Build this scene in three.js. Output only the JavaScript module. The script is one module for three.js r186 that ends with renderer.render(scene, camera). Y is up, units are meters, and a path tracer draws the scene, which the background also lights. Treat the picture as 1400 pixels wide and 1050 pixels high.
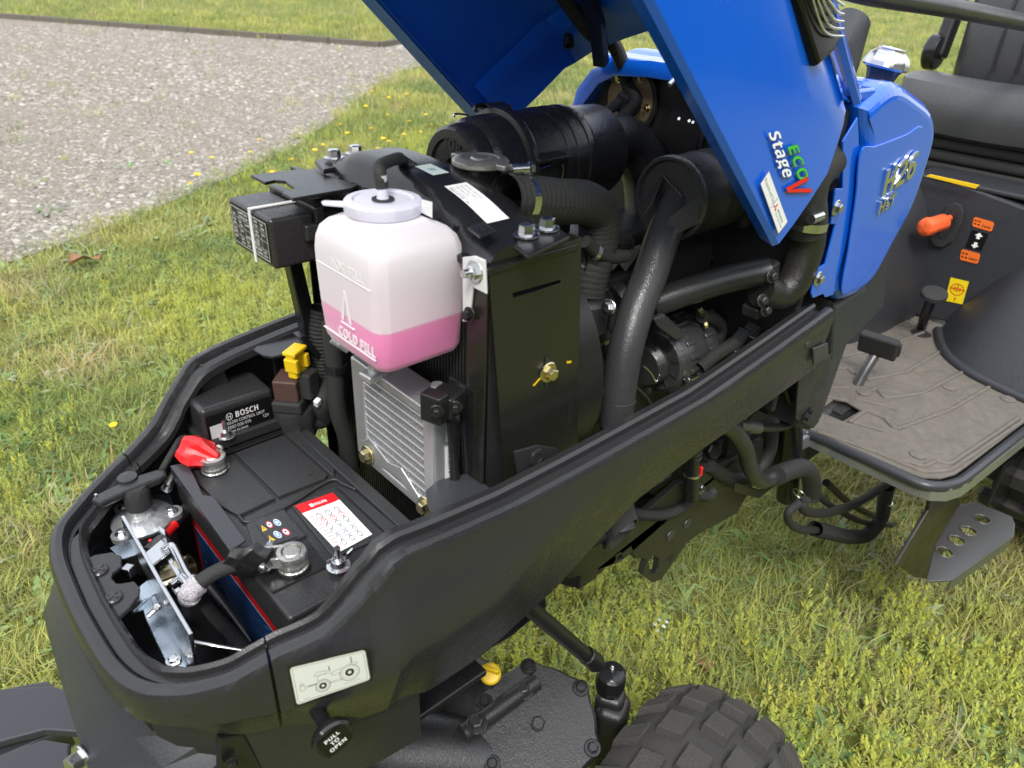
import * as THREE from 'three';
import { mergeGeometries, mergeVertices, toCreasedNormals } from 'three/addons/utils/BufferGeometryUtils.js';
import { RoundedBoxGeometry } from 'three/addons/geometries/RoundedBoxGeometry.js';
import { TextGeometry } from 'three/addons/geometries/TextGeometry.js';
import { FontLoader } from 'three/addons/loaders/FontLoader.js';
import { MeshSurfaceSampler } from 'three/addons/math/MeshSurfaceSampler.js';

// ---------- camera, sky, sun, exposure ----------
// world: x runs rearward along the tractor, y up, z towards the tractor's left side (the near side)
const scene = new THREE.Scene();
const renderer = new THREE.WebGLRenderer({ antialias: true });
renderer.setSize(1024, 768);
renderer.toneMapping = THREE.LinearToneMapping;
renderer.toneMappingExposure = 1.7;
renderer.shadowMap.enabled = true;
const camera = new THREE.PerspectiveCamera(54.84, 4 / 3, 0.05, 400);
camera.position.set(0, 1.43, 0.69);
camera.up.set(0.30493, 0.86695, -0.39424);
camera.lookAt(0.58779, 0.93298, 0.05166);
camera.focus = 1.15; camera.userData.fStop = 7;
scene.add(camera);

function rng(seed) { let s = seed | 0; return () => { s = (s + 0x6d2b79f5) | 0; let t = Math.imul(s ^ (s >>> 15), 1 | s); t = (t + Math.imul(t ^ (t >>> 7), 61 | t)) ^ t; return ((t ^ (t >>> 14)) >>> 0) / 4294967296; }; }
const SUN = new THREE.Vector3(-0.55, 1.0, 0.5).normalize();
{ // bright, thinly overcast sky with soft cloud structure; brighter round the veiled sun
  const W = 512, H = 256, d = new Float32Array(W * H * 4), r = rng(5);
  const G = []; for (let o = 0; o < 5; o++) { const n = 4 << o, g = []; for (let i = 0; i < n * n; i++) g.push(r()); G.push([n, g]); }
  const noise = (u, v) => { let a = 0, w = 0.5; for (const [n, g] of G) { const x = u * n, y = v * n, xi = Math.floor(x), yi = Math.floor(y), fx = x - xi, fy = y - yi, s = (t) => t * t * (3 - 2 * t), q = (i, j) => g[((i % n) + n) % n + (((j % n) + n) % n) * n]; a += w * ((q(xi, yi) * (1 - s(fx)) + q(xi + 1, yi) * s(fx)) * (1 - s(fy)) + (q(xi, yi + 1) * (1 - s(fx)) + q(xi + 1, yi + 1) * s(fx)) * s(fy)); w *= 0.5; } return a; };
  for (let j = 0; j < H; j++) for (let i = 0; i < W; i++) {
    const th = (j + 0.5) / H * Math.PI - Math.PI / 2, ph = ((i + 0.5) / W) * 2 * Math.PI - Math.PI; // row 0 = bottom
    const y = Math.sin(th), c = Math.cos(th), x = Math.cos(ph) * c, z = Math.sin(ph) * c;
    let L = 0.22, cr = 0.30, cg = 0.33, cb = 0.28;
    if (y > 0) {
      const cl = noise(i / W, j / H * 0.5 + 0.3), mu = Math.max(0, x * SUN.x + y * SUN.y + z * SUN.z);
      L = (0.86 + 0.2 * y) * (0.42 + 1.2 * cl) + 1.1 * Math.pow(mu, 8);
      const k = Math.min(1, Math.max(0, (cl - 0.3) * 3)); cr = 0.88 + 0.1 * k; cg = 0.95 + 0.04 * k; cb = 1.06 - 0.06 * k;
    }
    const o = (j * W + i) * 4; d[o] = L * cr; d[o + 1] = L * cg; d[o + 2] = L * cb; d[o + 3] = 1;
  }
  const t = new THREE.DataTexture(d, W, H, THREE.RGBAFormat, THREE.FloatType);
  t.mapping = THREE.EquirectangularReflectionMapping; t.magFilter = THREE.LinearFilter; t.needsUpdate = true;
  scene.background = t; scene.environment = t;
}
const sun = new THREE.DirectionalLight(new THREE.Color().setRGB(1, 0.95, 0.87), 1.5);
sun.position.copy(SUN).multiplyScalar(20); sun.target.position.set(0.8, 0.5, 0);
sun.castShadow = true; sun.shadow.radius = 26; sun.shadow.mapSize.set(2048, 2048);
Object.assign(sun.shadow.camera, { left: -8, right: 8, top: 8, bottom: -8, near: 1, far: 60 });
scene.add(sun, sun.target);

// ---------- helpers ----------
const V = (p) => new THREE.Vector3(p[0], p[1], p[2]);
const add = (a, b, k = 1) => [a[0] + b[0] * k, a[1] + b[1] * k, a[2] + b[2] * k];
const mixp = (a, b, t) => [a[0] + (b[0] - a[0]) * t, a[1] + (b[1] - a[1]) * t, a[2] + (b[2] - a[2]) * t];
function tidy(g) {
  let h = g.index ? g.toNonIndexed() : g.clone();
  for (const k of Object.keys(h.attributes)) if (k !== 'position' && k !== 'normal') h.deleteAttribute(k);
  if (!h.attributes.normal) h.computeVertexNormals();
  const p = h.attributes.position, n = p.count, uv = new Float32Array(n * 2), a = new THREE.Vector3(), b = new THREE.Vector3(), c = new THREE.Vector3();
  for (let i = 0; i < n; i += 3) {
    a.fromBufferAttribute(p, i); b.fromBufferAttribute(p, i + 1).sub(a); c.fromBufferAttribute(p, i + 2).sub(a); b.cross(c);
    const x = Math.abs(b.x), y = Math.abs(b.y), z = Math.abs(b.z), m = y >= x && y >= z ? 1 : x >= z ? 0 : 2;
    for (let k = 0; k < 3; k++) { const X = p.getX(i + k), Y = p.getY(i + k), Z = p.getZ(i + k); uv[(i + k) * 2] = m === 0 ? Z : X; uv[(i + k) * 2 + 1] = m === 1 ? Z : Y; }
  }
  h.setAttribute('uv', new THREE.BufferAttribute(uv, 2)); h.morphAttributes = {};
  return h;
}
const cast = (m) => { m.castShadow = m.receiveShadow = true; return m; };
function part(name, geos, mat, parent, label) {
  const m = cast(new THREE.Mesh(mergeGeometries((Array.isArray(geos) ? geos : [geos]).map(tidy)), mat));
  m.name = name; parent.add(m); if (label) m.userData.label = label; return m;
}
function group(name, parent, label) { const g = new THREE.Group(); g.name = name; parent.add(g); if (label) g.userData.label = label; return g; }
function frameM(o, z, x) { // a matrix whose z axis is z, x axis near x
  const Z = V(z).normalize(), X = x ? V(x) : (Math.abs(Z.y) > 0.9 ? new THREE.Vector3(1, 0, 0) : new THREE.Vector3(0, 1, 0)), Y = Z.clone().cross(X).normalize(); X.copy(Y).cross(Z).normalize();
  return new THREE.Matrix4().makeBasis(X, Y, Z).setPosition(V(o));
}
function box(w, h, d, c, rot = [0, 0, 0], r = 0.003) { // rounded box, size along x, y, z
  r = Math.min(r, w * 0.45, h * 0.45, d * 0.45);
  const g = new RoundedBoxGeometry(w, h, d, 2, r); g.applyMatrix4(new THREE.Matrix4().makeRotationFromEuler(new THREE.Euler(...rot))); g.translate(...c); return g;
}
function span(a, b, r) { return box(Math.abs(b[0] - a[0]), Math.abs(b[1] - a[1]), Math.abs(b[2] - a[2]), mixp(a, b, 0.5), [0, 0, 0], r); }
function cyl(a, b, r0, r1 = r0, n = 24) {
  const A = V(a), B = V(b), L = A.distanceTo(B), g = new THREE.CylinderGeometry(r1, r0, L, n, 1);
  g.applyQuaternion(new THREE.Quaternion().setFromUnitVectors(new THREE.Vector3(0, 1, 0), B.clone().sub(A).normalize())); const m = A.add(B).multiplyScalar(0.5); g.translate(m.x, m.y, m.z); return g;
}
function lathe(o, axis, prof, n = 40) { // prof: [radius, distance along axis]
  const pts = prof.map(([r, h]) => new THREE.Vector2(Math.max(r, 1e-5), h)); let g = new THREE.LatheGeometry(pts, n); g = toCreasedNormals(g, 0.6);
  g.applyQuaternion(new THREE.Quaternion().setFromUnitVectors(new THREE.Vector3(0, 1, 0), V(axis).normalize())); g.translate(...o); return g;
}
function tube(pts, r, n = 10, closed = false, tension = 0.5) {
  const c = new THREE.CatmullRomCurve3(pts.map(V), closed, 'catmullrom', tension), seg = Math.max(8, Math.min(120, pts.length * 8));
  const g = [tidy(new THREE.TubeGeometry(c, seg, r, n, closed))];
  if (!closed) for (const t of [0, 1]) { const p = c.getPoint(t), d = c.getTangent(t).multiplyScalar(t ? 1 : -1); const e = new THREE.CircleGeometry(r, n); e.applyQuaternion(new THREE.Quaternion().setFromUnitVectors(new THREE.Vector3(0, 0, 1), d)); e.translate(p.x, p.y, p.z); g.push(tidy(e)); }
  return mergeGeometries(g);
}
function ribbed(pts, r, pitch, depth, n = 12) { // corrugated hose
  const c = new THREE.CatmullRomCurve3(pts.map(V)), L = c.getLength(), seg = Math.min(700, Math.round(L / pitch) * 4), g = new THREE.TubeGeometry(c, seg, r, n), p = g.attributes.position, q = new THREE.Vector3(), w = new THREE.Vector3();
  for (let i = 0; i <= seg; i++) { c.getPointAt(i / seg, w); const k = 1 + depth * Math.cos(i / 4 * 2 * Math.PI); for (let j = 0; j <= n; j++) { const o = i * (n + 1) + j; q.fromBufferAttribute(p, o).sub(w).multiplyScalar(k).add(w); p.setXYZ(o, q.x, q.y, q.z); } }
  g.computeVertexNormals(); return g;
}
function flex(pts, w, t) { // flat strap: ribbon of width w, thickness t along points, lying flat across z-ish
  const c = new THREE.CatmullRomCurve3(pts.map(V)); const sh = new THREE.Shape(); sh.moveTo(-w / 2, -t / 2); sh.lineTo(w / 2, -t / 2); sh.lineTo(w / 2, t / 2); sh.lineTo(-w / 2, t / 2);
  return new THREE.ExtrudeGeometry(sh, { steps: pts.length * 6, extrudePath: c });
}
function newell(pts) { const n = new THREE.Vector3(); pts.forEach((a, i) => { const b = pts[(i + 1) % pts.length]; n.x += (a[1] - b[1]) * (a[2] + b[2]); n.y += (a[2] - b[2]) * (a[0] + b[0]); n.z += (a[0] - b[0]) * (a[1] + b[1]); }); return n.normalize(); }
function slab(pts, t, bevel = 0.001) { return plate(pts, newell(pts).multiplyScalar(t).toArray(), bevel); } // plate square to its own outline
function smoothPoly(pts, n = 60, closed = true) { return new THREE.CatmullRomCurve3(pts.map(V), closed, 'centripetal').getPoints(n).slice(0, closed ? n : n + 1).map((v) => v.toArray()); }
function plate(pts, vec, bevel = 0.001, holes = [], bs = 2) { // a flat outline given in space, thickened along vec
  const o = V(pts[0]), N = V(vec).normalize(), e = new THREE.Vector3(); let best = 0;
  for (let i = 1; i < pts.length; i++) { const d = V(pts[i]).sub(o); if (d.length() > best) { best = d.length(); e.copy(d); } }
  e.addScaledVector(N, -e.dot(N)).normalize(); const f = N.clone().cross(e), to = (p) => { const d = V(p).sub(o); return new THREE.Vector2(d.dot(e), d.dot(f)); };
  const sh = new THREE.Shape(pts.map(to)); for (const h of holes) sh.holes.push(new THREE.Path(h.map(to)));
  const T = V(vec).length(), b = Math.min(bevel, T * 0.45);
  const g = new THREE.ExtrudeGeometry(sh, { depth: Math.max(T - 2 * b, 1e-4), bevelEnabled: b > 0, bevelThickness: b, bevelSize: b, bevelOffset: -b, bevelSegments: bs, curveSegments: 12 });
  g.translate(0, 0, b); g.applyMatrix4(new THREE.Matrix4().makeBasis(e, f, N).setPosition(o)); return g;
}
function ring(c, axis, r, n = 24, a0 = 0, a1 = Math.PI * 2) { const m = frameM(c, axis), out = []; for (let i = 0; i < n; i++) { const a = a0 + (a1 - a0) * i / n; const v = new THREE.Vector3(Math.cos(a) * r, Math.sin(a) * r, 0).applyMatrix4(m); out.push([v.x, v.y, v.z]); } return out; }
function loft(rows, closed = true, caps = false, crease = 0.7) {
  const n = rows[0].length, pos = [], idx = []; rows.forEach((r) => r.forEach((p) => pos.push(...p)));
  for (let i = 0; i < rows.length - 1; i++) for (let j = 0; j < (closed ? n : n - 1); j++) { const a = i * n + j, b = i * n + (j + 1) % n; idx.push(a, b, a + n, b, b + n, a + n); }
  if (caps) for (const [k, s] of [[0, 1], [rows.length - 1, -1]]) { const c = pos.length / 3, m = rows[k].reduce((q, p) => add(q, p, 1 / n), [0, 0, 0]); pos.push(...m); for (let j = 0; j < n; j++) { const a = k * n + j, b = k * n + (j + 1) % n; s > 0 ? idx.push(c, b, a) : idx.push(c, a, b); } }
  const g = new THREE.BufferGeometry(); g.setAttribute('position', new THREE.Float32BufferAttribute(pos, 3)); g.setIndex(idx);
  return toCreasedNormals(g, crease);
}
function hexBolt(p, d, r, h = r * 0.9, washer = true) { // hex head standing on p along d
  const n = V(d).normalize().toArray(), out = [];
  if (washer) out.push(lathe(p, n, [[0, 0], [r * 1.45, 0], [r * 1.5, r * 0.12], [r * 1.35, r * 0.24], [0, r * 0.24]], 24));
  const c = new THREE.CylinderGeometry(r * 0.93, r, h, 6, 1); c.translate(0, h / 2 + r * 0.2, 0); const c2 = new THREE.CylinderGeometry(r * 0.72, r * 0.93, r * 0.12, 6, 1); c2.translate(0, h + r * 0.26, 0);
  for (const g of [c, c2]) { g.applyQuaternion(new THREE.Quaternion().setFromUnitVectors(new THREE.Vector3(0, 1, 0), V(n))); g.translate(...p); out.push(toCreasedNormals(g, 0.3)); }
  return mergeGeometries(out.map(tidy));
}
function numbered(name) { numbered.c ??= {}; const k = (numbered.c[name] = (numbered.c[name] ?? -1) + 1); return k ? name + '_' + String(k).padStart(3, '0') : name; }

// ---------- textures ----------
function noiseTex(size, seed, oct, lo, hi, repeat, pow = 1, color = false) { // tileable value noise, grey
  const r = rng(seed), a = new Float32Array(size * size); let tot = 0;
  for (const [n, w] of oct) { const g = new Float32Array(n * n); for (let i = 0; i < n * n; i++) g[i] = r(); tot += w; const s = (t) => t * t * (3 - 2 * t);
    for (let j = 0; j < size; j++) { const y = j / size * n, yi = Math.floor(y), fy = s(y - yi), y1 = (yi + 1) % n; for (let i = 0; i < size; i++) { const x = i / size * n, xi = Math.floor(x), fx = s(x - xi), x1 = (xi + 1) % n; a[j * size + i] += w * ((g[yi * n + xi] * (1 - fx) + g[yi * n + x1] * fx) * (1 - fy) + (g[y1 * n + xi] * (1 - fx) + g[y1 * n + x1] * fx) * fy); } } }
  const d = new Uint8Array(size * size * 4); for (let i = 0; i < size * size; i++) { const v = Math.max(0, Math.min(255, 255 * (lo + (hi - lo) * Math.pow(Math.min(1, Math.max(0, (a[i] / tot - 0.25) / 0.5)), pow)))); d[i * 4] = d[i * 4 + 1] = d[i * 4 + 2] = v; d[i * 4 + 3] = 255; }
  const t = new THREE.DataTexture(d, size, size); t.wrapS = t.wrapT = THREE.RepeatWrapping; t.magFilter = THREE.LinearFilter; t.minFilter = THREE.LinearMipmapLinearFilter; t.generateMipmaps = true; t.repeat.set(repeat, repeat); if (color) t.colorSpace = THREE.SRGBColorSpace; t.needsUpdate = true; return t;
}
const grain = noiseTex(512, 11, [[256, 1], [128, 0.6], [32, 0.2]], 0, 1, 5);       // moulded plastic skin
const castT = noiseTex(512, 12, [[128, 1], [64, 1], [24, 0.8]], 0, 1, 16);            // cast, painted metal
const wear = noiseTex(512, 13, [[8, 1], [32, 0.7], [128, 0.6], [256, 0.5]], 0.55, 1, 3); // uneven gloss
const wear2 = noiseTex(512, 14, [[6, 1], [20, 0.8], [90, 0.5], [256, 0.4]], 0.7, 1, 2.2);
const scuffs = (() => { const c = document.createElement('canvas'); c.width = c.height = 1024; const x = c.getContext('2d'), r = rng(19); x.fillStyle = '#d8d8d8'; x.fillRect(0, 0, 1024, 1024); for (let i = 0; i < 900; i++) { const X = r() * 1024, Y = r() * 1024; x.fillStyle = r() < .5 ? `rgba(255,250,240,${.1 + .5 * r()})` : `rgba(150,150,150,${.2 + .3 * r()})`; x.beginPath(); x.arc(X, Y, .5 + r() * r() * 2, 0, 7); x.fill(); } for (let i = 0; i < 170; i++) { const X = r() * 1024, Y = r() * 1024, a = r() * 6.3, L = 4 + r() * r() * 60; x.strokeStyle = `rgba(255,252,245,${.15 + .5 * r()})`; x.lineWidth = .5 + r(); x.beginPath(); x.moveTo(X, Y); x.quadraticCurveTo(X + Math.cos(a) * L * .5 + r() * 6, Y + Math.sin(a) * L * .5, X + Math.cos(a) * L, Y + Math.sin(a) * L); x.stroke(); } const t = new THREE.CanvasTexture(c); t.colorSpace = THREE.SRGBColorSpace; t.wrapS = t.wrapT = THREE.RepeatWrapping; t.repeat.set(2.2, 2.2); return t; })(); // dust specks and fine scratches on the moulded panels
function mat(r, g, b, rough, o = {}) { const { cls = THREE.MeshStandardMaterial, ...q } = o; const m = new cls({ roughness: rough, ...q }); m.color.setRGB(r, g, b); m.side = THREE.DoubleSide; return m; }
const PH = THREE.MeshPhysicalMaterial;
const M = {
  skirt: mat(0.034, 0.034, 0.036, 0.38, { map: scuffs, bumpMap: grain, bumpScale: 0.00009, roughnessMap: wear }),
  plastic: mat(0.026, 0.026, 0.027, 0.40, { bumpMap: grain, bumpScale: 0.00015, roughnessMap: wear }),
  gloss: mat(0.012, 0.012, 0.013, 0.30, { roughnessMap: wear2, bumpMap: castT, bumpScale: 0.00005 }),
  paint: mat(0.012, 0.012, 0.012, 0.42, { roughnessMap: wear2, bumpMap: castT, bumpScale: 0.00015 }),
  cast: mat(0.020, 0.020, 0.021, 0.42, { bumpMap: castT, bumpScale: 0.00022, roughnessMap: wear }),
  bumper: mat(0.034, 0.036, 0.042, 0.36, { roughnessMap: wear2, bumpMap: castT, bumpScale: 0.00008 }),
  rubber: mat(0.022, 0.022, 0.022, 0.75, { bumpMap: grain, bumpScale: 0.0005 }),
  hose: mat(0.022, 0.022, 0.021, 0.7, { bumpMap: grain, bumpScale: 0.0004 }),
  exhaust: mat(0.042, 0.042, 0.044, 0.48, { roughnessMap: wear, bumpMap: grain, bumpScale: 0.0002 }),
  dark: mat(0.022, 0.022, 0.023, 0.6, { roughnessMap: wear }),
  engine: mat(0.030, 0.030, 0.030, 0.26, { bumpMap: castT, bumpScale: 0.0002 }),
  tyre: mat(0.045, 0.043, 0.041, 0.8, { bumpMap: castT, bumpScale: 0.0004 }),
  liner: mat(0.004, 0.115, 0.68, 0.45, { roughnessMap: wear2 }),
  blue: mat(0.004, 0.115, 0.68, 0.28, { cls: PH, clearcoat: 0.8, clearcoatRoughness: 0.06, roughnessMap: wear2 }),
  zinc: mat(0.62, 0.63, 0.64, 0.34, { metalness: 1, roughnessMap: wear }),
  zincBlue: mat(0.50, 0.56, 0.62, 0.4, { metalness: 1, roughnessMap: wear }),
  yellowZinc: mat(0.62, 0.55, 0.33, 0.35, { metalness: 1, roughnessMap: wear }),
  lead: mat(0.55, 0.54, 0.51, 0.45, { metalness: 0.9, roughnessMap: wear, bumpMap: castT, bumpScale: 0.0003 }),
  alu: mat(0.56, 0.57, 0.58, 0.5, { metalness: 0.75, bumpMap: castT, bumpScale: 0.0002, roughnessMap: wear }),
  chrome: mat(0.75, 0.75, 0.75, 0.12, { metalness: 1 }),
  red: mat(0.75, 0.012, 0.016, 0.38),
  orange: mat(0.80, 0.12, 0.03, 0.45),
  yellow: mat(0.75, 0.50, 0.01, 0.42),
  brown: mat(0.075, 0.04, 0.032, 0.55, { bumpMap: grain, bumpScale: 0.0003 }),
  white: mat(0.75, 0.75, 0.75, 0.5),
  vinyl: mat(0.062, 0.063, 0.068, 0.45, { bumpMap: grain, bumpScale: 0.0003, roughnessMap: wear }),
  fender: mat(0.030, 0.032, 0.037, 0.5, { bumpMap: grain, bumpScale: 0.0004, roughnessMap: wear2 }),
  smoke: mat(0.010, 0.010, 0.008, 0.12, { cls: PH, specularIntensity: 0.35 }),
};
// a printed label: a thin sheet of its own on the surface, corners bottom-left, bottom-right, top-right, top-left
function printed(w, h, draw) { const c = document.createElement('canvas'); c.width = w; c.height = h; const x = c.getContext('2d'); draw(x, w, h); const t = new THREE.CanvasTexture(c); t.colorSpace = THREE.SRGBColorSpace; t.anisotropy = 8; return t; }
function sticker(name, q, tex, parent, { rough = 0.4, label, clear = false, off = 0.0008, n = 1 } = {}) {
  const N = V(q[1]).sub(V(q[0])).cross(V(q[3]).sub(V(q[0]))).normalize(), pos = [], uv = [], idx = [];
  for (let j = 0; j <= n; j++) for (let i = 0; i <= n; i++) { const a = mixp(mixp(q[0], q[1], i / n), mixp(q[3], q[2], i / n), j / n); pos.push(...add(a, N.toArray(), off)); uv.push(i / n, j / n); }
  for (let j = 0; j < n; j++) for (let i = 0; i < n; i++) { const a = j * (n + 1) + i; idx.push(a, a + 1, a + n + 2, a, a + n + 2, a + n + 1); }
  const g = new THREE.BufferGeometry(); g.setAttribute('position', new THREE.Float32BufferAttribute(pos, 3)); g.setAttribute('uv', new THREE.Float32BufferAttribute(uv, 2)); g.setIndex(idx); g.computeVertexNormals();
  const m = cast(new THREE.Mesh(g, new THREE.MeshStandardMaterial({ map: tex, roughness: rough, side: THREE.DoubleSide, ...(clear ? { transparent: true, alphaMap: null } : {}) })));
  m.name = name; parent.add(m); if (label) m.userData.label = label; return m;
}
const font = await new FontLoader().loadAsync('fonts/droid/droid_sans_bold.typeface.json');
function raisedText(s, size, depth, o, ex, ey) { const g = new TextGeometry(s, { font, size, depth, curveSegments: 3, bevelEnabled: false }); const X = V(ex).normalize(), Y = V(ey); Y.addScaledVector(X, -Y.dot(X)).normalize(); g.applyMatrix4(new THREE.Matrix4().makeBasis(X, Y, X.clone().cross(Y)).setPosition(V(o))); return g; }

const tractor = new THREE.Group(); tractor.name = 'compact_tractor'; scene.add(tractor);
tractor.userData = { label: 'blue compact tractor with raised hood, black skirts and open engine bay', category: 'tractor' };

// ---------- ground, path, kerb, grass ----------
const nearEdge = [[-14, -1.2], [-6, -1.9], [-2, -2.9], [.45, -3.62], [.96, -3.89], [1.9, -4.5], [2.83, -5.2], [4.12, -6.5], [5.2, -7.7], [6.34, -8.7], [8.5, -10.2], [12, -12], [18, -14]];
const farEdge = [[22, -17.5], [14, -14.6], [10.4, -13], [7.74, -11.52], [5.7, -14.92], [3.34, -18.87], [1, -22.8], [-4, -31], [-14, -40]];
const pathPoly = [...nearEdge, ...farEdge];
const inPath = (x, z, m = 0) => { let c = false; for (let i = 0, j = pathPoly.length - 1; i < pathPoly.length; j = i++) { const [xi, zi] = pathPoly[i], [xj, zj] = pathPoly[j]; if ((zi > z) !== (zj > z) && x < (xj - xi) * (z - zi) / (zj - zi) + xi) c = !c; } return c; };
function vnoise(seed) { const r = rng(seed), P = new Float32Array(65536); for (let i = 0; i < 65536; i++) P[i] = r(); const s = (t) => t * t * (3 - 2 * t); return (x, y) => { const xi = Math.floor(x), yi = Math.floor(y), fx = s(x - xi), fy = s(y - yi), q = (i, j) => P[((i & 255) + ((j & 255) << 8))]; return (q(xi, yi) * (1 - fx) + q(xi + 1, yi) * fx) * (1 - fy) + (q(xi, yi + 1) * (1 - fx) + q(xi + 1, yi + 1) * fx) * fy; }; }
const nz = vnoise(77), nz2 = vnoise(78);
camera.updateMatrixWorld(true); camera.updateProjectionMatrix();
const seen = (() => { const v = new THREE.Vector3(), m = new THREE.Matrix4().multiplyMatrices(camera.projectionMatrix, camera.matrixWorldInverse); return (x, y, z, k = 1.18) => { v.set(x, y, z).applyMatrix4(camera.matrixWorldInverse); if (v.z > -.05) return false; v.applyMatrix4(camera.projectionMatrix); return Math.abs(v.x) < k && Math.abs(v.y) < k + .06; }; })();
{
  // soil and thatch under the grass: one sheet to the horizon
  const soil = printed(1024, 1024, (x, w, h) => { const r = rng(51); x.fillStyle = '#6f7236'; x.fillRect(0, 0, w, h); for (let i = 0; i < 16000; i++) { const a = r(), X = r() * w, Y = r() * h, L = 5 + r() * 18, t = r() * 6.28; x.strokeStyle = a < .35 ? `rgba(${70 + r() * 30 | 0},${92 + r() * 40 | 0},34,.6)` : a < .7 ? `rgba(${140 + r() * 50 | 0},${145 + r() * 40 | 0},60,.5)` : a < .88 ? `rgba(150,120,70,.5)` : 'rgba(40,42,20,.6)'; x.lineWidth = 1 + r() * 2.5; for (const ox of [-w, 0, w]) for (const oy of [-h, 0, h]) { if (X + ox < -30 || X + ox > w + 30 || Y + oy < -30 || Y + oy > h + 30) continue; x.beginPath(); x.moveTo(X + ox, Y + oy); x.lineTo(X + ox + Math.cos(t) * L, Y + oy + Math.sin(t) * L); x.stroke(); } } });
  soil.wrapS = soil.wrapT = THREE.RepeatWrapping; soil.repeat.set(600, 600);
  const g = new THREE.PlaneGeometry(600, 600); g.rotateX(-Math.PI / 2);
  const m = new THREE.Mesh(g, new THREE.MeshStandardMaterial({ map: soil, roughness: 1 })); m.material.color.setRGB(.8, .84, .75); m.receiveShadow = true; m.name = 'ground'; m.userData.kind = 'structure'; scene.add(m);
  // worn stone-chip path
  const sh = new THREE.Shape(pathPoly.map(([x, z]) => new THREE.Vector2(x, -z))); const pg = new THREE.ShapeGeometry(sh); pg.rotateX(-Math.PI / 2); pg.translate(0, .006, 0);
  const pt = printed(2048, 2048, (x, w, h) => { const r = rng(61); x.fillStyle = '#8d857c'; x.fillRect(0, 0, w, h); for (let i = 0; i < 26000; i++) { const X = r() * w, Y = r() * h, s = 3 + r() * r() * 15, v = r(), c = v < .45 ? 70 + r() * 50 : 130 + r() * 75; x.fillStyle = `rgba(${c | 0},${c * .96 | 0},${c * .9 | 0},${.35 + r() * .5})`; for (const ox of [-w, 0, w]) for (const oy of [-h, 0, h]) { if (X + ox < -20 || X + ox > w + 20 || Y + oy < -20 || Y + oy > h + 20) continue; x.beginPath(); x.ellipse(X + ox, Y + oy, s, s * (.4 + r() * .5), r() * 3.1, 0, 7); x.fill(); } } });
  pt.wrapS = pt.wrapT = THREE.RepeatWrapping; const uvs = pg.attributes.uv, pp = pg.attributes.position; for (let i = 0; i < uvs.count; i++) uvs.setXY(i, pp.getX(i) / 2.3, pp.getZ(i) / 2.3);
  const pm = new THREE.Mesh(pg, new THREE.MeshStandardMaterial({ map: pt, bumpMap: pt, bumpScale: .008, roughness: .9 })); pm.material.color.setRGB(.80, .765, .71); pm.receiveShadow = true; pm.name = 'path'; pm.userData.kind = 'structure'; scene.add(pm);
  // chips standing proud of the path
  const r = rng(71), base = new THREE.DodecahedronGeometry(1, 0); const N = 22000, im = new THREE.InstancedMesh(base, mat(1, 1, 1, .85), N), M4 = new THREE.Matrix4(), q = new THREE.Quaternion(), e = new THREE.Euler(), c = new THREE.Color(); let n = 0, guard = 0;
  while (n < N && guard++ < 900000) { const d = 3.6 + Math.pow(r(), 1.5) * 15, a = -2.4 + r() * 2.2, x = d * Math.cos(a), z = .69 + d * Math.sin(a); if (!inPath(x, z) || !seen(x, 0, z)) continue; const s = (.006 + r() * r() * .017) * (d > 9 ? 1.5 : 1); e.set(r() * .3, r() * 6.3, r() * .3); q.setFromEuler(e); M4.compose(new THREE.Vector3(x, .006, z), q, new THREE.Vector3(s * (1 + r() * .8), s * (.12 + r() * .16), s)); im.setMatrixAt(n, M4); const v = r() < .3 ? .12 + r() * .12 : .2 + r() * .26; c.setRGB(v * 1.02, v * .955, v * .85); im.setColorAt(n, c); n++; }
  im.count = n; im.castShadow = im.receiveShadow = true; im.name = 'path_gravel'; im.userData = { kind: 'stuff', label: 'loose pale stone chips on the path', category: 'gravel' }; scene.add(im);
  const kp = farEdge.slice(2).map(([x, z]) => [x, 0, z]), kerb = []; for (let i = 0; i < kp.length - 1; i++) { const a = kp[i], b = kp[i + 1], L = Math.hypot(b[0] - a[0], b[2] - a[2]), k = Math.round(L / 1.0); for (let j = 0; j < k && kerb.length < 60; j++) { const p = mixp(a, b, (j + .5) / k); kerb.push([p, Math.atan2(-(b[2] - a[2]), b[0] - a[0]), L / k]); } }
  const kg = new THREE.Group(); kg.name = 'kerb'; kg.userData.kind = 'structure'; scene.add(kg); const km = mat(.17, .15, .125, .9, { bumpMap: castT, bumpScale: .006 });
  for (const [p, a, L] of kerb) part('kerb_stone', box(L - .012, .12, .10, [p[0], .04 + (nz(p[0] * 3, p[2]) - .5) * .02, p[2]], [0, a, 0], .012), km, kg);
}
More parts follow.
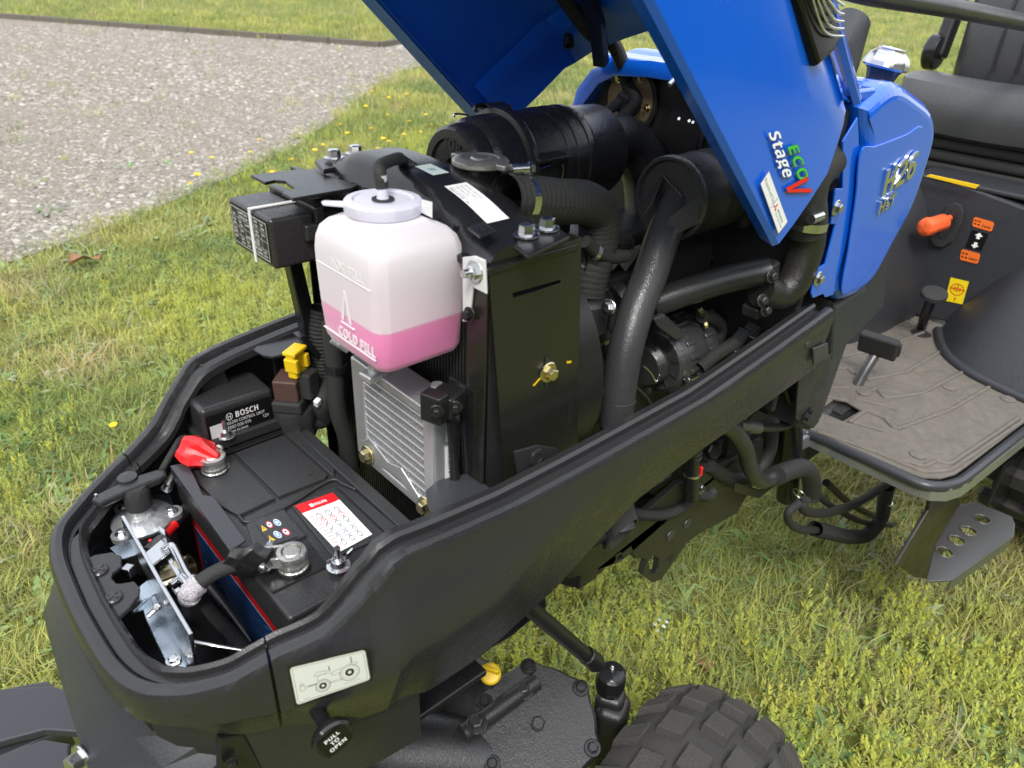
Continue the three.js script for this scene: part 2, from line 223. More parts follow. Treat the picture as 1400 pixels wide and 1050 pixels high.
{ // clipped hedges that border the lawn on the photographer's side: they darken the low sky that the flanks mirror
  const r = rng(131), lg = new THREE.PlaneGeometry(.11, .07), lm = mat(.05, .09, .022, .6), bm = mat(.028, .04, .014, .95);
  const hedge = (a, b, H, D, label) => {
    const g = new THREE.Group(); g.name = numbered('hedge'); g.userData = { label, category: 'hedge' }; const L = Math.hypot(b[0] - a[0], b[1] - a[1]), rows = [];
    for (let i = 0; i <= 40; i++) { const t = i / 40 * L; rows.push([[-D / 2, 0], [-D / 2 * 1.05, H * .3], [-D / 2, H * .7], [-D * .42, H * .93], [-D * .2, H], [D * .2, H], [D * .42, H * .93], [D / 2, H * .7], [D / 2 * 1.05, H * .3], [D / 2, 0]].map(([z, y], k) => [t, Math.max(0, y + (nz(t * 1.3 + k * 3, k * 7.1) - .5) * .35 * (y > 0 ? 1 : 0)), z + (nz2(t * 1.5 + k * 5, k * 3.3) - .5) * .4])); }
    const body = part('branches', loft(rows, false, true), bm, g); const im = new THREE.InstancedMesh(lg, lm, 7000), sm = new MeshSurfaceSampler(body).setRandomGenerator(r).build(), p = new THREE.Vector3(), n = new THREE.Vector3(), M4 = new THREE.Matrix4(), q = new THREE.Quaternion(), e = new THREE.Euler(), c = new THREE.Color();
    for (let i = 0; i < 7000; i++) { sm.sample(p, n); p.addScaledVector(n, (r() - .3) * .12); e.set(r() * 6.3, r() * 6.3, r() * 6.3); q.setFromEuler(e); const s = .7 + r() * 1.1; M4.compose(p, q, new THREE.Vector3(s, s, s)); im.setMatrixAt(i, M4); const v = .7 + r() * .7; c.setRGB(v, v, v); im.setColorAt(i, c); }
    im.name = 'foliage'; im.userData.kind = 'stuff'; im.castShadow = im.receiveShadow = true; g.add(im); g.position.set(a[0], 0, a[1]); g.rotation.y = Math.atan2(-(b[1] - a[1]), b[0] - a[0]); scene.add(g);
  };
  hedge([-7, 7.5], [17, 7.5], 4.2, 1.6, 'long clipped green hedge on the left side of the lawn');
  hedge([-8.5, -7], [-8.5, 6.5], 4.2, 1.6, 'clipped green hedge across the lawn ahead of the tractor');
}
{
  const r = rng(91);
  // tuft shapes: bent tapering blades
  const tuft = (seed, n, h0, h1, w, spread, lean) => { const q = rng(seed), pos = [], idx = []; for (let i = 0; i < n; i++) { const a = q() * 6.283, rr = spread * Math.sqrt(q()), bx = Math.cos(a) * rr, bz = Math.sin(a) * rr, h = h0 + (h1 - h0) * q(), d = a + (q() - .5) * 2.4, L = lean * (.3 + q()) * h, ww = w * (.6 + .7 * q()), px = -Math.sin(d) * ww, pz = Math.cos(d) * ww; const k = pos.length / 3; for (const [t, f] of [[0, 1], [.45, .85], [.8, .5]]) { const X = bx + Math.cos(d) * L * t * t, Z = bz + Math.sin(d) * L * t * t, Y = h * t * (1 - .25 * lean * t); pos.push(X - px * f, Y, Z - pz * f, X + px * f, Y, Z + pz * f); } pos.push(bx + Math.cos(d) * L, h * (1 - .25 * lean), bz + Math.sin(d) * L); idx.push(k, k + 1, k + 2, k + 1, k + 3, k + 2, k + 2, k + 3, k + 4, k + 3, k + 5, k + 4, k + 4, k + 5, k + 6); } const g = new THREE.BufferGeometry(); g.setAttribute('position', new THREE.Float32BufferAttribute(pos, 3)); g.setIndex(idx); g.computeVertexNormals(); return g; };
  // leafy upright shoots (yellow-green weeds)
  const shoot = (seed, n, h0, h1) => { const q = rng(seed), pos = [], idx = []; for (let i = 0; i < n; i++) { const a = q() * 6.283, rr = .035 * Math.sqrt(q()), bx = Math.cos(a) * rr, bz = Math.sin(a) * rr, h = h0 + (h1 - h0) * q(), lx = (q() - .5) * .35 * h, lz = (q() - .5) * .35 * h; const m = 13; for (let j = 0; j < m; j++) { const t = .25 + .75 * j / m, X = bx + lx * t * t, Z = bz + lz * t * t, Y = h * t, b = q() * 6.283, s = (.010 - .0055 * t) * (.7 + .6 * q()), ux = Math.cos(b), uz = Math.sin(b), k = pos.length / 3; pos.push(X, Y, Z, X + ux * s * .6 - uz * s * .35, Y + s * .5, Z + uz * s * .6 + ux * s * .35, X + ux * s * 1.3, Y + s * 1.1, Z + uz * s * 1.3, X + ux * s * .6 + uz * s * .35, Y + s * .5, Z + uz * s * .6 - ux * s * .35); idx.push(k, k + 1, k + 2, k, k + 2, k + 3); } const k = pos.length / 3; pos.push(bx - .0008, 0, bz, bx + .0008, 0, bz, bx + lx, h, bz + lz); idx.push(k, k + 1, k + 2); } const g = new THREE.BufferGeometry(); g.setAttribute('position', new THREE.Float32BufferAttribute(pos, 3)); g.setIndex(idx); g.computeVertexNormals(); return g; };
  const kinds = [
    { name: 'grass', g: tuft(1, 12, .025, .075, .0016, .045, .8), lim: 46000, label: 'uneven green and yellow lawn grass round the tractor' },
    { name: 'long_grass', g: tuft(2, 8, .07, .15, .0017, .035, 1.0), lim: 9000, label: 'longer bent grass blades and dry straw in the lawn' },
    { name: 'leafy_weeds', g: shoot(3, 6, .05, .12), lim: 12000, label: 'yellow-green upright leafy weeds among the grass' },
    { name: 'broad_leaves', g: tuft(4, 6, .012, .03, .007, .03, 2.2), lim: 6000, label: 'low broad-leaved clover between the grass blades' },
  ];
  const gm = () => { const m = mat(1, 1, 1, .75, { cls: PH, transmission: .3, thickness: 0 }); m.roughness = 1; return m; };
  for (const k of kinds) { k.im = new THREE.InstancedMesh(k.g, gm(), k.lim); k.n = 0; }
  const M4 = new THREE.Matrix4(), q = new THREE.Quaternion(), up = new THREE.Vector3(0, 1, 0), c = new THREE.Color();
  const put = (k, x, z, s, col) => { if (k.n >= k.lim) return; q.setFromAxisAngle(up, r() * 6.283); M4.compose(new THREE.Vector3(x, 0, z), q, new THREE.Vector3(s, s * (.75 + .5 * r()), s)); k.im.setMatrixAt(k.n, M4); c.setRGB(...col); k.im.setColorAt(k.n, c); k.n++; };
  const bands = [[.6, 2.6, 1500, 1], [2.6, 4.2, 1100, 1.05], [4.2, 7, 560, 1.3], [7, 12, 230, 1.7], [12, 22, 60, 2.3], [22, 46, 12, 3.2]];
  for (const [d0, d1, dens, sc] of bands) {
    const n = Math.round(Math.PI * (d1 * d1 - d0 * d0) * dens * .34);
    for (let i = 0; i < n; i++) {
      const d = Math.sqrt(d0 * d0 + r() * (d1 * d1 - d0 * d0)), a = -1.72 + r() * 2.14, x = d * Math.cos(a), z = .69 + d * Math.sin(a);
      if (!seen(x, 0, z)) continue;
      const inside = inPath(x + (r() - .5) * .25, z + (r() - .5) * .25); if (inside && r() > .012) continue;
      const p1 = nz(x * 1.6 + 9, z * 1.6), p2 = nz2(x * 5 + 3, z * 5), p3 = nz(x * .6, z * .6 + 40), dry = Math.max(0, nz2(x * 2.2 + 50, z * 2.2) - .58) * 2.2, y = Math.min(1, Math.max(0, p1 * .9 + p2 * .35 - .2 + (r() - .5) * .45));
      let col = [.18 + .36 * y, .26 + .25 * y, .06 + .075 * y]; if (r() < dry * .65) col = [.44 + .14 * r(), .38 + .10 * r(), .18 + .06 * r()];
      const b = .62 + .62 * r(); col = col.map((v) => v * b);
      const near = d < 7, weed = Math.max(0, nz(x * 1.9 + 20, z * 1.9 + 7) - .30) * 1.4 * (x > .9 && z > -1 ? 1.25 : .8), t = r();
      if (t < weed && near) put(kinds[2], x, z, sc * (.55 + .5 * r()) * (x > .8 && z > -.6 ? 1.1 : .8), (() => { const u = r(); return [.34 + .22 * u, .38 + .16 * u + .05 * r(), .065 + .04 * r()]; })());
      else if (t > .90 && near) put(kinds[3], x, z, sc * (.7 + .7 * r()), [col[0] * .7, col[1] * 1.0, col[2] * 1.3]);
      else if (t > .87 && d < 12) put(kinds[1], x, z, sc * (.45 + .4 * r()), r() < .2 ? [.42, .38, .2] : col);
      else put(kinds[0], x, z, sc * (.55 + .6 * r()), col);
    }
  }
  for (const k of kinds) { k.im.count = k.n; k.im.name = k.name; k.im.castShadow = k.im.receiveShadow = true; k.im.userData = { kind: 'stuff', label: k.label, category: 'grass' }; scene.add(k.im); console.log(k.name, k.n); }
  // dandelions and daisies: each one a thing
  const dn = new THREE.Group(); dn.name = 'dandelion'; dn.userData = { label: 'small yellow dandelion in flower in the grass', category: 'flower', group: 'yellow dandelions in the lawn' };
  part('stem', tube([[0, 0, 0], [.004, .03, .002], [.003, .06, 0]], .0014, 6), mat(.12, .16, .05, .7), dn);
  part('flower_head', lathe([.003, .06, 0], [.1, 1, .1], [[0, -.004], [.006, -.003], [.016, .002], [.0165, .004], [.011, .006], [0, .007]], 14), mat(.80, .52, .01, .8), dn);
  const spots = [[0.4102,0.05,-1.6902],[2.6302,0.05,-5.3405],[2.0158,0.05,-5.2058],[2.0963,0.05,-5.0159],[1.7817,0.05,-4.4917],[1.6944,0.05,-4.3928],[2.378,0.05,-4.9792],[2.9934,0.05,-4.9588],[3.4812,0.05,-4.8226],[3.4767,0.05,-4.7267],[3.6205,0.05,-5.2278],[4.1002,0.05,-5.7035],[4.6631,0.05,-6.5367],[4.7303,0.05,-6.9969],[4.8489,0.05,-7.474],[5.2721,0.05,-8.3501],[3.3362,0.05,-5.1477],[3.5377,0.05,-5.6177],[4.4765,0.05,-6.0353],[4.1191,0.05,-5.3594],[3.743,0.05,-4.9032],[3.9759,0.05,-4.98],[4.4649,0.05,-5.5834],[4.2565,0.05,-5.1992],[4.9958,0.05,-6.6882],[4.1656,0.05,-6.207],[3.2562,0.05,-4.5491],[2.8104,0.05,-4.7671],[2.5382,0.05,-4.6001],[10.6502,0.05,-21.9086],[10.7468,0.05,-21.2821],[9.2767,0.05,-19.7145],[2.2443,0.05,-4.3304],[4.4179,0.05,-5.1862],[4.0605,0.05,-4.8199],[6.261,0.05,-6.2632],[8.496,0.05,-7.8633],[6.8241,0.05,-6.482],[5.9571,0.05,-5.7368]];
  const copyOf = (src, name, p, s, a) => { const o = src.used ? src.root.clone() : src.root; src.used = true; o.name = numbered(name); o.position.set(p[0], 0, p[2]); o.scale.setScalar(s); o.rotation.y = a; scene.add(o); };
  const dsrc = { root: dn }; spots.forEach((p, i) => copyOf(dsrc, 'dandelion', p, i ? .95 + r() * .5 : .8, r() * 6));
  const ds = new THREE.Group(); ds.name = 'daisy'; ds.userData = { label: 'tiny white daisy in the grass', category: 'flower', group: 'white daisies in the lawn' };
  part('stem', tube([[0, 0, 0], [.002, .02, .002], [.001, .045, 0]], .001, 5), mat(.12, .16, .05, .7), ds); part('petals', lathe([.001, .045, 0], [.1, 1, .1], [[0, 0], [.009, .002], [.009, .003], [0, .002]], 10), M.white, ds);
  const wsrc = { root: ds }; [[1.1716,0.04,-0.0065],[1.162,0.04,0.0125],[1.1787,0.04,0.0083],[1.1399,0.04,0.0121],[1.129,0.04,0.032],[1.1526,0.04,-0.0072],[9.8153,0.04,-17.3399],[9.2562,0.04,-16.1595],[9.9162,0.04,-18.2627],[11.1227,0.04,-19.1153],[6.3194,0.04,-20.7005],[9.4997,0.04,-18.8155],[2.0129,0.04,-3.5936]].forEach((p, i) => copyOf(wsrc, 'daisy', p, i < 6 ? .6 : 1.3, r() * 6));
  // two curled dry leaves
  const lf = (p, s, a, label) => { const rows = []; for (let i = 0; i <= 8; i++) { const t = i / 8, w = Math.sin(Math.PI * Math.pow(t, .8)) * .032 + .001; rows.push([-1, -.5, 0, .5, 1].map((k) => [(t - .5) * .12, .03 + .02 * k * k * (.6 + .4 * Math.sin(t * 7)) + .012 * Math.sin(t * 5), k * w + .006 * Math.sin(t * 9)])); } const m = part('dry_leaf', loft(rows, false, false, 1.2), mat(.30, .16, .075, .8, { cls: PH, transmission: .1, thickness: 0 }), scene); m.name = numbered('dry_leaf'); m.position.set(p[0], 0, p[2]); m.scale.setScalar(s); m.rotation.y = a; m.userData = { label, category: 'leaf' }; };
  lf([0.7671,0.03,-3.3312], 1.5, .4, 'curled brown dry leaf lying near the path edge'); lf([1.152,0.02,0.132], .6, 1.2, 'small brown dry leaf in the grass behind the front tyre');
}

// ---------- body shell: nose, skirts, hood, cowl ----------
const RIM = [[.031, .833, 0], [.0325, .833, .05], [.035, .833, .09], [.042, .834, .125], [.055, .836, .153], [.078, .838, .176], [.1, .843, .192], [.122, .849, .204], [.1535, .861, .2145], [.16, .864, .2165], [.198, .879, .231], [.225, .903, .239], [.246, .923, .242], [.269, .944, .244], [.29, .950, .246], [.32, .955, .248], [.4, .965, .25], [.513, .975, .252], [.65, .981, .252], [.8, .987, .251], [.93, .993, .249], [1.053, .998, .247]];
const lerpT = (tab, x) => { if (x <= tab[0][0]) return tab[0].slice(1); for (let i = 1; i < tab.length; i++) if (x <= tab[i][0]) { const a = tab[i - 1], b = tab[i], t = (x - a[0]) / (b[0] - a[0]); return a.slice(1).map((v, k) => v + (b[k + 1] - v) * t); } return tab[tab.length - 1].slice(1); };
// x -> face height, bulge out, bulge height, bottom out
const FACE = [[.03, .036, .008, .022, .004], [.055, .042, .008, .022, .003], [.08, .056, .008, .026, .0], [.1, .070, .008, .03, -.003], [.125, .088, .009, .035, -.005], [.155, .105, .012, .05, -.006], [.2, .135, .020, .06, -.004], [.25, .185, .033, .085, -.002], [.3, .211, .034, .09, -.002], [.37, .206, .030, .085, -.004], [.46, .183, .017, .055, -.006], [.5, .170, .013, .045, -.006], [.56, .136, .010, .034, -.004], [.63, .106, .0085, .026, -.003], [.75, .09, .0075, .022, -.002], [.9, .094, .007, .02, .0], [1.06, .098, .007, .02, .002]]
// the near skirt's lip runs a little lower than the far one
const NEARY = [[.25, .928], [.265, .944], [.285, .950], [.34, .946], [.41, .942], [.52, .944], [.74, .949], [.9, .968], [1.06, .989]];;
function rimSection(p, n, nose) {
  const [H, b, hb, bo] = lerpT(FACE, p[0]);
  const s = [[-.040, -.014], [-.040, -.004], [-.037, .0005], [-.027, .0025], [-.0235, -.001], [-.0225, -.008], [-.0115, -.008], [-.010, -.001], [-.0075, .0035], [-.001, .004], [.004, .002], [.0068, -.002], [.0078, -.007], [.0080, -.012], [b * .45 + .005, -.014 - hb * .3], [b * .85 + .001, -hb * .75], [b, -hb], [b * .97 + bo * .03, -hb - .012], [b * .72 + bo * .28, -hb - (H - hb) * .35], [bo, -H], [bo - .006, -H], [b * .6 - .006, -hb - (H - hb) * .35], [b - .01, -hb], [-.004, -.022], [-.02, -.015]];
  const inset = -.009 * Math.min(1, Math.max(0, (.26 - p[0]) / .1)); // the lip overhangs the line the shell was set out on
  return s.map(([o0, h]) => [o0 + (o0 < -.03 ? 0 : inset), h]).map(([o, h]) => [p[0] + n[0] * o, p[1] + h, p[2] + n[1] * o]);
}
const rimPts = (() => { const c = new THREE.CatmullRomCurve3(RIM.map(V), false, 'catmullrom', 0.4); return c.getSpacedPoints(720).map((v) => v.toArray()); })();
function rimRows(x0, x1, sign) {
  const rows = [];
  const ids = rimPts.map((p, i) => i).filter((i) => rimPts[i][0] >= x0 && rimPts[i][0] <= x1);
  ids.forEach((i, k) => { const p = rimPts[i]; if (k % 5 && k !== ids.length - 1) return; const a = rimPts[Math.max(0, i - 1)], b = rimPts[Math.min(rimPts.length - 1, i + 1)]; let tx = b[0] - a[0], tz = b[2] - a[2]; if (i === 0) { tx = 0; tz = 1; } const l = Math.hypot(tx, tz); rows.push(rimSection(sign > 0 && p[0] > .25 ? [p[0], lerpT(NEARY, p[0])[0], p[2] + .003] : p, [-tz / l, tx / l].map((q) => q), false).map(([x, y, z]) => [x, y, z * sign])); });
  return rows;
}
{
  const nose = [...rimRows(0, .1525, -1).reverse(), ...rimRows(0, .1525, 1).slice(1)];
  const rimNose = part('nose_shroud', loft(nose, true, true, .45), M.skirt, tractor, 'rounded black nose shroud');
  // flat tray inside the nose rim, its rear edge cut out round the latch
  const outer = [...rimPts.filter((p) => p[0] < .12).map((p) => [p[0], .829, -p[2]]).reverse(), ...rimPts.filter((p) => p[0] < .12 && p[2] > 0).map((p) => [p[0], .829, p[2]])].map(([x, y, z]) => [x + .02, y, z * .9]);
  const inner = [[0.1775,0.829,0.1587],[0.1684,0.829,0.1582],[0.1334,0.829,0.1511],[0.1022,0.829,0.1364],[0.0863,0.829,0.121],[0.0789,0.829,0.1026],[0.072,0.829,0.0797],[0.07,0.829,0.053],[0.0711,0.829,0.038],[0.0724,0.829,0.0315],[0.0836,0.829,0.0253],[0.0969,0.829,0.0137],[0.1014,0.829,0.0023],[0.0998,0.829,-0.0116],[0.0885,0.829,-0.0165],[0.0843,0.829,-0.02],[0.0825,0.829,-0.0313],[0.0858,0.829,-0.0373],[0.0966,0.829,-0.043],[0.1018,0.829,-0.0598],[0.0965,0.829,-0.0733],[0.08,0.829,-0.0806],[0.0724,0.829,-0.0807],[0.0717,0.829,-0.092],[0.0786,0.829,-0.1325],[0.0891,0.829,-0.1631],[0.1068,0.829,-0.1885],[0.1357,0.829,-0.2053],[0.1592,0.829,-0.2206]];
  const tray = part('nose_tray', plate([...outer, ...inner], [0, -.005, 0], .0015), M.skirt, tractor, 'flat black tray with scalloped rear edge');
  for (const p of [[0.0761,0.8295,-0.0503],[0.0753,0.8295,0.0007]]) part('screw', [lathe(p, [0, 1, 0], [[0, 0], [.0095, 0], [.0095, .0012], [.008, .0026], [0, .003]], 24), box(.013, .0008, .0026, add(p, [0, .0032, 0]), [0, .6, 0], .0003), box(.013, .0008, .0026, add(p, [0, .0031, 0]), [0, 2.17, 0], .0003)], M.plastic, tray);
  const skN = part('side_skirt', loft(rimRows(.1545, 2, 1), true, true, .45), M.skirt, tractor, 'long black left side skirt');
  part('side_skirt', loft(rimRows(.1545, 2, -1), true, true, .45), M.skirt, tractor, 'black right side skirt');
  // instruction label on the front of the near skirt
  const tex = printed(512, 300, (x, w, h) => {
    x.fillStyle = '#151514'; x.fillRect(0, 0, w, h); x.fillStyle = '#eceeec'; x.beginPath(); x.roundRect(14, 14, w - 28, h - 28, 22); x.fill();
    x.strokeStyle = '#333'; x.lineWidth = 2; x.beginPath(); x.roundRect(28, 26, w - 56, h - 52, 12); x.stroke();
    const wheel = (cx, cy, r, ri) => { x.lineWidth = 3; x.beginPath(); x.arc(cx, cy, r, 0, 7); x.stroke(); x.lineWidth = 1.5; x.beginPath(); x.arc(cx, cy, r * .8, 0, 7); x.stroke(); x.fillStyle = '#1a1a1a'; x.beginPath(); x.arc(cx, cy, ri, 0, 7); x.fill(); x.fillStyle = '#eee'; x.beginPath(); x.arc(cx, cy, ri * .42, 0, 7); x.fill(); };
    x.strokeStyle = '#222'; wheel(196, 205, 47, 25); wheel(376, 165, 64, 30);
    x.lineWidth = 2; x.beginPath(); x.moveTo(168, 160); x.quadraticCurveTo(170, 110, 200, 118); x.lineTo(262, 128); x.lineTo(262, 150); x.lineTo(320, 148); x.moveTo(262, 128); x.lineTo(310, 110); x.lineTo(330, 110); x.moveTo(150, 118); x.lineTo(172, 92); x.lineTo(236, 100); x.lineTo(225, 118); x.closePath(); x.stroke(); x.strokeRect(246, 196, 70, 10);
    x.lineWidth = 6; x.beginPath(); x.moveTo(252, 70); x.lineTo(252, 112); x.moveTo(400, 40); x.lineTo(400, 92); x.stroke(); x.beginPath(); x.moveTo(100, 178); x.lineTo(158, 176); x.stroke();
    x.lineWidth = 2; x.beginPath(); x.arc(70, 180, 20, 0, 7); x.moveTo(56, 166); x.lineTo(58, 146); x.moveTo(66, 160); x.lineTo(67, 140); x.moveTo(76, 160); x.lineTo(78, 142); x.stroke(); x.beginPath(); x.ellipse(410, 100, 26, 10, .2, 0, 7); x.stroke();
    x.fillStyle = '#555'; x.font = '10px sans-serif'; x.fillText('MAX LOAD AXLE HITCH', 330, 250); x.fillText('REF 2B', 70, 262);
  });
  const q = [[0.1609,0.828,0.238],[0.2289,0.8339,0.262],[0.2216,0.8916,0.27],[0.1564,0.8955,0.247]];
  const lab = sticker('instruction_label', q, tex, skN, { label: 'white label with a line drawing of a tractor', off: .004, n: 2 });
  // metal clip, screw and rubber end at the rear of the near skirt
  part('skirt_clip', plate([[1.0023,0.9428,0.258],[1.0481,0.9387,0.258],[1.0658,0.9077,0.258],[1.0192,0.9112,0.258]], [0, 0, .004], .001), M.exhaust, skN);
  part('screw', lathe([0.9878,0.9532,0.2575], [0, 0, 1], [[0, 0], [.007, 0], [.006, .002], [.002, .003], [0, .002]], 16), M.plastic, skN);
  part('bolt', hexBolt([0.4768,0.7866,0.24], [0, .3, 1], .006), M.zinc, skN);
  part('skirt_trim', tube([[0.2125,0.7473,0.226],[0.2556,0.7322,0.226],[0.293,0.7236,0.226],[0.3435,0.7162,0.226],[0.398,0.7171,0.226],[0.444,0.7295,0.226],[0.486,0.7429,0.226],[0.5047,0.7459,0.226]], .0075, 8), M.rubber, skN);
}
const HW = (s, t, z) => [.842 - .743 * s + .669 * t, 1.131 + .669 * s + .743 * t, z];
let hood;
{
  const half = [[.224, .006], [.246, 0], [.251, .006], [.2515, .04], [.251, .08], [.2495, .12], [.2465, .155], [.243, .178], [.237, .196], [.226, .210], [.205, .219], [.17, .224], [.12, .228], [.06, .231]];
  const sr = (t, z) => { const w = t > .2 ? lerpT([[0, .09], [.08, .072], [.127, .051], [.198, .025], [.25, .006]], Math.abs(z))[0] : 0; const f = Math.max(0, -z / .25); return t > .2 ? w : z < 0 ? lerpT([[0, .06], [.081, .042], [.13, .029], [.185, .021], [.2, .012]], t)[0] : lerpT([[0, 0], [.02, -.004], [.08, -.012], [.134, -.017], [.16, .0], [.2, .008]], t)[0]; };
  const out = [...half, [0, .232], ...half.slice().reverse().map(([z, t]) => [-z, t])];
  const S = (k, t, z) => sr(t, z) * Math.max(0, 1 - k * 2) + k;
  const sec = (k) => { const o = out.map(([z, t]) => HW(S(k, t, z), t, z)); const i = out.map(([z, t]) => { const top = t > .2, zz = z - Math.sign(z) * (top ? .002 : .0035), tt = t < .01 ? t + .0035 : top ? t - .0035 : t - .001; return HW(S(k, t, z), tt, zz); }); return [o, i]; };
  const ks = [0, .004, .02, .06, .12, .2, .3, .45, .6, .75, .9, .95];
  hood = part('hood', [loft(ks.map((k) => sec(k)[0]), false, false, .5), loft([sec(0)[0], sec(0)[1]], false, false, .5)], M.blue, tractor, 'raised blue hood');
  part('hood_liner', loft(ks.map((k) => sec(k)[1]), false, false, .5), M.liner, hood, 'dark navy inside of the hood');
  part('hood_front', plate(out.map(([z, t]) => HW(.95, t, z)), [-.02, .018, 0], .004), M.plastic, hood, 'black front of the raised hood');
  // reinforcing band round the inside of the hood's rear edge, and two shallow channels running forward
  { const inn = out.slice(3, -3).map(([z, t]) => [z * .965, t - (t > .2 ? .008 : .002)]); const band = (k, d) => inn.map(([z, t]) => HW(S(.0, t, z) + k, t - (t > .2 ? d : d * .2), z * (1 - d * 3.2)));
    part('hood_stiffener', loft([band(.004, -.001), band(.006, .004), band(.07, .0075), band(.088, .006), band(.1, -.002)], false), M.liner, hood); }
  for (const z of [-.1, .1]) part('hood_channel', loft([.2, .21, .5, .8, .81].map((k, i) => { const d = i === 0 || i === 4 ? .0005 : .008; return [[-.03, .2275], [-.02, .2275 - d], [.02, .2275 - d], [.03, .2275]].map(([q, t]) => HW(k, t, z + q)); }), false), M.liner, hood);
  part('hood_stop', [lathe(HW(.08, .205, -.215), [-.25, -.45, .35], [[0, 0], [.011, 0], [.012, .004], [.012, .006], [.007, .007], [.007, .016], [.0085, .017], [.0085, .028], [.005, .028], [.004, .02], [0, .02]], 24)], M.gloss, hood, 'round black rubber stop on the far hood wall');
  // headlamp set into the near shoulder: smoked lens over chrome louvres
  const lampPts = (o) => [[.145, .150], [.128, .182], [.126, .2], [.16, .209], [.5, .209], [.5, .16]].map(([s, t]) => HW(s, t, .2515 - Math.max(0, t - .16) * .45 + o));
  const lamp = part('headlamp', plate(lampPts(-.012), [0.05 * .02, .1 * .02, .018], .005), M.smoke, hood, 'smoked headlamp in the hood shoulder');
  for (const q of [[[0.7601,1.431,0.254],[0.7871,1.4056,0.254],[0.8187,1.3794,0.254],[0.8402,1.3703,0.254],[0.8721,1.368,0.254]], [[0.7698,1.4312,0.254],[0.7952,1.4069,0.254],[0.8252,1.3848,0.254],[0.843,1.3774,0.254],[0.8682,1.3755,0.254]], [[0.7795,1.4314,0.254],[0.8034,1.4082,0.254],[0.8299,1.3911,0.254],[0.8457,1.3845,0.254],[0.8644,1.3828,0.254]], [[0.7894,1.4316,0.254],[0.8117,1.4096,0.254],[0.8346,1.3973,0.254],[0.8485,1.3916,0.254],[0.8606,1.39,0.254]], [[0.7995,1.4318,0.254],[0.8201,1.411,0.254],[0.8377,1.4035,0.254],[0.8561,1.3985,0.254]]]) part('louvre', tube(q.map((p) => add(p, [.001, .002, .004])), .0016, 6), M.chrome, lamp);
  // shoulder ridge outside the lamp
  part('hood_ridge', loft([.0, .02, .1, .2, .35, .5].map((s) => [[.199, .244], [.205, .249], [.214, .246], [.224, .236], [.226, .222], [.214, .222], [.205, .236]].map(([t, z]) => HW(s + .012, t, z + .003))), true, true, .5), M.blue, hood);
  const eco = printed(512, 232, (x, w, h) => {
    x.fillStyle = '#1f5fd0'; x.clearRect(0, 0, w, h); x.textBaseline = 'alphabetic'; x.lineJoin = 'round';
    const word = (s, px, py, size, col, sc = 1) => { x.save(); x.translate(px, py); x.scale(sc, 1); x.font = 'bold ' + size + 'px sans-serif'; x.lineWidth = 7; x.strokeStyle = '#0b1d46'; x.strokeText(s, 2, 2); x.fillStyle = col; x.fillText(s, 0, 0); x.restore(); };
    word('ECO', 120, 112, 124, '#41c33a', 1.16); word('Stage', 6, 218, 122, '#f2f5fa', 1.06); word('V', 372, 226, 262, '#e2231a', .84);
  });
  sticker('engine_lettering', [[0.7569,1.2793,0.2535],[0.8409,1.1926,0.2535],[0.9075,1.1913,0.2535],[0.8129,1.2815,0.2535]], eco, hood, { label: 'green, white and red ECO Stage V lettering', clear: true });
  const pw = printed(512, 128, (x, w, h) => { x.fillStyle = '#eeefee'; x.fillRect(0, 0, w, h); x.strokeStyle = '#888'; x.lineWidth = 4; x.strokeRect(2, 2, w - 4, h - 4); x.fillStyle = '#222'; x.font = '44px sans-serif'; x.fillText('Powered by', 12, 80); x.fillRect(248, 10, 4, 108); x.fillStyle = '#d8141c'; for (const a of [0, 2.094, 4.189]) { x.save(); x.translate(290, 66); x.rotate(a); x.beginPath(); x.moveTo(0, 0); x.lineTo(11, -17); x.lineTo(0, -34); x.lineTo(-11, -17); x.fill(); x.restore(); } x.fillStyle = '#222'; x.font = 'bold 24px sans-serif'; x.fillText('MITSUBISHI', 326, 62); x.font = '20px sans-serif'; x.fillText('HEAVY INDUSTRIES', 326, 90, 176); });
  sticker('engine_maker_label', [[0.7657,1.2223,0.2545],[0.8323,1.1509,0.2545],[0.8486,1.1636,0.2545],[0.7788,1.2351,0.2545]], pw, hood, { label: 'white Powered by label with red emblem' });
  part('conduit', ribbed([HW(.215, .2, -.17), ...[[0.9218,1.3346,-0.16],[0.9616,1.3253,-0.16],[0.9884,1.2988,-0.16],[1.0108,1.2623,-0.16]], ...[[1.0008,1.2354,-0.13],[0.9727,1.2094,-0.13]]], .011, .005, .09), M.rubber, hood, 'corrugated black wire conduit hanging from the hood');
  part('hinge_arm', loft([[.22, .22], [.12, .2], [.07, .17]].map(([s, t]) => [[-.012, 0], [.012, 0], [.012, .012], [-.012, .012]].map(([a, b]) => HW(s, t - b, -.12 + a))), true, true), M.gloss, hood);
}
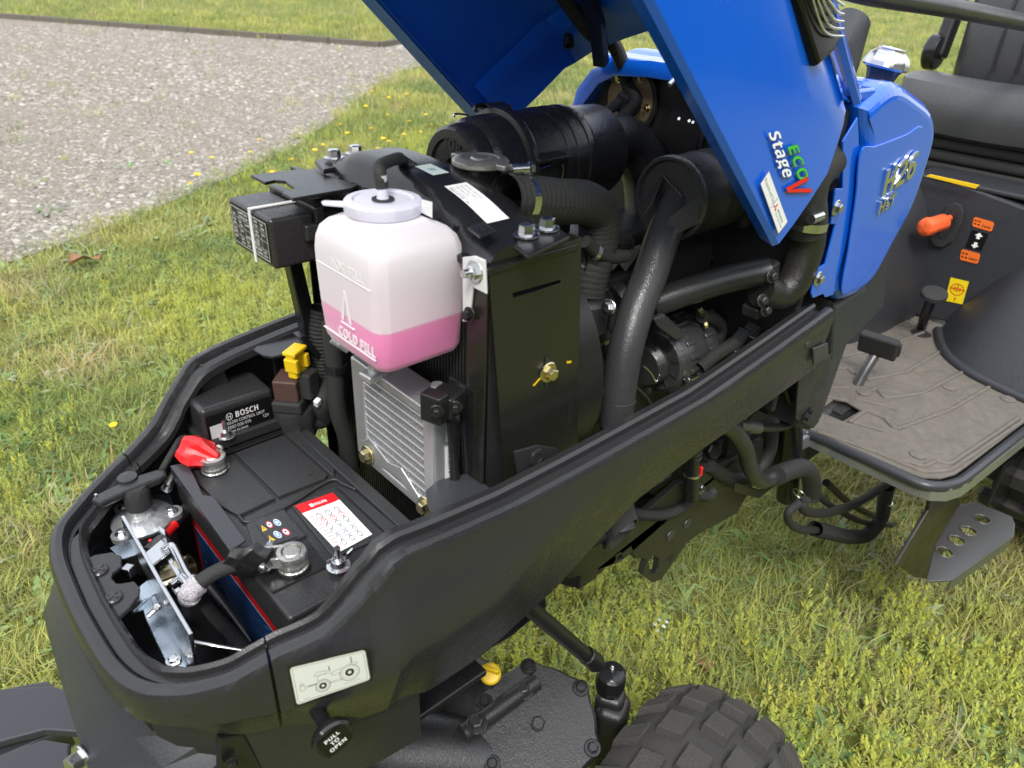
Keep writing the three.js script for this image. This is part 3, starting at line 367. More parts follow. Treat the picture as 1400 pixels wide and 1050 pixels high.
// ---------- cowl (dash housing) ----------
{
  const prof = [[1.0216,1.2792,0.225],[1.0588,1.2245,0.225],[1.0967,1.1299,0.225],[1.1017,0.9963,0.225],[1.1288,0.9757,0.225],[1.221,0.9849,0.225],[1.268,1.0465,0.225],[1.3003,1.0968,0.225],[1.3085,1.1557,0.225],[1.3026,1.2194,0.225],[1.2671,1.2552,0.225],[1.1952,1.2834,0.225],[1.1011,1.3049,0.225]];
  const body = prof.map((p) => [p[0], p[1], .237]);
  const rnd = [...smoothPoly(body.slice(3).concat([body[0]]), 60, false), body[1], body[2]];
  const cowl = part('cowl', plate(rnd, [0, 0, -.474], .022, [], 6), M.blue, tractor, 'blue cowl behind the engine bay');
  const panel = part('cowl_panel', plate(smoothPoly([[1.0394,1.2249,0.2365],[1.0824,1.2249,0.2365],[1.1304,1.2276,0.2365],[1.1803,1.2316,0.2365],[1.2154,1.2385,0.2365],[1.2359,1.228,0.2365],[1.258,1.1763,0.2365],[1.2562,1.1106,0.2365],[1.2288,1.06,0.2365],[1.1805,1.0135,0.2365],[1.1076,0.9963,0.2365],[1.0837,1.0751,0.2365],[1.0616,1.1555,0.2365]], 70), [0, 0, .003], .0014, [], 3), M.blue, cowl);
  part('cowl_flange', plate([[0.9915,1.2396,0.23],[1.0268,1.1728,0.23],[1.0046,1.1761,0.23],[1.0192,1.1232,0.23],[1.033,1.1207,0.23],[1.0331,1.0613,0.23],[1.0096,1.0576,0.23],[1.0123,1.0204,0.23],[1.0214,1.0099,0.23],[1.052,1.0093,0.23],[1.063,1.0005,0.23],[1.0886,0.9988,0.23],[1.0825,1.1335,0.23],[1.0429,1.2272,0.23],[1.016,1.2676,0.23]], [0, 0, .003], .001), M.blue, cowl);
  for (const p of [[1.019,1.1472,0.2335],[1.0191,1.0418,0.2335]]) part('bolt', hexBolt(p, [0, 0, 1], .0075, .006), M.zinc, cowl);
  // chrome badge letters standing proud of the panel
  const o = [1.1342,1.1448,0.2395], ex = add([1.234,1.1634,0.2405], o, -1), ey = add([1.1245,1.187,0.2405], o, -1);
  const bx = Math.hypot(...ex);
  part('badge', raisedText('H26', bx * .40, .004, o, ex, ey), M.chrome, cowl, 'chrome badge lettering');
  const o2 = [1.1418,1.1169,0.2395]; part('badge', raisedText('HST', bx * .2, .004, o2, ex, ey), M.chrome, cowl, 'small chrome badge lettering below');
  // pink ink-stamp marks on the cowl flank near its rear edge
  // filler cap on a black neck
  const cp = add([1.1748,1.265,0.17], [.004, .014, .004]);
  const cap = part('filler_neck', lathe(cp, [.1, 1, .12], [[0, -.02], [.028, -.02], [.028, 0], [.025, .003], [.018, .006], [.0175, .012], [.023, .03], [.028, .036], [0, .036]], 32), M.plastic, tractor, 'black filler neck on the cowl');
  part('filler_cap', lathe(add(cp, [.0035, .034, .0042]), [.1, 1, .12], [[0, 0], [.030, 0], [.033, .003], [.0325, .008], [.028, .018], [.0195, .024], [.0195, .0265], [.0165, .028], [.016, .027], [.0, .0275]], 48), mat(.62, .61, .59, .32, { metalness: .85, roughnessMap: wear }), cap, 'silver cap with raised centre');
  part('warning_dot', cyl([1.2821,1.2835,0.15], add([1.2821,1.2835,0.15], [0, .001, 0]), .006), M.yellow, cowl);
  // black lower cowl and side post
  part('lower_cowl', plate([[1.1169,0.9766,0.226],[1.1329,0.9685,0.226],[1.2259,0.9775,0.226],[1.276,1.035,0.226],[1.3369,0.9093,0.226],[1.2205,0.8707,0.226],[1.2006,0.7243,0.226],[1.1655,0.7098,0.226],[1.1059,0.7419,0.226],[1.1026,0.8661,0.226],[1.1642,0.8599,0.226]], [0, 0, -.452], .008), M.fender, tractor, 'black lower cowl');
  part('frame_post', plate([[1.0308,0.895,0.232],[1.1412,0.8782,0.232],[1.1685,0.7352,0.232],[1.1523,0.7262,0.232],[1.07,0.7787,0.232]], [0, 0, .003], .001), M.dark, tractor);
  part('bolt', [hexBolt([1.1022,0.771,0.236], [0, 0, 1], .007), hexBolt([1.1133,0.7785,0.236], [0, 0, 1], .005)], M.gloss, tractor);
  // firewall between engine bay and dash, black, with a blue upper edge
  const fx = 1.02;
  const fw = part('firewall', span([fx, .80, -.236], [fx + .012, 1.275, .215], .004), M.dark, tractor, 'black firewall behind the engine');
  part('firewall_cap', [loft([[1.12, -.268], [1.19, -.266], [1.24, -.252], [1.275, -.222], [1.296, -.17], [1.302, -.1], [1.302, .2]].map(([y, z], i) => { const q = i < 2 ? [0, .012] : i < 4 ? [-.02, .018] : [-.024, .0]; return [[fx - .03, y, z], [fx - .032, y + q[0] * .5, z + q[1] * .5], [fx - .03, y + q[0], z + q[1]], [fx + .05, y + q[0], z + q[1]], [fx + .05, y, z]]; }), true, true, .5), span([fx - .02, 1.285, -.22], [fx + .05, 1.3, .225], .005)], M.blue, tractor, 'blue upper edge of the firewall');
  // tan round flange on the firewall with harness plug
  const c0 = [1.005,1.2353,-0.1525];
  const fl = part('sender_flange', lathe([1.018, c0[1], c0[2]], [-1, 0, 0], [[0, 0], [.05, 0], [.05, .003], [.048, .005], [0, .005]], 48), mat(.30, .20, .13, .6, { roughnessMap: wear, bumpMap: castT, bumpScale: .001 }), fw, 'tan round flange with a plug');
  for (let i = 0; i < 5; i++) { const a = .5 + i * 1.2566; part('screw', hexBolt([1.013, c0[1] + Math.cos(a) * .04, c0[2] + Math.sin(a) * .04], [-1, 0, 0], .0045), M.yellowZinc, fl); }
  part('flange_seal', lathe([1.018, c0[1], c0[2]], [-1, 0, 0], [[.05, 0], [.058, 0], [.058, .006], [.05, .006]], 40), M.rubber, fl);
  part('harness_plug', [box(.03, .03, .024, [1.0, c0[1] - .002, c0[2]], [.4, .3, 0], .004), tube([[.995, c0[1] + .005, c0[2]], [.97, c0[1] - .02, c0[2] - .01], [.96, c0[1] - .05, c0[2] - .03]], .009), tube([[.99, c0[1] - .01, c0[2] - .01], [.965, c0[1] - .04, c0[2] - .03], [.965, c0[1] - .07, c0[2] - .04]], .006)], M.rubber, fl);
  // pipes and rods on the firewall
  part('firewall_pipe', tube([[1.0, 1.26, .03], [.985, 1.2, .02], [.98, 1.13, .03], [.95, 1.08, .04], [.92, 1.04, .03]], .006), M.gloss, tractor);
  part('firewall_hose', tube([[1.0, 1.1, .02], [.97, 1.15, .04], [.96, 1.165, .07], [.965, 1.15, .11], [.98, 1.1, .12]], .011), M.hose, tractor);
  part('firewall_hose', tube([[1.01, 1.06, -.09], [.97, 1.09, -.06], [.96, 1.1, -.03], [.965, 1.08, 0], [.97, 1.0, .01]], .010), M.hose, tractor);
  part('firewall_rod', [tube([[1.0, 1.24, .13], [.96, 1.17, .14], [.955, 1.12, .145]], .004), cyl([.955, 1.135, .09], [.955, 1.135, .15], .008)], M.gloss, tractor);
  for (const p of [[0.955,1.2332,-0.0041],[0.955,1.2331,0.0146],[0.955,1.2322,0.0214]]) part('bolt', hexBolt(p, [-1, .3, .5], .003, .006, false), M.zinc, tractor);
  part('firewall_bolt', [hexBolt([1,1.2885,-0.0474], [-1, .3, .4], .005, .006, false), cyl([1,1.2885,-0.0474], [0.98,1.2737,-0.0501], .004)], M.alu, tractor);
}

// ---------- battery: an object of its own, clamped in the nose ----------
{
  const bat = new THREE.Group(); bat.name = 'battery'; scene.add(bat);
  bat.userData = { label: 'black starter battery with red and white label, seated in the tractor nose', category: 'battery' };
  const x0 = .198, x1 = .377, z0 = -.164, z1 = .157, yt = .848;
  bat.position.set((x0 + x1) / 2, .63, (z0 + z1) / 2);
  const O = new THREE.Group(); // work in world coordinates, then shift the children under the base
  const kids = [];
  const P = (name, g, m, parent, label) => { const k = part(name, g, m, parent ?? O, label); if (!parent) kids.push(k); return k; };
  const caseM = P('case', span([x0 + .008, .63, z0 + .008], [x1 - .008, .806, z1 - .008], .006), M.gloss);
  const lid = P('lid', [span([x0, .795, z0], [x1, yt - .0045, z1], .005), span([x0 + .004, .78, z0 + .004], [x1 - .004, .797, z1 - .004], .004)], M.plastic);
  const pad = (pts, dy = .0045) => plate(pts.map((p) => [p[0], yt - .005, p[2]]), [0, dy, 0], .0012);
  const Lm = mat(.030, .031, .033, .45, { bumpMap: grain, bumpScale: .0002, roughnessMap: wear });
  P('cover_panel', pad([[0.2097,0.848,-0.1455],[0.2707,0.848,-0.1465],[0.2732,0.848,-0.0262],[0.2252,0.848,-0.0225],[0.217,0.848,-0.0516]]), Lm, lid);
  P('cover_panel', pad([[0.2758,0.848,-0.1468],[0.3437,0.848,-0.1466],[0.3465,0.848,-0.0285],[0.3398,0.848,-0.0239],[0.2779,0.848,-0.0261]]), Lm, lid);
  P('cover_panel', pad([[0.3485,0.848,-0.1475],[0.3614,0.848,-0.1468],[0.3594,0.848,-0.0344],[0.353,0.848,-0.0233],[0.3494,0.848,-0.0262]]), Lm, lid);
  P('cover_panel', pad([[0.2263,0.848,-0.003],[0.2719,0.848,-0.0004],[0.2704,0.848,0.0587],[0.2288,0.848,0.0578],[0.2155,0.848,0.0363]]), Lm, lid);
  P('cover_panel', pad([[0.2818,0.848,0.0005],[0.34,0.848,-0.0005],[0.3411,0.848,0.116],[0.2891,0.848,0.1114],[0.2757,0.848,0.117]]), Lm, lid);
  P('cover_panel', pad([[0.3443,0.848,0.001],[0.356,0.848,0.0236],[0.3598,0.848,0.1197],[0.3437,0.848,0.1181]]), Lm, lid);
  P('cover_panel', pad([[0.2214,0.848,0.0623],[0.2681,0.848,0.0665],[0.2661,0.848,0.1165],[0.2011,0.848,0.115],[0.1978,0.848,0.0822]], .0025), M.gloss, lid);
  P('ridge', plate([[x1 - .018, yt - .004, z0 + .002], [x1 - .001, yt - .004, z0 + .002], [x1 - .001, yt - .004, z1 - .002], [x1 - .018, yt - .004, z1 - .002]], [0, .006, 0], .0015), Lm, lid);
  P('ridge', tube([[0.2255,0.846,-0.0219],[0.2308,0.846,-0.0057],[0.2774,0.846,-0.0044],[0.3422,0.846,-0.0175],[0.3528,0.846,0.0006],[0.3587,0.846,0.0206]], .002, 6), Lm, lid);
  P('vent', cyl([0.3279,0.8475,-0.0402], add([0.3279,0.8475,-0.0402], [0, .0008, 0]), .0022), M.dark, lid);
  // labels
  const big = printed(512, 420, (x, w, h) => {
    x.fillStyle = '#f3f0f1'; x.fillRect(0, 0, w, h); x.fillStyle = '#d3151f'; x.fillRect(0, 0, w, 74); x.fillStyle = '#fff'; x.fillRect(150, 26, 40, 26); x.font = 'bold 26px sans-serif'; x.fillText('INSTALLATION', 200, 50, 170);
    x.fillStyle = '#777'; x.font = '18px sans-serif'; x.fillText('INSTALLATION AND SERVICE', 60, 100, 340);
    const r = rng(8); x.lineWidth = 6;
    for (let i = 0; i < 3; i++) for (let j = 0; j < 6; j++) { const c = ['#333', '#333', '#445', '#b11', '#366'][(i * 5 + j * 3) % 5]; x.strokeStyle = c; const X = 150 + i * 120, Y = 134 + j * 48; x.beginPath(); x.ellipse(X, Y, 34, 19, 0, 0, 7); x.stroke(); x.fillStyle = c; x.font = 'bold 22px sans-serif'; x.fillText(['12V', 'OFF', '-', '+', 'ON', '2x'][j], X - 13, Y + 5); }
    x.fillStyle = '#b88'; for (let j = 0; j < 11; j++) x.fillRect(30 + (j % 2) * 6, 120 + j * 25, 60 + r() * 26, 7); x.fillStyle = '#999'; for (let j = 0; j < 4; j++) x.fillRect(430, 290 + j * 24, 50 * r() + 15, 5);
  });
  const kid = (m) => { kids.push(m); return m; };
  sticker('service_label', [[0.2835,0.8479,0.1082],[0.3287,0.8479,0.1059],[0.3321,0.8479,0.0099],[0.284,0.8479,0.0039]].map((p) => p).reduce((a, p, i) => (a.push(p), a), []), big, lid, { label: 'red and white service label' }).geometry.attributes.uv.array.set([0, 0, 1, 0, 0, 1, 1, 1]);
  const icons = printed(256, 200, (x, w, h) => {
    x.fillStyle = '#333336'; x.fillRect(0, 0, w, h); const circ = (cx, cy, f, s) => { x.fillStyle = f; x.strokeStyle = s; x.lineWidth = 7; x.beginPath(); x.arc(cx, cy, 26, 0, 7); x.fill(); x.stroke(); }; const tri = (cx, cy) => { x.fillStyle = '#d9b13a'; x.strokeStyle = '#3a2d08'; x.lineWidth = 3; x.beginPath(); x.moveTo(cx, cy - 28); x.lineTo(cx + 32, cy + 26); x.lineTo(cx - 32, cy + 26); x.closePath(); x.fill(); x.stroke(); x.fillStyle = '#222'; x.fillRect(cx - 3, cy - 8, 6, 20); };
    tri(42, 56); tri(42, 146); circ(118, 50, '#e8dede', '#c24'); circ(120, 140, '#3c8fce', '#ddd'); circ(198, 56, '#3c8fce', '#ddd'); circ(200, 142, '#e8dede', '#c24'); x.fillStyle = '#fff'; x.fillRect(112, 126, 16, 26); x.fillRect(188, 46, 20, 18); x.fillStyle = '#333'; x.fillRect(108, 44, 22, 10); x.fillRect(190, 134, 20, 12);
  });
  sticker('warning_label', [[0.2308,0.8479,0.0517],[0.2609,0.8479,0.0557],[0.2604,0.8479,0.0057],[0.2336,0.8479,0.0044]], icons, lid, { label: 'label of round and triangular warning symbols' });
  const sn = printed(512, 48, (x, w, h) => { x.fillStyle = '#2b2b2d'; x.fillRect(0, 0, w, h); x.fillStyle = '#d8d8d4'; x.font = '34px monospace'; x.fillText('810587269617I  533880 2610 D1', 6, 36, 500); });
  sticker('serial_print', [[0.3513,0.8479,0.1111],[0.3575,0.8479,0.1094],[0.356,0.8479,0.0272],[0.3502,0.8479,0.0281]].reverse().reduce((a, p) => (a.push(p), a), []), sn, lid, { label: 'white printed serial number' });
  const sn2 = printed(160, 48, (x, w, h) => { x.fillStyle = '#2b2b2d'; x.fillRect(0, 0, w, h); x.fillStyle = '#a8a8a4'; x.font = '34px monospace'; x.fillText('BULI SMI', 6, 36, 150); });
  sticker('serial_print', [[0.3536,0.8479,-0.0962],[0.3575,0.8479,-0.0975],[0.3588,0.8479,-0.064],[0.3534,0.8479,-0.062]], sn2, lid, {});
  const side = printed(1024, 400, (x, w, h) => {
    const r = rng(21); x.fillStyle = '#0c2a55'; x.fillRect(0, 0, w, h); for (let i = 0; i < 900; i++) { const a = r(); x.strokeStyle = `rgba(${60 + a * 120 | 0},${120 + a * 110 | 0},${180 + a * 70 | 0},${.05 + .25 * r()})`; x.lineWidth = 1 + r() * 5; const X = r() * w, Y = r() * h; x.beginPath(); x.moveTo(X, Y); x.lineTo(X + (r() - .5) * 160, Y + (r() - .5) * 90); x.stroke(); }
    x.fillStyle = '#a3141c'; x.fillRect(0, 0, w, 60); x.fillRect(0, 0, 40, h); x.strokeStyle = '#c9d3dc'; x.lineWidth = 5; x.beginPath(); x.moveTo(0, 58); x.lineTo(w, 58); x.stroke(); x.fillStyle = '#dfe1e4'; x.beginPath(); x.moveTo(w, 110); x.lineTo(w - 110, h); x.lineTo(w, h); x.fill(); x.fillStyle = '#444'; for (let i = 0; i < 6; i++) x.fillRect(w - 60 + i * 4, 250 + i * 20, 40, 5);
  });
  sticker('side_label', [[x0 + .0065, .675, z0 + .014], [x0 + .0065, .675, z1 - .014], [x0 + .0065, .778, z1 - .014], [x0 + .0065, .778, z0 + .014]], side, caseM, { label: 'red and blue label on the front side' });
  // posts
  for (const p of [[0.2399,0.8455,-0.1278],[0.2356,0.8455,0.0941]]) { P('terminal', lathe(p, [0, 1, 0], [[0, 0], [.0165, 0], [.0165, .003], [.015, .0045], [.0105, .005], [.0093, .022], [.008, .0235], [0, .0235]], 32), M.lead); P('terminal_seal', lathe(p, [0, 1, 0], [[.0165, 0], [.019, 0], [.019, .003], [.0165, .003]], 32), M.gloss); }
  for (const k of kids) { k.removeFromParent(); bat.add(k); k.position.set(-bat.position.x, -bat.position.y, -bat.position.z); }
}
// ---------- battery leads, clamps and hold-down (part of the tractor) ----------
{
  const p = [0.2399,0.8455,-0.1278], n = [0.2356,0.8455,0.0941];
  const clampProf = [[.0105, .005], [.0155, .0055], [.016, .009], [.0145, .012], [.0145, .016], [.0162, .018], [.0158, .0225], [.011, .0235], [.0098, .019]];
  const pc = part('battery_clamp', [lathe(p, [0, 1, 0], clampProf, 36), tube([add(p, [.012, .022, -.004]), add(p, [.014, .027, -.004]), add(p, [.01, .03, -.007])], .003, 6)], M.lead, tractor, 'lead clamp on the terminal under the red boot');
  // red boot: four-sided tapering cap folded back towards the far rim
  const bo = [0.2304,0.865,-0.1478], ax = V(add(p, [0, .016, 0])).sub(V(add(bo, [-.004, .0, -.006]))).normalize();
  const rowsB = [[-.024, .010], [-.021, .0165], [-.008, .0215], [.006, .0205], [.012, .016], [.028, .0105], [.031, .0085]].map(([d, r]) => ring(add(bo, ax.toArray(), d), ax.toArray(), r, 20).map((q, i) => { const c = add(bo, ax.toArray(), d); const k = 1 + .24 * Math.cos(4 * i / 20 * 2 * Math.PI) * (d > .005 ? 1.2 : .7); return mixp(c, q, k); }));
  part('terminal_boot', loft(rowsB, true, true, .42), M.red, tractor, 'red rubber terminal boot');
  part('positive_cable', tube([[0.2378,0.86,-0.1939],[0.2254,0.865,-0.1943],[0.2076,0.86,-0.1791],[0.189,0.845,-0.1712],[0.1853,0.82,-0.1906]], .0045, 10), M.rubber, tractor);
  const dirL = V([0.2187,0.858,0.0813]).sub(V(add(n, [0, .012, 0]))).normalize().toArray();
  part('battery_clamp', [lathe(n, [0, 1, 0], clampProf, 36), ...[-1, 1].map((s) => { const c = V(dirL).cross(new THREE.Vector3(0, 1, 0)).multiplyScalar(s * .0075).toArray(); return plate([add(add(n, c), dirL, .008), add(add(n, c), dirL, .036), add(add(add(n, c), dirL, .036), [0, .012, 0]), add(add(add(n, c), dirL, .008), [0, .015, 0])].map((q) => add(q, [0, .008, 0])), V(c).normalize().multiplyScalar(.004).toArray(), .001); })], M.lead, tractor, 'lead clamp on the bare terminal');
  { const c = add(add(n, dirL, .027), [0, .014, 0]), w = V(dirL).cross(new THREE.Vector3(0, 1, 0)).toArray(); part('clamp_bolt', [cyl(add(c, w, -.02), add(c, w, .024), .0032, .0032, 12), hexBolt(add(c, w, .0115), w, .0062, .006, false), hexBolt(add(c, w, -.0115), w.map((q) => -q), .006, .005)], M.zinc, tractor); }
  // black tape sleeve and negative cable with white wrapped end
  const cab = [[0.2044,0.856,0.0756],[0.1905,0.858,0.0671],[0.1691,0.855,0.0597],[0.1495,0.85,0.0578],[0.1387,0.842,0.0563],[0.1347,0.82,0.0483],[0.1443,0.77,0.0298],[0.1607,0.72,0.0274]];
  part('negative_cable', tube(cab, .0085, 14), M.rubber, tractor, 'thick black battery cable');
  const sl = [[348, 752, .872], [340, 760, .868]];
  part('taped_lug', loft([[[0.22,0.856,0.0782], .007], [[0.2097,0.862,0.0767], .019], [[0.1957,0.863,0.0753], .021], [[0.1847,0.86,0.0735], .0165], [[0.1765,0.857,0.0656], .010]].map(([c, r], i) => ring(c, [-.7, -.1, .55], r, 16).map((q, j) => mixp(c, [q[0], c[1] + (q[1] - c[1]) * (1.25 - .1 * i), q[2]], 1 + .12 * Math.sin(j * 2.3 + i * 1.7)))), true, true, .6), M.gloss, tractor, 'cable lug bound in black tape');
  part('cable_sleeve', loft(Array.from({ length: 9 }, (_, i) => { const c = new THREE.CatmullRomCurve3(cab.map(V)), t = .44 + i * .026, q = c.getPoint(t).toArray(), d = c.getTangent(t).toArray(); return ring(q, d, .0112 + (i % 2) * .0007, 16); }), true, true, .9), mat(.62, .58, .62, .7, { bumpMap: castT, bumpScale: .002, roughnessMap: wear }), tractor, 'white crinkled cable sleeve');
  const strip = [[0.1948,0.856,-0.1535],[0.2134,0.856,-0.1467],[0.2096,0.856,-0.1105],[0.2039,0.856,-0.0707],[0.2129,0.856,-0.06],[0.2096,0.856,0.0368],[0.1887,0.856,0.0424]];
  part('hold_down_bar', [plate(strip, [0, .003, 0], .001), plate([strip[0], strip[6], add(strip[6], [0, -.018, 0]), add(strip[0], [0, -.018, 0])], [.003, 0, 0], .001)], M.bumper, tractor, 'grey battery hold-down bar');
  part('hold_down_rod', tube([...[[0.2129,0.858,-0.1396],[0.2496,0.858,-0.1752],[0.2776,0.858,-0.1707],[0.3709,0.858,-0.1629]]], .0035, 8), M.gloss, tractor);
  for (const [q, wing] of [[[0.2721,0.85,0.1284], 1], [[0.2734,0.865,-0.1653], 0]]) {
    part('hold_down_bolt', [cyl(add(q, [0, -.06, 0]), add(q, [0, .026, 0]), .0038, .0038, 14), lathe(add(q, [0, .0, 0]), [0, 1, 0], [[0, 0], [.0125, 0], [.013, .0015], [.009, .003], [.0075, .009], [.006, .010], [0, .010]], 24), ...(wing ? [plate([add(q, [.004, .007, .003]), add(q, [.014, .011, .004]), add(q, [.016, .02, .004]), add(q, [.009, .017, .004])], [0, 0, .003], .001), plate([add(q, [-.004, .007, -.003]), add(q, [-.012, .009, -.004]), add(q, [-.013, .014, -.004]), add(q, [-.007, .014, -.004])], [0, 0, .003], .001)] : [])], M.zinc, tractor, wing ? 'wing nut hold-down bolt' : undefined);
  }
  part('battery_tray', [span([.17, .615, -.2], [.43, .625, .2], .004), span([.17, .625, -.2], [.174, .655, .2], .001)], M.gloss, tractor);
  part('bay_floor', [plate([[.05, .66, -.12], [.05, .66, .12], [.10, .66, .175], [.26, .66, .21], [.26, .66, -.21], [.10, .66, -.175]], [0, -.004, 0], .001), span([.2, .60, -.225], [.62, .606, .12], .002)], M.dark, tractor, 'dark pan under the engine bay');
}
// ---------- battery isolator switch ----------
{
  const c = [0.1476,0.8,-0.1443];
  const sw = part('isolator_switch', [lathe(c, [0, 1, 0], [[0, 0], [.036, 0], [.0365, .004], [.034, .007], [.018, .012], [.0145, .017], [.0135, .028], [0, .028]], 40), ...[0.4, 2.6, 4.4].map((a) => lathe(add(c, [Math.cos(a) * .034, 0, Math.sin(a) * .034]), [0, 1, 0], [[0, 0], [.013, 0], [.013, .007], [.0, .008]], 20))], M.alu, tractor, 'cast alloy battery isolator');
  for (const a of [0.4, 2.6, 4.4]) part('bolt', hexBolt(add(c, [Math.cos(a) * .034, .007, Math.sin(a) * .034]), [0, 1, 0], .0055, .005), M.zinc, sw);
  part('switch_body', lathe(add(c, [0, -.06, 0]), [0, 1, 0], [[0, 0], [.034, 0], [.034, .06]], 30), M.dark, sw);
  part('switch_stem', lathe(add(c, [0, .024, 0]), [0, 1, 0], [[.0155, 0], [.0155, .026], [.013, .03], [0, .03]], 28), M.rubber, sw);
  const h = [[0.1003,0.858,-0.1471],[0.1053,0.858,-0.1537],[0.1409,0.858,-0.162],[0.1502,0.858,-0.1642],[0.1808,0.858,-0.1612],[0.1887,0.858,-0.1529],[0.1861,0.858,-0.1432],[0.1767,0.858,-0.1391],[0.1526,0.858,-0.1396],[0.1421,0.858,-0.1387],[0.1061,0.858,-0.1337]];
  part('switch_handle', [plate(h.map((p) => [p[0], .846, p[2]]), [0, .010, 0], .0035), lathe(add([0.146,0.853,-0.1626], [0, 0, 0]), [0, 1, 0], [[0, 0], [.0125, 0], [.0125, .003], [.0115, .006], [0, .0075]], 28)], M.plastic, sw, 'black T-shaped switch handle');
  part('handle_pin', cyl([0.1067,0.857,-0.1507], add([0.1067,0.857,-0.1507], [0, .0012, 0]), .0016), M.chrome, sw);
  part('switch_plate', plate([[0.1164,0.797,-0.1812],[0.1365,0.797,-0.1985],[0.1948,0.797,-0.187],[0.1854,0.797,-0.1403],[0.1507,0.797,-0.1058],[0.1133,0.797,-0.1362]], [0, -.003, 0], .001), M.bumper, tractor);
  part('isolator_lead', [tube([[0.209,0.79,-0.1513],[0.1808,0.795,-0.1286],[0.1639,0.79,-0.1246]], .0085, 12)], M.rubber, tractor);
  part('lead_sleeve', tube([[0.1778,0.795,-0.1256],[0.1704,0.793,-0.1237],[0.1624,0.79,-0.1205]], .0098, 14), M.red, tractor, 'red sleeve on the isolator lead');
  part('spring', ribbed([[0.187,0.82,-0.1635],[0.1985,0.82,-0.1801]], .006, .003, .2, 10), M.zinc, tractor);
  part('spring_hook', tube([[0.179,0.83,-0.1534],[0.1966,0.83,-0.1748],[0.2067,0.83,-0.1871]], .0018, 6), M.zinc, tractor);
  for (const p of [[0.1809,0.838,-0.2],[0.1669,0.838,-0.1989]]) part('bolt', hexBolt(p, [0, 1, 0], .0055, .005), M.gloss, tractor);
}
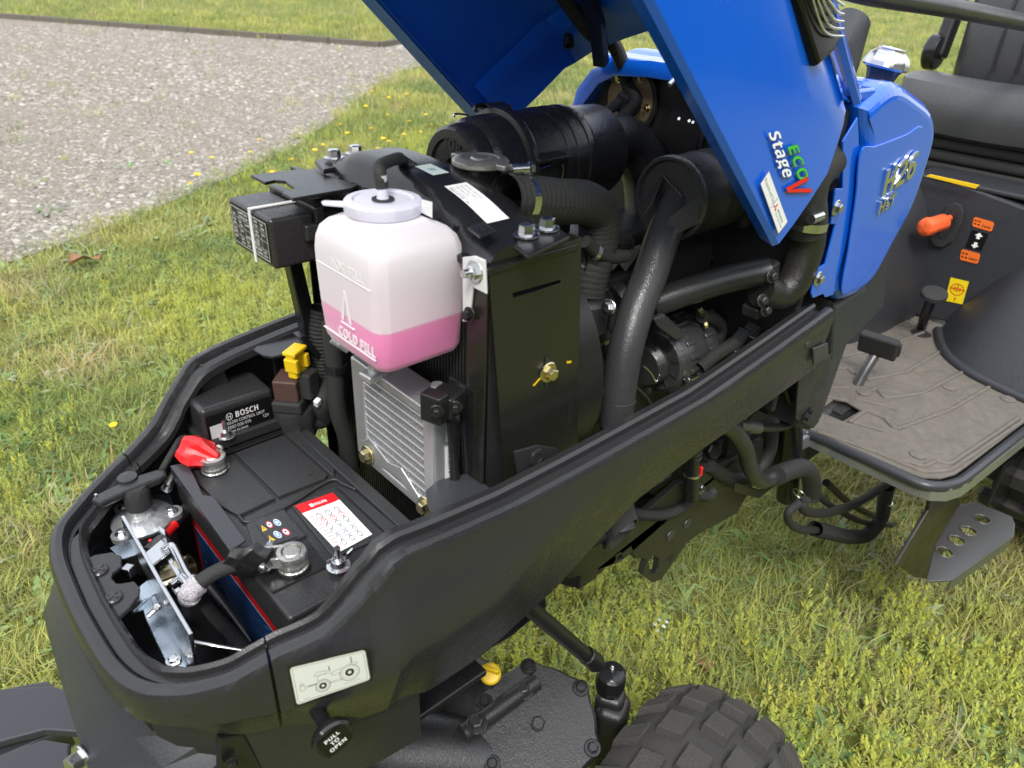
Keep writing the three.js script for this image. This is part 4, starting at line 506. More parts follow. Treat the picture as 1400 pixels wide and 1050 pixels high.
// ---------- hood latch in the nose ----------
{
  const lt = group('hood_latch', tractor, 'zinc plated hood latch');
  const top = [[0.1174,0.855,-0.0953],[0.1212,0.855,-0.0922],[0.119,0.855,-0.0216],[0.1152,0.855,0.0817],[0.112,0.855,0.1247]].map((p) => p), bot = [0, -.055, 0];
  const A = top[0], B = top[4];
  part('latch_plate', slab([A, top[2], [0.1161,0.853,0.0412], B, add(B, [0, -.07, 0]), add(A, [0, -.02, -.0])], .004, .001), M.zinc, lt);
  part('latch_arm', plate([[0.1041,0.785,-0.0386],[0.1189,0.785,-0.0442],[0.1175,0.785,0.0091],[0.1189,0.785,0.0529],[0.1156,0.785,0.0901],[0.1076,0.785,0.0953],[0.0941,0.785,0.0794],[0.0953,0.785,0.0461],[0.0978,0.785,0.0024]], [0, -.003, 0], .001), M.zincBlue, lt, 'blue-grey zinc plated arm');
  part('bolt', hexBolt([0.1007,0.786,0.08], [0, 1, 0], .0055, .003), M.zinc, lt);
  const t1 = [[0.0985,0.812,-0.1035],[0.1208,0.812,-0.1067],[0.1213,0.812,-0.0722],[0.1031,0.812,-0.076]], t2 = [[0.0892,0.815,0.0007],[0.1054,0.815,-0.0166],[0.1178,0.815,-0.0209],[0.1209,0.815,0.0046],[0.1084,0.815,0.0069],[0.0869,0.815,0.0175]];
  part('latch_bracket', [plate(t1, [0, -.0025, 0], .0008), plate([t1[2], t1[3], add(t1[3], [0, -.02, 0]), add(t1[2], [0, -.02, 0])], [.002, 0, 0], .0005)], M.zincBlue, lt);
  part('latch_bracket', [plate(t2, [0, -.0025, 0], .0008), plate([t2[4], t2[5], add(t2[5], [0, -.012, 0]), add(t2[4], [0, -.012, 0])], [0, 0, .002], .0005)], M.zincBlue, lt);
  part('latch_tooth', box(.012, .014, .012, [0.1051,0.8,-0.0646], [0, .6, 0], .002), M.zinc, lt);
  // pivot housing: folded bracket, round boss and return spring
  const br = [[0.1166,0.848,-0.0349],[0.1434,0.848,-0.0488],[0.1472,0.848,-0.0363],[0.1437,0.848,-0.022],[0.1207,0.848,-0.0122]];
  part('pivot_bracket', [plate(br.map((p) => [p[0], .838, p[2]]), [0, -.0025, 0], .0008), plate([[0.1459,0.838,-0.0615],[0.1497,0.838,-0.0488],[0.146,0.838,-0.036],[0.1441,0.838,-0.0469]], [0, .012, 0], .001)], M.zinc, lt);
  part('pivot_pin', cyl([0.127,0.825,-0.0448], [0.1481,0.825,-0.056], .012, .012, 28), M.exhaust, lt);
  part('red_mark', cyl([0.1328,0.8384,-0.0539], add([0.1328,0.8384,-0.0539], [0, .0006, 0]), .002), M.red, lt);
  part('catch_frame', [tube([[0.1377,0.84,-0.0275],[0.1425,0.84,-0.0297],[0.1494,0.84,-0.0287],[0.1486,0.84,-0.011],[0.1457,0.84,0.0205],[0.1456,0.84,0.0374],[0.1394,0.84,0.0393],[0.1378,0.84,0.0269]], .0032, 8), plate([[0.1455,0.84,-0.0335],[0.1505,0.84,-0.0294],[0.1488,0.84,0.0372],[0.1406,0.84,0.0403]], [0, -.02, 0], .0015)], M.zinc, lt);
  part('catch_frame', plate([[0.1384,0.828,-0.036],[0.1443,0.828,-0.039],[0.1425,0.828,0.0106],[0.1366,0.828,0.0158]], [0, .004, 0], .001), M.zinc, lt);
  part('spring_drum', lathe([0.132,0.815,-0.0136], [.75, .3, .4], [[0, 0], [.013, 0], [.013, .03], [.009, .031], [.009, .01], [0, .01]], 28), mat(.45, .40, .26, .4, { metalness: 1, roughnessMap: wear }), lt);
  part('pivot_strap', tube([[0.1263,0.835,0.0263],[0.1324,0.835,0.0243],[0.1412,0.835,0.0217],[0.1475,0.835,0.0239]], .004, 8), M.zinc, lt);
  part('bolt', hexBolt([0.1261,0.835,0.0438], [1, .3, 0], .0055), M.zinc, lt); part('bolt', hexBolt([0.109,0.82,0.0325], [-.5, .5, .5], .0045, .004, false), M.zinc, lt);
  part('stud', cyl([0.0976,0.81,0.0295], [0.1083,0.815,0.0298], .0032, .0032, 12), M.zinc, lt);
  part('release_rod', tube([[0.1176,0.83,0.0786], ...[[0.1177,0.82,0.0893],[0.1194,0.815,0.096],[0.1388,0.81,0.115],[0.1674,0.8,0.1384]]], .0024, 8), M.chrome, lt, 'bright bent release rod');
  part('wiring_loom', tube([[0.1616,0.76,-0.0415],[0.1662,0.72,-0.0414],[0.1765,0.7,0.0035],[0.1889,0.68,0.0417]], .014, 12), M.rubber, tractor);
  part('wiring_loom', tube([[0.1929,0.7,-0.0932],[0.1996,0.68,-0.0467],[0.2061,0.66,-0.0023]], .011, 12), M.gloss, tractor);
  for (const s of [-1, 1]) part('inner_wall', loft(rimPts.filter((p, i) => p[0] < .3 && i % 12 === 0).map((p) => [[p[0] + .012, p[1] - .016, s * (p[2] - .012)], [p[0] + .02, .63, s * (p[2] - .02)]]), false), M.dark, tractor);
}
// ---------- far side of the nose: control unit, relays, fuse holder, hoses ----------
{
  const T = [[0.2468,0.921,-0.165],[0.3462,0.9056,-0.165]], Bm = [[0.2386,0.8842,-0.165],[0.3478,0.8684,-0.165]];
  const yT = (T[0][1] + T[1][1]) / 2, xA = T[0][0], xB = T[1][0], yB = yT - .052;
  const un = group('glow_control_unit', tractor, 'black glow control unit with white print');
  part('unit_case', [span([xA, yB, -.235], [xB, yT, -.165], .007), span([xA - .006, yB - .012, -.241], [xB + .008, yB + .006, -.158], .004)], M.plastic, un);
  part('unit_tab', plate([[xA + .022, yT - .002, -.215], [xA + .06, yT - .002, -.215], [xA + .055, yT + .036, -.23], [xA + .027, yT + .036, -.23]], [0, 0, -.005], .002), M.plastic, un);
  part('bolt', hexBolt([xA + .041, yT + .024, -.22], [0, .3, 1], .006), M.zinc, un);
  const tx = printed(512, 180, (x, w, h) => { x.fillStyle = '#060606'; x.fillRect(0, 0, w, h); x.fillStyle = '#e8e8e6'; x.strokeStyle = '#e8e8e6'; x.lineWidth = 4; x.beginPath(); x.arc(176, 48, 24, 0, 7); x.moveTo(166, 30); x.lineTo(166, 66); x.moveTo(186, 30); x.lineTo(186, 66); x.moveTo(166, 48); x.lineTo(186, 48); x.stroke(); x.font = 'bold 58px sans-serif'; x.fillText('BOSCH', 220, 68, 250); x.font = '30px sans-serif'; x.fillText('GLOW CONTROL UNIT', 150, 104, 340); x.fillText('F00Z-D30-976', 150, 138, 200); x.fillText('12V', 430, 138); x.font = '22px sans-serif'; x.fillText('MADE IN SPAIN', 150, 168); x.fillStyle = '#c9cbcc'; x.fillRect(20, 74, 100, 94); });
  sticker('unit_label', [[xA + .004, yB + .004, -.1642], [xB - .006, yB + .004, -.1642], [xB - .006, yT - .01, -.1642], [xA + .004, yT - .01, -.1642]], tx, un, { label: 'black label with white print' });
  part('unit_bracket', [plate([[xA - .01, yB - .013, -.25], [xB + .03, yB - .013, -.25], [xB + .03, yB - .013, -.15], [xA - .01, yB - .013, -.15]], [0, -.003, 0], .001), tube([[xB - .03, yT + .036, -.236], [xB, yT + .034, -.236], [xB + .03, yT + .02, -.23], [xB + .03, yT - .02, -.22]], .003)], M.gloss, tractor);
  const rc = [0.3681,0.9117,-0.16];
  const rl = part('relay', box(.036, .032, .034, rc, [0, .75, .06], .0025), M.brown, tractor, 'brown relay cube');
  part('relay_socket', [box(.044, .018, .042, add(rc, [0, -.024, 0]), [0, .75, .06], .004), loft([0, 1, 2, 3].map((i) => ring(add(rc, [.002 * i, -.034 - i * .014, 0]), [0, 1, 0], .027 - i * .001 + (i % 2) * .003, 20).map((q, j) => add(q, [Math.sin(j * 1.9 + i) * .002, 0, Math.cos(j * 2.3) * .002]))), true, true, 1)], M.rubber, rl);
  const yc = [0.3769,0.9473,-0.15];
  part('fuse_holder', [box(.026, .036, .014, yc, [0, .5, .05], .003), box(.008, .02, .02, add(yc, [-.009, .002, .006]), [0, .5, .05], .002), box(.008, .02, .02, add(yc, [.011, .002, -.004]), [0, .5, .05], .002), box(.03, .006, .02, add(yc, [0, .02, 0]), [0, .5, .05], .002)], M.yellow, tractor, 'yellow fuse holder');
  part('fuse_holder_base', box(.026, .04, .026, add(yc, [.01, -.032, .004]), [0, .5, 0], .004), M.rubber, tractor);
  part('harness_wrap', tube([add(rc, [.01, -.06, 0]), add(rc, [.04, -.062, .01]), [0.4033,0.8835,-0.14], [0.4275,0.8991,-0.16]], .015, 12), M.rubber, tractor);
  part('cable_tie', box(.010, .012, .008, [0.3908,0.8915,-0.128], [.3, .4, .2], .002), M.white, tractor);
  part('harness_conduit', ribbed([[0.4324,1.0081,-0.17],[0.4269,0.9764,-0.17],[0.4235,0.9199,-0.17],[0.4092,0.8707,-0.17],[0.3923,0.8436,-0.17]], .0165, .0055, .07), M.rubber, tractor);
  part('coolant_drain_hose', tube([[0.4073,1.0193,-0.1],[0.4078,0.9553,-0.1],[0.4061,0.8875,-0.1],[0.4153,0.8354,-0.1],[0.4181,0.7832,-0.1]], .012, 12), M.hose, tractor);
  part('hose_clip', lathe([0.4086,0.9528,-0.1], [.05, 1, 0], [[.012, -.005], [.015, -.005], [.015, .005], [.012, .005]], 24), M.gloss, tractor);
  part('grey_bracket', plate([[0.3415,0.958,-0.2022],[0.3537,0.958,-0.215],[0.4102,0.958,-0.2276],[0.4123,0.958,-0.214],[0.4091,0.958,-0.1674],[0.3999,0.958,-0.1605],[0.3521,0.958,-0.1673],[0.3448,0.958,-0.1782]], [0, -.004, 0], .0015), M.gloss, tractor);
  part('support_strut', plate([[0.3914,1.0952,-0.17],[0.4095,1.0934,-0.17],[0.4302,0.9295,-0.17],[0.4089,0.9224,-0.17]], [0, 0, -.02], .002), M.gloss, tractor, 'black strut carrying the fuse box');
  part('support_strut', plate([[0.3883,0.9802,-0.175],[0.397,0.9809,-0.175],[0.4174,0.9454,-0.175],[0.4102,0.9408,-0.175]], [0, 0, .02], .001), M.gloss, tractor);
}
// ---------- fuse box ----------
{
  const yT = 1.168, yB = 1.108, x0 = .338, z0 = -.20, z1 = -.089;
  const fb = part('fuse_box', [span([x0, yB, z0], [x0 + .055, yT, z1], .005), span([x0 + .055, yB - .004, z0 - .004], [x0 + .068, yT + .006, z1 + .004], .003), span([x0 + .068, yB - .006, z0 + .004], [x0 + .11, yT - .004, z1 - .004], .004)], M.plastic, tractor, 'black fuse box tied with a white cable tie');
  const dg = printed(512, 300, (x, w, h) => {
    x.fillStyle = '#141416'; x.fillRect(0, 0, w, h); x.strokeStyle = '#d5d5d5'; x.lineWidth = 5; x.strokeRect(14, 12, w - 28, h - 24); const r = rng(4); x.lineWidth = 3;
    for (const X of [110, 190, 262, 330, 420]) { x.beginPath(); x.moveTo(X, 12); x.lineTo(X, h - 12); x.stroke(); } for (const Y of [84, 150, 214]) { x.beginPath(); x.moveTo(14, Y); x.lineTo(w - 14, Y); x.stroke(); }
    x.fillStyle = '#dcdcdc'; x.font = 'bold 24px sans-serif'; const wds = ['10A', '15A', '20A', 'ECU', 'IGN', '30A', 'LAMP', 'HORN', '5A']; let k = 0; for (const X of [26, 118, 198, 270, 340, 428]) for (const Y of [44, 74, 116, 142, 182, 206, 244, 272]) if (r() < .82) x.fillText(wds[k++ % 9], X, Y, 66);
  });
  sticker('fuse_chart', [[x0 - .0002, yB + .006, z0 + .006], [x0 - .0002, yB + .006, z1 - .006], [x0 - .0002, yT - .005, z1 - .006], [x0 - .0002, yT - .005, z0 + .006]].map((p) => p), dg, fb, { label: 'white printed fuse chart' });
  const zt = -.138; part('cable_tie', [span([x0 - .003, yB - .003, zt], [x0 - .0008, yT + .002, zt + .005], .0008), span([x0 - .003, yT, zt], [x0 + .09, yT + .0025, zt + .005], .0008), tube([[x0 + .055, yT + .009, zt + .0025], [x0 + .075, yT + .013, zt + .0025], [x0 + .1, yT + .016, zt]], .002, 6)], M.white, fb, 'white cable tie');
  part('cover_plate', plate([[0.3616,1.196,-0.1777],[0.4208,1.196,-0.173],[0.4285,1.196,-0.1725],[0.4446,1.196,-0.0719],[0.4302,1.196,-0.0625],[0.3563,1.196,-0.062],[0.357,1.196,-0.0893],[0.3772,1.196,-0.0976],[0.3821,1.196,-0.1324],[0.3745,1.196,-0.1412],[0.3606,1.196,-0.1387]], [0, -.004, 0], .001), M.gloss, tractor, 'flat black plate above the fuse box');
  part('connector', box(.018, .02, .02, [0.3859,1.1459,-0.09], [0, 0, 0], .003), M.plastic, fb);
}
// ---------- front bumper plate, weight bracket, release knob ----------
{
  const inn = [[.11, .775, -.18], [.08, .782, -.17], [.06, .788, -.14], [.052, .790, -.1], [.05, .790, -.04], [.052, .790, .02], [.058, .787, .07], [.07, .778, .108], [.088, .764, .14], [.11, .748, .16], [.14, .735, .17]];
  const outr = [[0.0532,0.76,-0.1119],[0.0371,0.755,-0.1375],[0.0242,0.745,-0.1395],[0.0165,0.74,-0.1282],[0.0123,0.735,-0.0922],[0.0093,0.73,-0.0535],[0.0052,0.72,-0.0053],[0.0026,0.71,0.0346],[0.0001,0.7,0.0771],[0.0009,0.68,0.1306],[0.0114,0.66,0.1708]];
  const inn2 = inn.map((p, i) => p);
  const rows = inn.map((p, i) => { const o = outr[i], m = mixp(p, o, .5); m[1] += .012; return [p, m, add(o, [.004, .006, 0]), o, add(o, [.0, -.006, 0]), add(o, [.004, -.10, 0]), add(o, [.012, -.10, 0]), add(o, [.014, -.02, 0]), mixp(add(p, [0, -.012, 0]), o, .5), add(p, [.004, -.012, 0])]; });
  part('front_bumper', loft(rows, true, true, .6), M.bumper, tractor, 'grey-black wrap-round front bumper plate');
  part('bumper_stay', [plate([[0.0692,0.7,0.0868],[0.1005,0.7,0.0902],[0.1019,0.7,0.1029],[0.0699,0.7,0.1019]], [0, -.004, 0], .001)], M.gloss, tractor);
  part('nose_liner', plate([[0.0517,0.7896,0.12],[0.1184,0.6973,0.12],[0.1313,0.6197,0.12],[0.0614,0.738,0.12]], [0, 0, -.01], .001), M.cast, tractor);
  const wb = part('weight_bracket', [plate([[-0.0962,0.6,-0.215],[-0.0409,0.62,-0.184],[0,0.64,-0.1535],[0.0112,0.645,-0.1331],[0.0092,0.63,-0.0906],[0.0057,0.615,-0.0622],[-0.0257,0.6,-0.092],[-0.0736,0.58,-0.1098],[-0.1175,0.57,-0.1309]], [0, -.012, 0], .003), plate([[-0.0865,0.6,-0.0914],[-0.0286,0.6,-0.0793],[-0.0065,0.6,-0.0533],[-0.0223,0.6,0.0084],[-0.1001,0.6,-0.0145]], [0, -.02, 0], .003), plate([[-0.101,0.583,-0.2149],[-0.0389,0.583,-0.2014],[-0.0036,0.583,-0.1839],[0.0049,0.583,-0.1477],[-0.0024,0.583,-0.0855],[-0.0292,0.583,-0.0951],[-0.1176,0.583,-0.1061]], [0, -.10, 0], .003)], M.bumper, tractor, 'flat black weight bracket ahead of the nose');
  part('bolt', [hexBolt([-0.001,0.6993,0.06], [-1, .2, .4], .010, .012), cyl([-0.001,0.6993,0.06], add([-0.001,0.6993,0.06], [.05, 0, 0]), .008)], M.zinc, wb);
  
  // frame rail under the nose and its front plates
  part('front_frame', [plate([[0.1277,0.7435,0.17],[0.176,0.7141,0.17],[0.2478,0.6655,0.17],[0.3289,0.6516,0.17],[0.421,0.6343,0.17],[0.5584,0.6651,0.17],[0.5661,0.6241,0.17],[0.4993,0.6122,0.17],[0.4337,0.6176,0.17],[0.3552,0.5947,0.17],[0.2593,0.5511,0.17],[0.2225,0.4819,0.17],[0.0875,0.6348,0.17]], [0, 0, -.012], .002)], M.gloss, tractor, 'black front frame');
  part('front_frame', plate([[0.1034,0.7712,0.185],[0.1267,0.7563,0.185],[0.1369,0.6915,0.185],[0.1407,0.5945,0.185],[0.0849,0.6577,0.185]], [0, 0, -.01], .002), M.gloss, tractor);
  part('bolt', hexBolt([0.1086,0.7352,0.19], [-.3, 0, 1], .005), M.paint, tractor);
  const kc = [0.1817,0.7894,0.265], ka = V([-.10, .08, .98]).normalize().toArray();
  const kn = part('release_knob', lathe(kc, ka, [[0, -.04], [.0075, -.04], [.0072, -.02], [.009, -.014], [.0185, -.006], [.0205, -.002], [.0205, .002], [.0185, .0045], [0, .005]], 44), M.gloss, tractor, 'round black knob lettered PULL TO OPEN');
  part('knob_shaft', cyl(add(kc, [-.1, -.1, 1], -.085), add(kc, ka, -.04), .0042), M.lead, kn);
  const kt = printed(256, 256, (x, w, h) => { x.fillStyle = '#0a0a0a'; x.fillRect(0, 0, w, h); x.fillStyle = '#f2f2f2'; x.textAlign = 'center'; x.font = 'bold 62px sans-serif'; x.fillText('PULL', 128, 80, 190); x.fillText('TO', 128, 148); x.fillText('OPEN', 128, 216, 190); });
  { const m = frameM(add(kc, ka, .0052), ka, [.94, .34, .1]), q = [[-1, -1], [1, -1], [1, 1], [-1, 1]].map(([a, b]) => new THREE.Vector3(a * .0142, b * .0135, 0).applyMatrix4(m).toArray()); sticker('knob_lettering', q, kt, kn, { off: .0004, label: 'white PULL TO OPEN lettering' }); }
}
// ---------- front axle, tie rod, wheel ----------
{
  const ax = group('front_axle', tractor, 'black front axle with bevel gear cover');
  const c = [0.5122,0.46,0.2205], nn = V([-.25, .92, .28]).normalize().toArray();
  const disc = (r, h0, h1, w) => loft([[h0, r * .98], [h0, r], [h1 - .004, r], [h1, r - .004]].map(([h, q]) => { const cc = add(c, nn, h); return ring(cc, nn, q, 64).map((p, i) => mixp(cc, p, 1 + w * Math.max(0, Math.cos(i / 64 * 2 * Math.PI * 6)))); }), true, true, .5);
  part('gear_cover', [disc(.087, -.03, .004, .08)], M.cast, ax, 'round bolted gear cover');
  part('cover_plug', [hexBolt(add(c, nn, .004), nn, .011, .009, false)], M.cast, ax);
  for (let i = 0; i < 6; i++) { const m = ring(add(c, nn, .003), nn, .084, 6)[i]; part('bolt', hexBolt(m, nn, .0085, .007), M.gloss, ax); }
  part('bevel_case', [disc(.086, -.2, -.03, .04), cyl(add(c, [-.22, -.02, -.16]), add(c, [-.02, -.08, .0]), .06, .06, 40)], M.cast, ax);
  part('case_flange', [cyl([0.4142,0.475,0.1705], [0.545,0.49,0.1799], .013), cyl([0.4229,0.455,0.1597], [0.5566,0.47,0.1691], .015)], M.cast, ax);
  for (const q of [[0.4318,0.49,0.1781],[0.5202,0.49,0.1794]]) part('bolt', hexBolt(q, [-.2, .95, .1], .010, .009), M.cast, ax);
  part('axle_beam', [cyl([.42, .40, -.3], [.50, .42, .16], .065, .058), cyl([.40, .33, -.3], [.44, .30, .2], .03)], M.cast, ax);
  const yc = [0.4866,0.52,0.1423];
  part('filler_plug', [lathe(add(yc, [0, -.004, 0]), [-.35, .8, .35], [[0, 0], [.013, 0], [.0155, .004], [.0155, .012], [.013, .0155], [0, .017]], 28), box(.006, .014, .026, add(yc, [-.004, .013, .004]), [0, .5, .3], .003)], M.yellow, ax, 'yellow filler plug');
  part('filler_tube', cyl(add(yc, [.018, -.05, -.02]), yc, .009), M.alu, ax);
  const b = [0.6483,0.4816,0.24];
  part('tie_rod', [cyl([0.4911,0.7044,0.2], [0.6127,0.5278,0.235], .0115, .0115, 20), lathe([0.5988,0.55,0.232], V(b).sub(V([0.4911,0.7044,0.2])).normalize().toArray(), [[.0115, -.012], [.0135, -.01], [.0145, .012], [.015, .02], [.011, .03]], 20)], M.paint, tractor, 'black steering tie rod');
  part('tie_rod_end', [lathe(add(b, [0, -.01, 0]), [-.05, 1, .05], [[0, -.03], [.017, -.03], [.021, -.024], [.021, -.018], [.0225, -.016], [.0235, -.008], [.0225, .014], [.019, .018], [.015, .0205], [0, .021]], 36)], M.gloss, tractor);
  part('grease_nipple', lathe(add(b, [0, .010, 0]), [0, 1, 0], [[0, 0], [.003, 0], [.003, .004], [.002, .005], [.0025, .008], [.001, .010], [0, .010]], 12), M.zinc, tractor);
  part('steering_arm', [box(.04, .05, .045, add(b, [.0, -.06, .005]), [0, .5, 0], .012), box(.055, .20, .05, add(b, [.006, -.15, .01]), [0, .5, .1], .015)], M.cast, tractor);
  // front wheel: lugged tyre, part of the tractor
  const wc = [.598, .26, .424], R = .268, W = .24;
  const wheel = group('front_wheel', tractor, 'left front wheel with block-tread tyre');
  wheel.position.set(...wc); wheel.rotation.set(0, .16, 0);
  const prof = []; for (let i = 0; i <= 20; i++) { const a = -1 + i / 10, e = Math.abs(a); prof.push([a * W * .5, R - .012 - .055 * Math.pow(e, 3.2) - (e > .97 ? .03 : 0)]); }
  const full = [[-.07, R - .14], [-.085, R - .11], ...prof.slice(1, -1), [.085, R - .11], [.07, R - .14]];
  const ty = part('tyre', loft(Array.from({ length: 97 }, (_, i) => { const a = i / 96 * Math.PI * 2; return full.map(([z, r]) => [Math.cos(a) * r, Math.sin(a) * r, z]); }), false, false, .9), M.tyre, wheel);
  const blockAt = (a, z, da, dz, skew, h) => { const q = [[-da, -dz], [da, -dz], [da, dz], [-da, dz]]; const rad = (zz) => R - .012 - .055 * Math.pow(Math.min(1, Math.abs(zz) / (W / 2)), 3.2); const mk = (k, s) => q.map(([u, w]) => { const zz = z + w * s, aa = a + u * s + skew * w, r = rad(zz) + k; return [Math.cos(aa) * r, Math.sin(aa) * r, zz]; }); return loft([mk(-.004, 1.08), mk(h - .002, 1), mk(h, .93)], true, true, .4); };
  const N = 20; const lug = mat(.062, .057, .052, .85, { bumpMap: castT, bumpScale: .0012 });
  for (let i = 0; i < N; i++) { const a = i / N * Math.PI * 2; for (const [z, off, dz, da] of [[-.092, .0, .017, .062], [-.048, .5, .017, .078], [0, 0, .018, .075], [.048, .5, .017, .078], [.092, 0, .017, .062]]) { const aa = a + off * Math.PI * 2 / N; const s = Math.sin(aa); if (s < -.15) continue; part('tread_block', blockAt(aa, z, da, dz, z * 11, .016), lug, ty); } }
  part('rim', lathe([0, 0, 0], [0, 0, 1], [[.02, .03], [.06, .035], [.10, .01], [.145, .02], [.15, .075], [.152, -.075], [.10, -.02], [.02, -.01]], 48), M.gloss, wheel);
}

// ---------- radiator, shroud, tank, oil cooler, reservoir ----------
{
  const rad = group('radiator', tractor, 'black radiator with moulded top tank');
  const sp = [[0.4328,1.1725,0.18],[0.4927,1.1784,0.18],[0.5601,1.1788,0.18],[0.5855,0.9129,0.18],[0.4643,0.9129,0.18]];
  const low = [add(sp[3], [.02, -.18, 0]), add(sp[4], [.02, -.18, 0])];
  const slit = [[0.4653,1.1395,0.18],[0.5327,1.1376,0.18],[0.5341,1.134,0.18],[0.4666,1.1336,0.18]];
  part('side_plate', [plate([sp[0], sp[2], sp[3], low[0], low[1], sp[4]], [0, 0, -.0025], .0006, [slit]), plate([add(sp[0], [-.002, 0, 0]), add(sp[4], [-.002, 0, 0]), add(sp[4], [-.002, 0, -.03]), add(sp[0], [-.002, -.01, -.03])], [.002, 0, 0], .0005), plate([add(sp[2], [0, 0, -.002]), add(sp[3], [0, 0, -.002]), add(sp[3], [0, 0, -.02]), add(sp[2], [0, 0, -.02])], [.002, 0, 0], .0005)], mat(.016, .016, .013, .28, { roughnessMap: wear2 }), rad, 'glossy black side plate');
  const bp = [0.5231,1.0295,0.1805];
  part('slot', plate([[0.5166,1.0512,0.1807],[0.5246,1.0495,0.1807],[0.5279,1.0108,0.1807],[0.5198,1.0118,0.1807]], [0, 0, .0004], 0), M.dark, rad);
  part('bolt', [hexBolt(bp, [0, 0, 1], .0085, .008)], M.yellowZinc, rad, 'flanged bolt with yellow paint');
  part('paint_mark', [plate([[0.4997,1.0209,0.181],[0.5103,1.0275,0.181],[0.5116,1.0252,0.181],[0.502,1.0191,0.181]], [0, 0, .0003], 0), plate([[0.5511,1.0346,0.181],[0.5597,1.0327,0.181],[0.56,1.0298,0.181],[0.5527,1.0312,0.181]], [0, 0, .0003], 0)], M.yellow, rad, 'yellow paint check mark');
  part('core', span([.445, .70, -.19], [.56, 1.17, .17], .002), M.dark, rad);
  { const fins = []; for (let i = 0; i < 60; i++) fins.push(box(.002, .42, .0018, [.4435, .95, -.178 + i * .0057], [0, 0, 0], .0004)); const m = part('core_fins', fins, M.paint, rad); m.userData.kind = 'stuff'; }
  part('side_plate', span([.435, .70, -.2], [.565, 1.18, -.197], .001), M.gloss, rad);
  // moulded top tank: section swept across z
  const tz = [[-.196, .012], [-.185, .018], [-.165, .024], [-.145, .030], [-.12, .042], [-.09, .048], [0, .047], [.04, .043], [.09, .032], [.13, .018], [.15, .013], [.176, .011]];
  const tsec = ([z, h]) => [[.438, 1.166], [.438, 1.176], [.443, 1.178 + h * .3], [.451, 1.178 + h * .8], [.459, 1.178 + h * .95], [.468, 1.178 + h], [.515, 1.178 + h], [.530, 1.178 + h * .92], [.540, 1.178 + h * .6], [.546, 1.178], [.546, 1.166]].map(([x, y]) => [x, y, z]);
  const tp = []; { const c = new THREE.CatmullRomCurve3(tz.map(([z, h]) => new THREE.Vector3(z, h, 0)), false, 'catmullrom', .5); for (let i = 0; i <= 50; i++) { const p = c.getPoint(i / 50); tp.push([p.x, Math.max(.004, p.y)]); } }
  const tank = part('top_tank', loft(tp.map(tsec), true, true, .6), M.gloss, rad, 'black moulded top tank');
  part('tank_flange', [span([.43, 1.166, -.2], [.555, 1.174, .182], .002), span([.425, 1.172, -.205], [.432, 1.192, .06], .001), span([.418, 1.174, -.205], [.425, 1.176, .12], .0008)], M.gloss, tank);
  for (let i = 0; i < 9; i++) part('tank_rib', box(.012, .02, .003, [.442, 1.186, -.11 + i * .028], [0, 0, -.35], .001), M.gloss, tank);
  const hb = (q) => part('bolt', [hexBolt(q, [0, 1, 0], .0085, .009), lathe(q, [0, 1, 0], [[0, 0], [.0125, 0], [.0128, .002], [.009, .003], [0, .003]], 24)], M.zinc, rad);
  for (const q of [[0.4818,1.196,0.1787],[0.5127,1.196,0.1755]]) hb(q);
  for (const q of [[0.4633,1.206,-0.1586],[0.4976,1.206,-0.1652]]) hb(q);
  part('hold_bracket', plate([[0.4552,1.195,0.1904],[0.447,1.195,0.2189],[0.5192,1.195,0.2014],[0.5328,1.195,0.1655],[0.5054,1.195,0.1552]], [0, -.006, 0], .002), M.gloss, rad); part('hold_bracket', plate([[0.4452,1.203,-0.1761],[0.4926,1.203,-0.1936],[0.5179,1.203,-0.1828],[0.5184,1.203,-0.1534],[0.4622,1.203,-0.1341],[0.431,1.203,-0.1284]], [0, -.006, 0], .002), M.gloss, rad);
  part('clip_bracket', [plate([[0.4357,1.204,0.1435],[0.4582,1.204,0.1395],[0.4512,1.204,0.1679],[0.4276,1.204,0.1723]], [0, -.003, 0], .001)], M.gloss, rad);
  const l1 = printed(512, 180, (x, w, h) => { x.fillStyle = '#e9e9ea'; x.fillRect(0, 0, w, h); x.fillStyle = '#555'; x.font = '22px sans-serif'; ['PART NO 1.RAD-2238', 'BATCH 0482 / LINE 3', 'MAT PA66 GF30', 'DATE 12-23 SHIFT A'].forEach((s, i) => x.fillText(s, 34, 46 + i * 34)); x.fillStyle = '#333'; const r = rng(3); for (let i = 0; i < 60; i++) if (r() < .55) x.fillRect(34 + i * 5, 154, 3, 16); });
  const onT = (z, x) => { const h = lerpT(tp.map(([a, b]) => [a, b]), z)[0]; return [x, 1.178 + h, z]; };
  { const za = .058, zb2 = .130, m = sticker('tank_label', [onT(za, .472), onT(zb2, .472), onT(zb2, .502), onT(za, .502)], l1, tank, { label: 'white printed tank label', off: 0, n: 12 }), p = m.geometry.attributes.position; for (let i = 0; i < p.count; i++) p.setY(i, onT(p.getZ(i), 0)[1] + .0012); m.geometry.computeVertexNormals(); }
  sticker('tank_tag', [onT(-.005, .478), onT(.03, .478), onT(.03, .5), onT(-.005, .5)], printed(64, 48, (x) => { x.fillStyle = '#c4d2cf'; x.fillRect(0, 0, 64, 48); x.fillStyle = '#8aa'; x.fillRect(24, 14, 16, 18); }), tank, { label: 'small pale green tag', off: .001 });
  // filler neck and pressure cap
  const cp = [0.548,1.2243,0.0259];
  part('filler_neck', lathe([cp[0], cp[1] - .05, cp[2]], [0, 1, 0], [[.0, 0], [.022, 0], [.022, .035], [.026, .045], [.026, .05]], 30), M.gloss, rad);
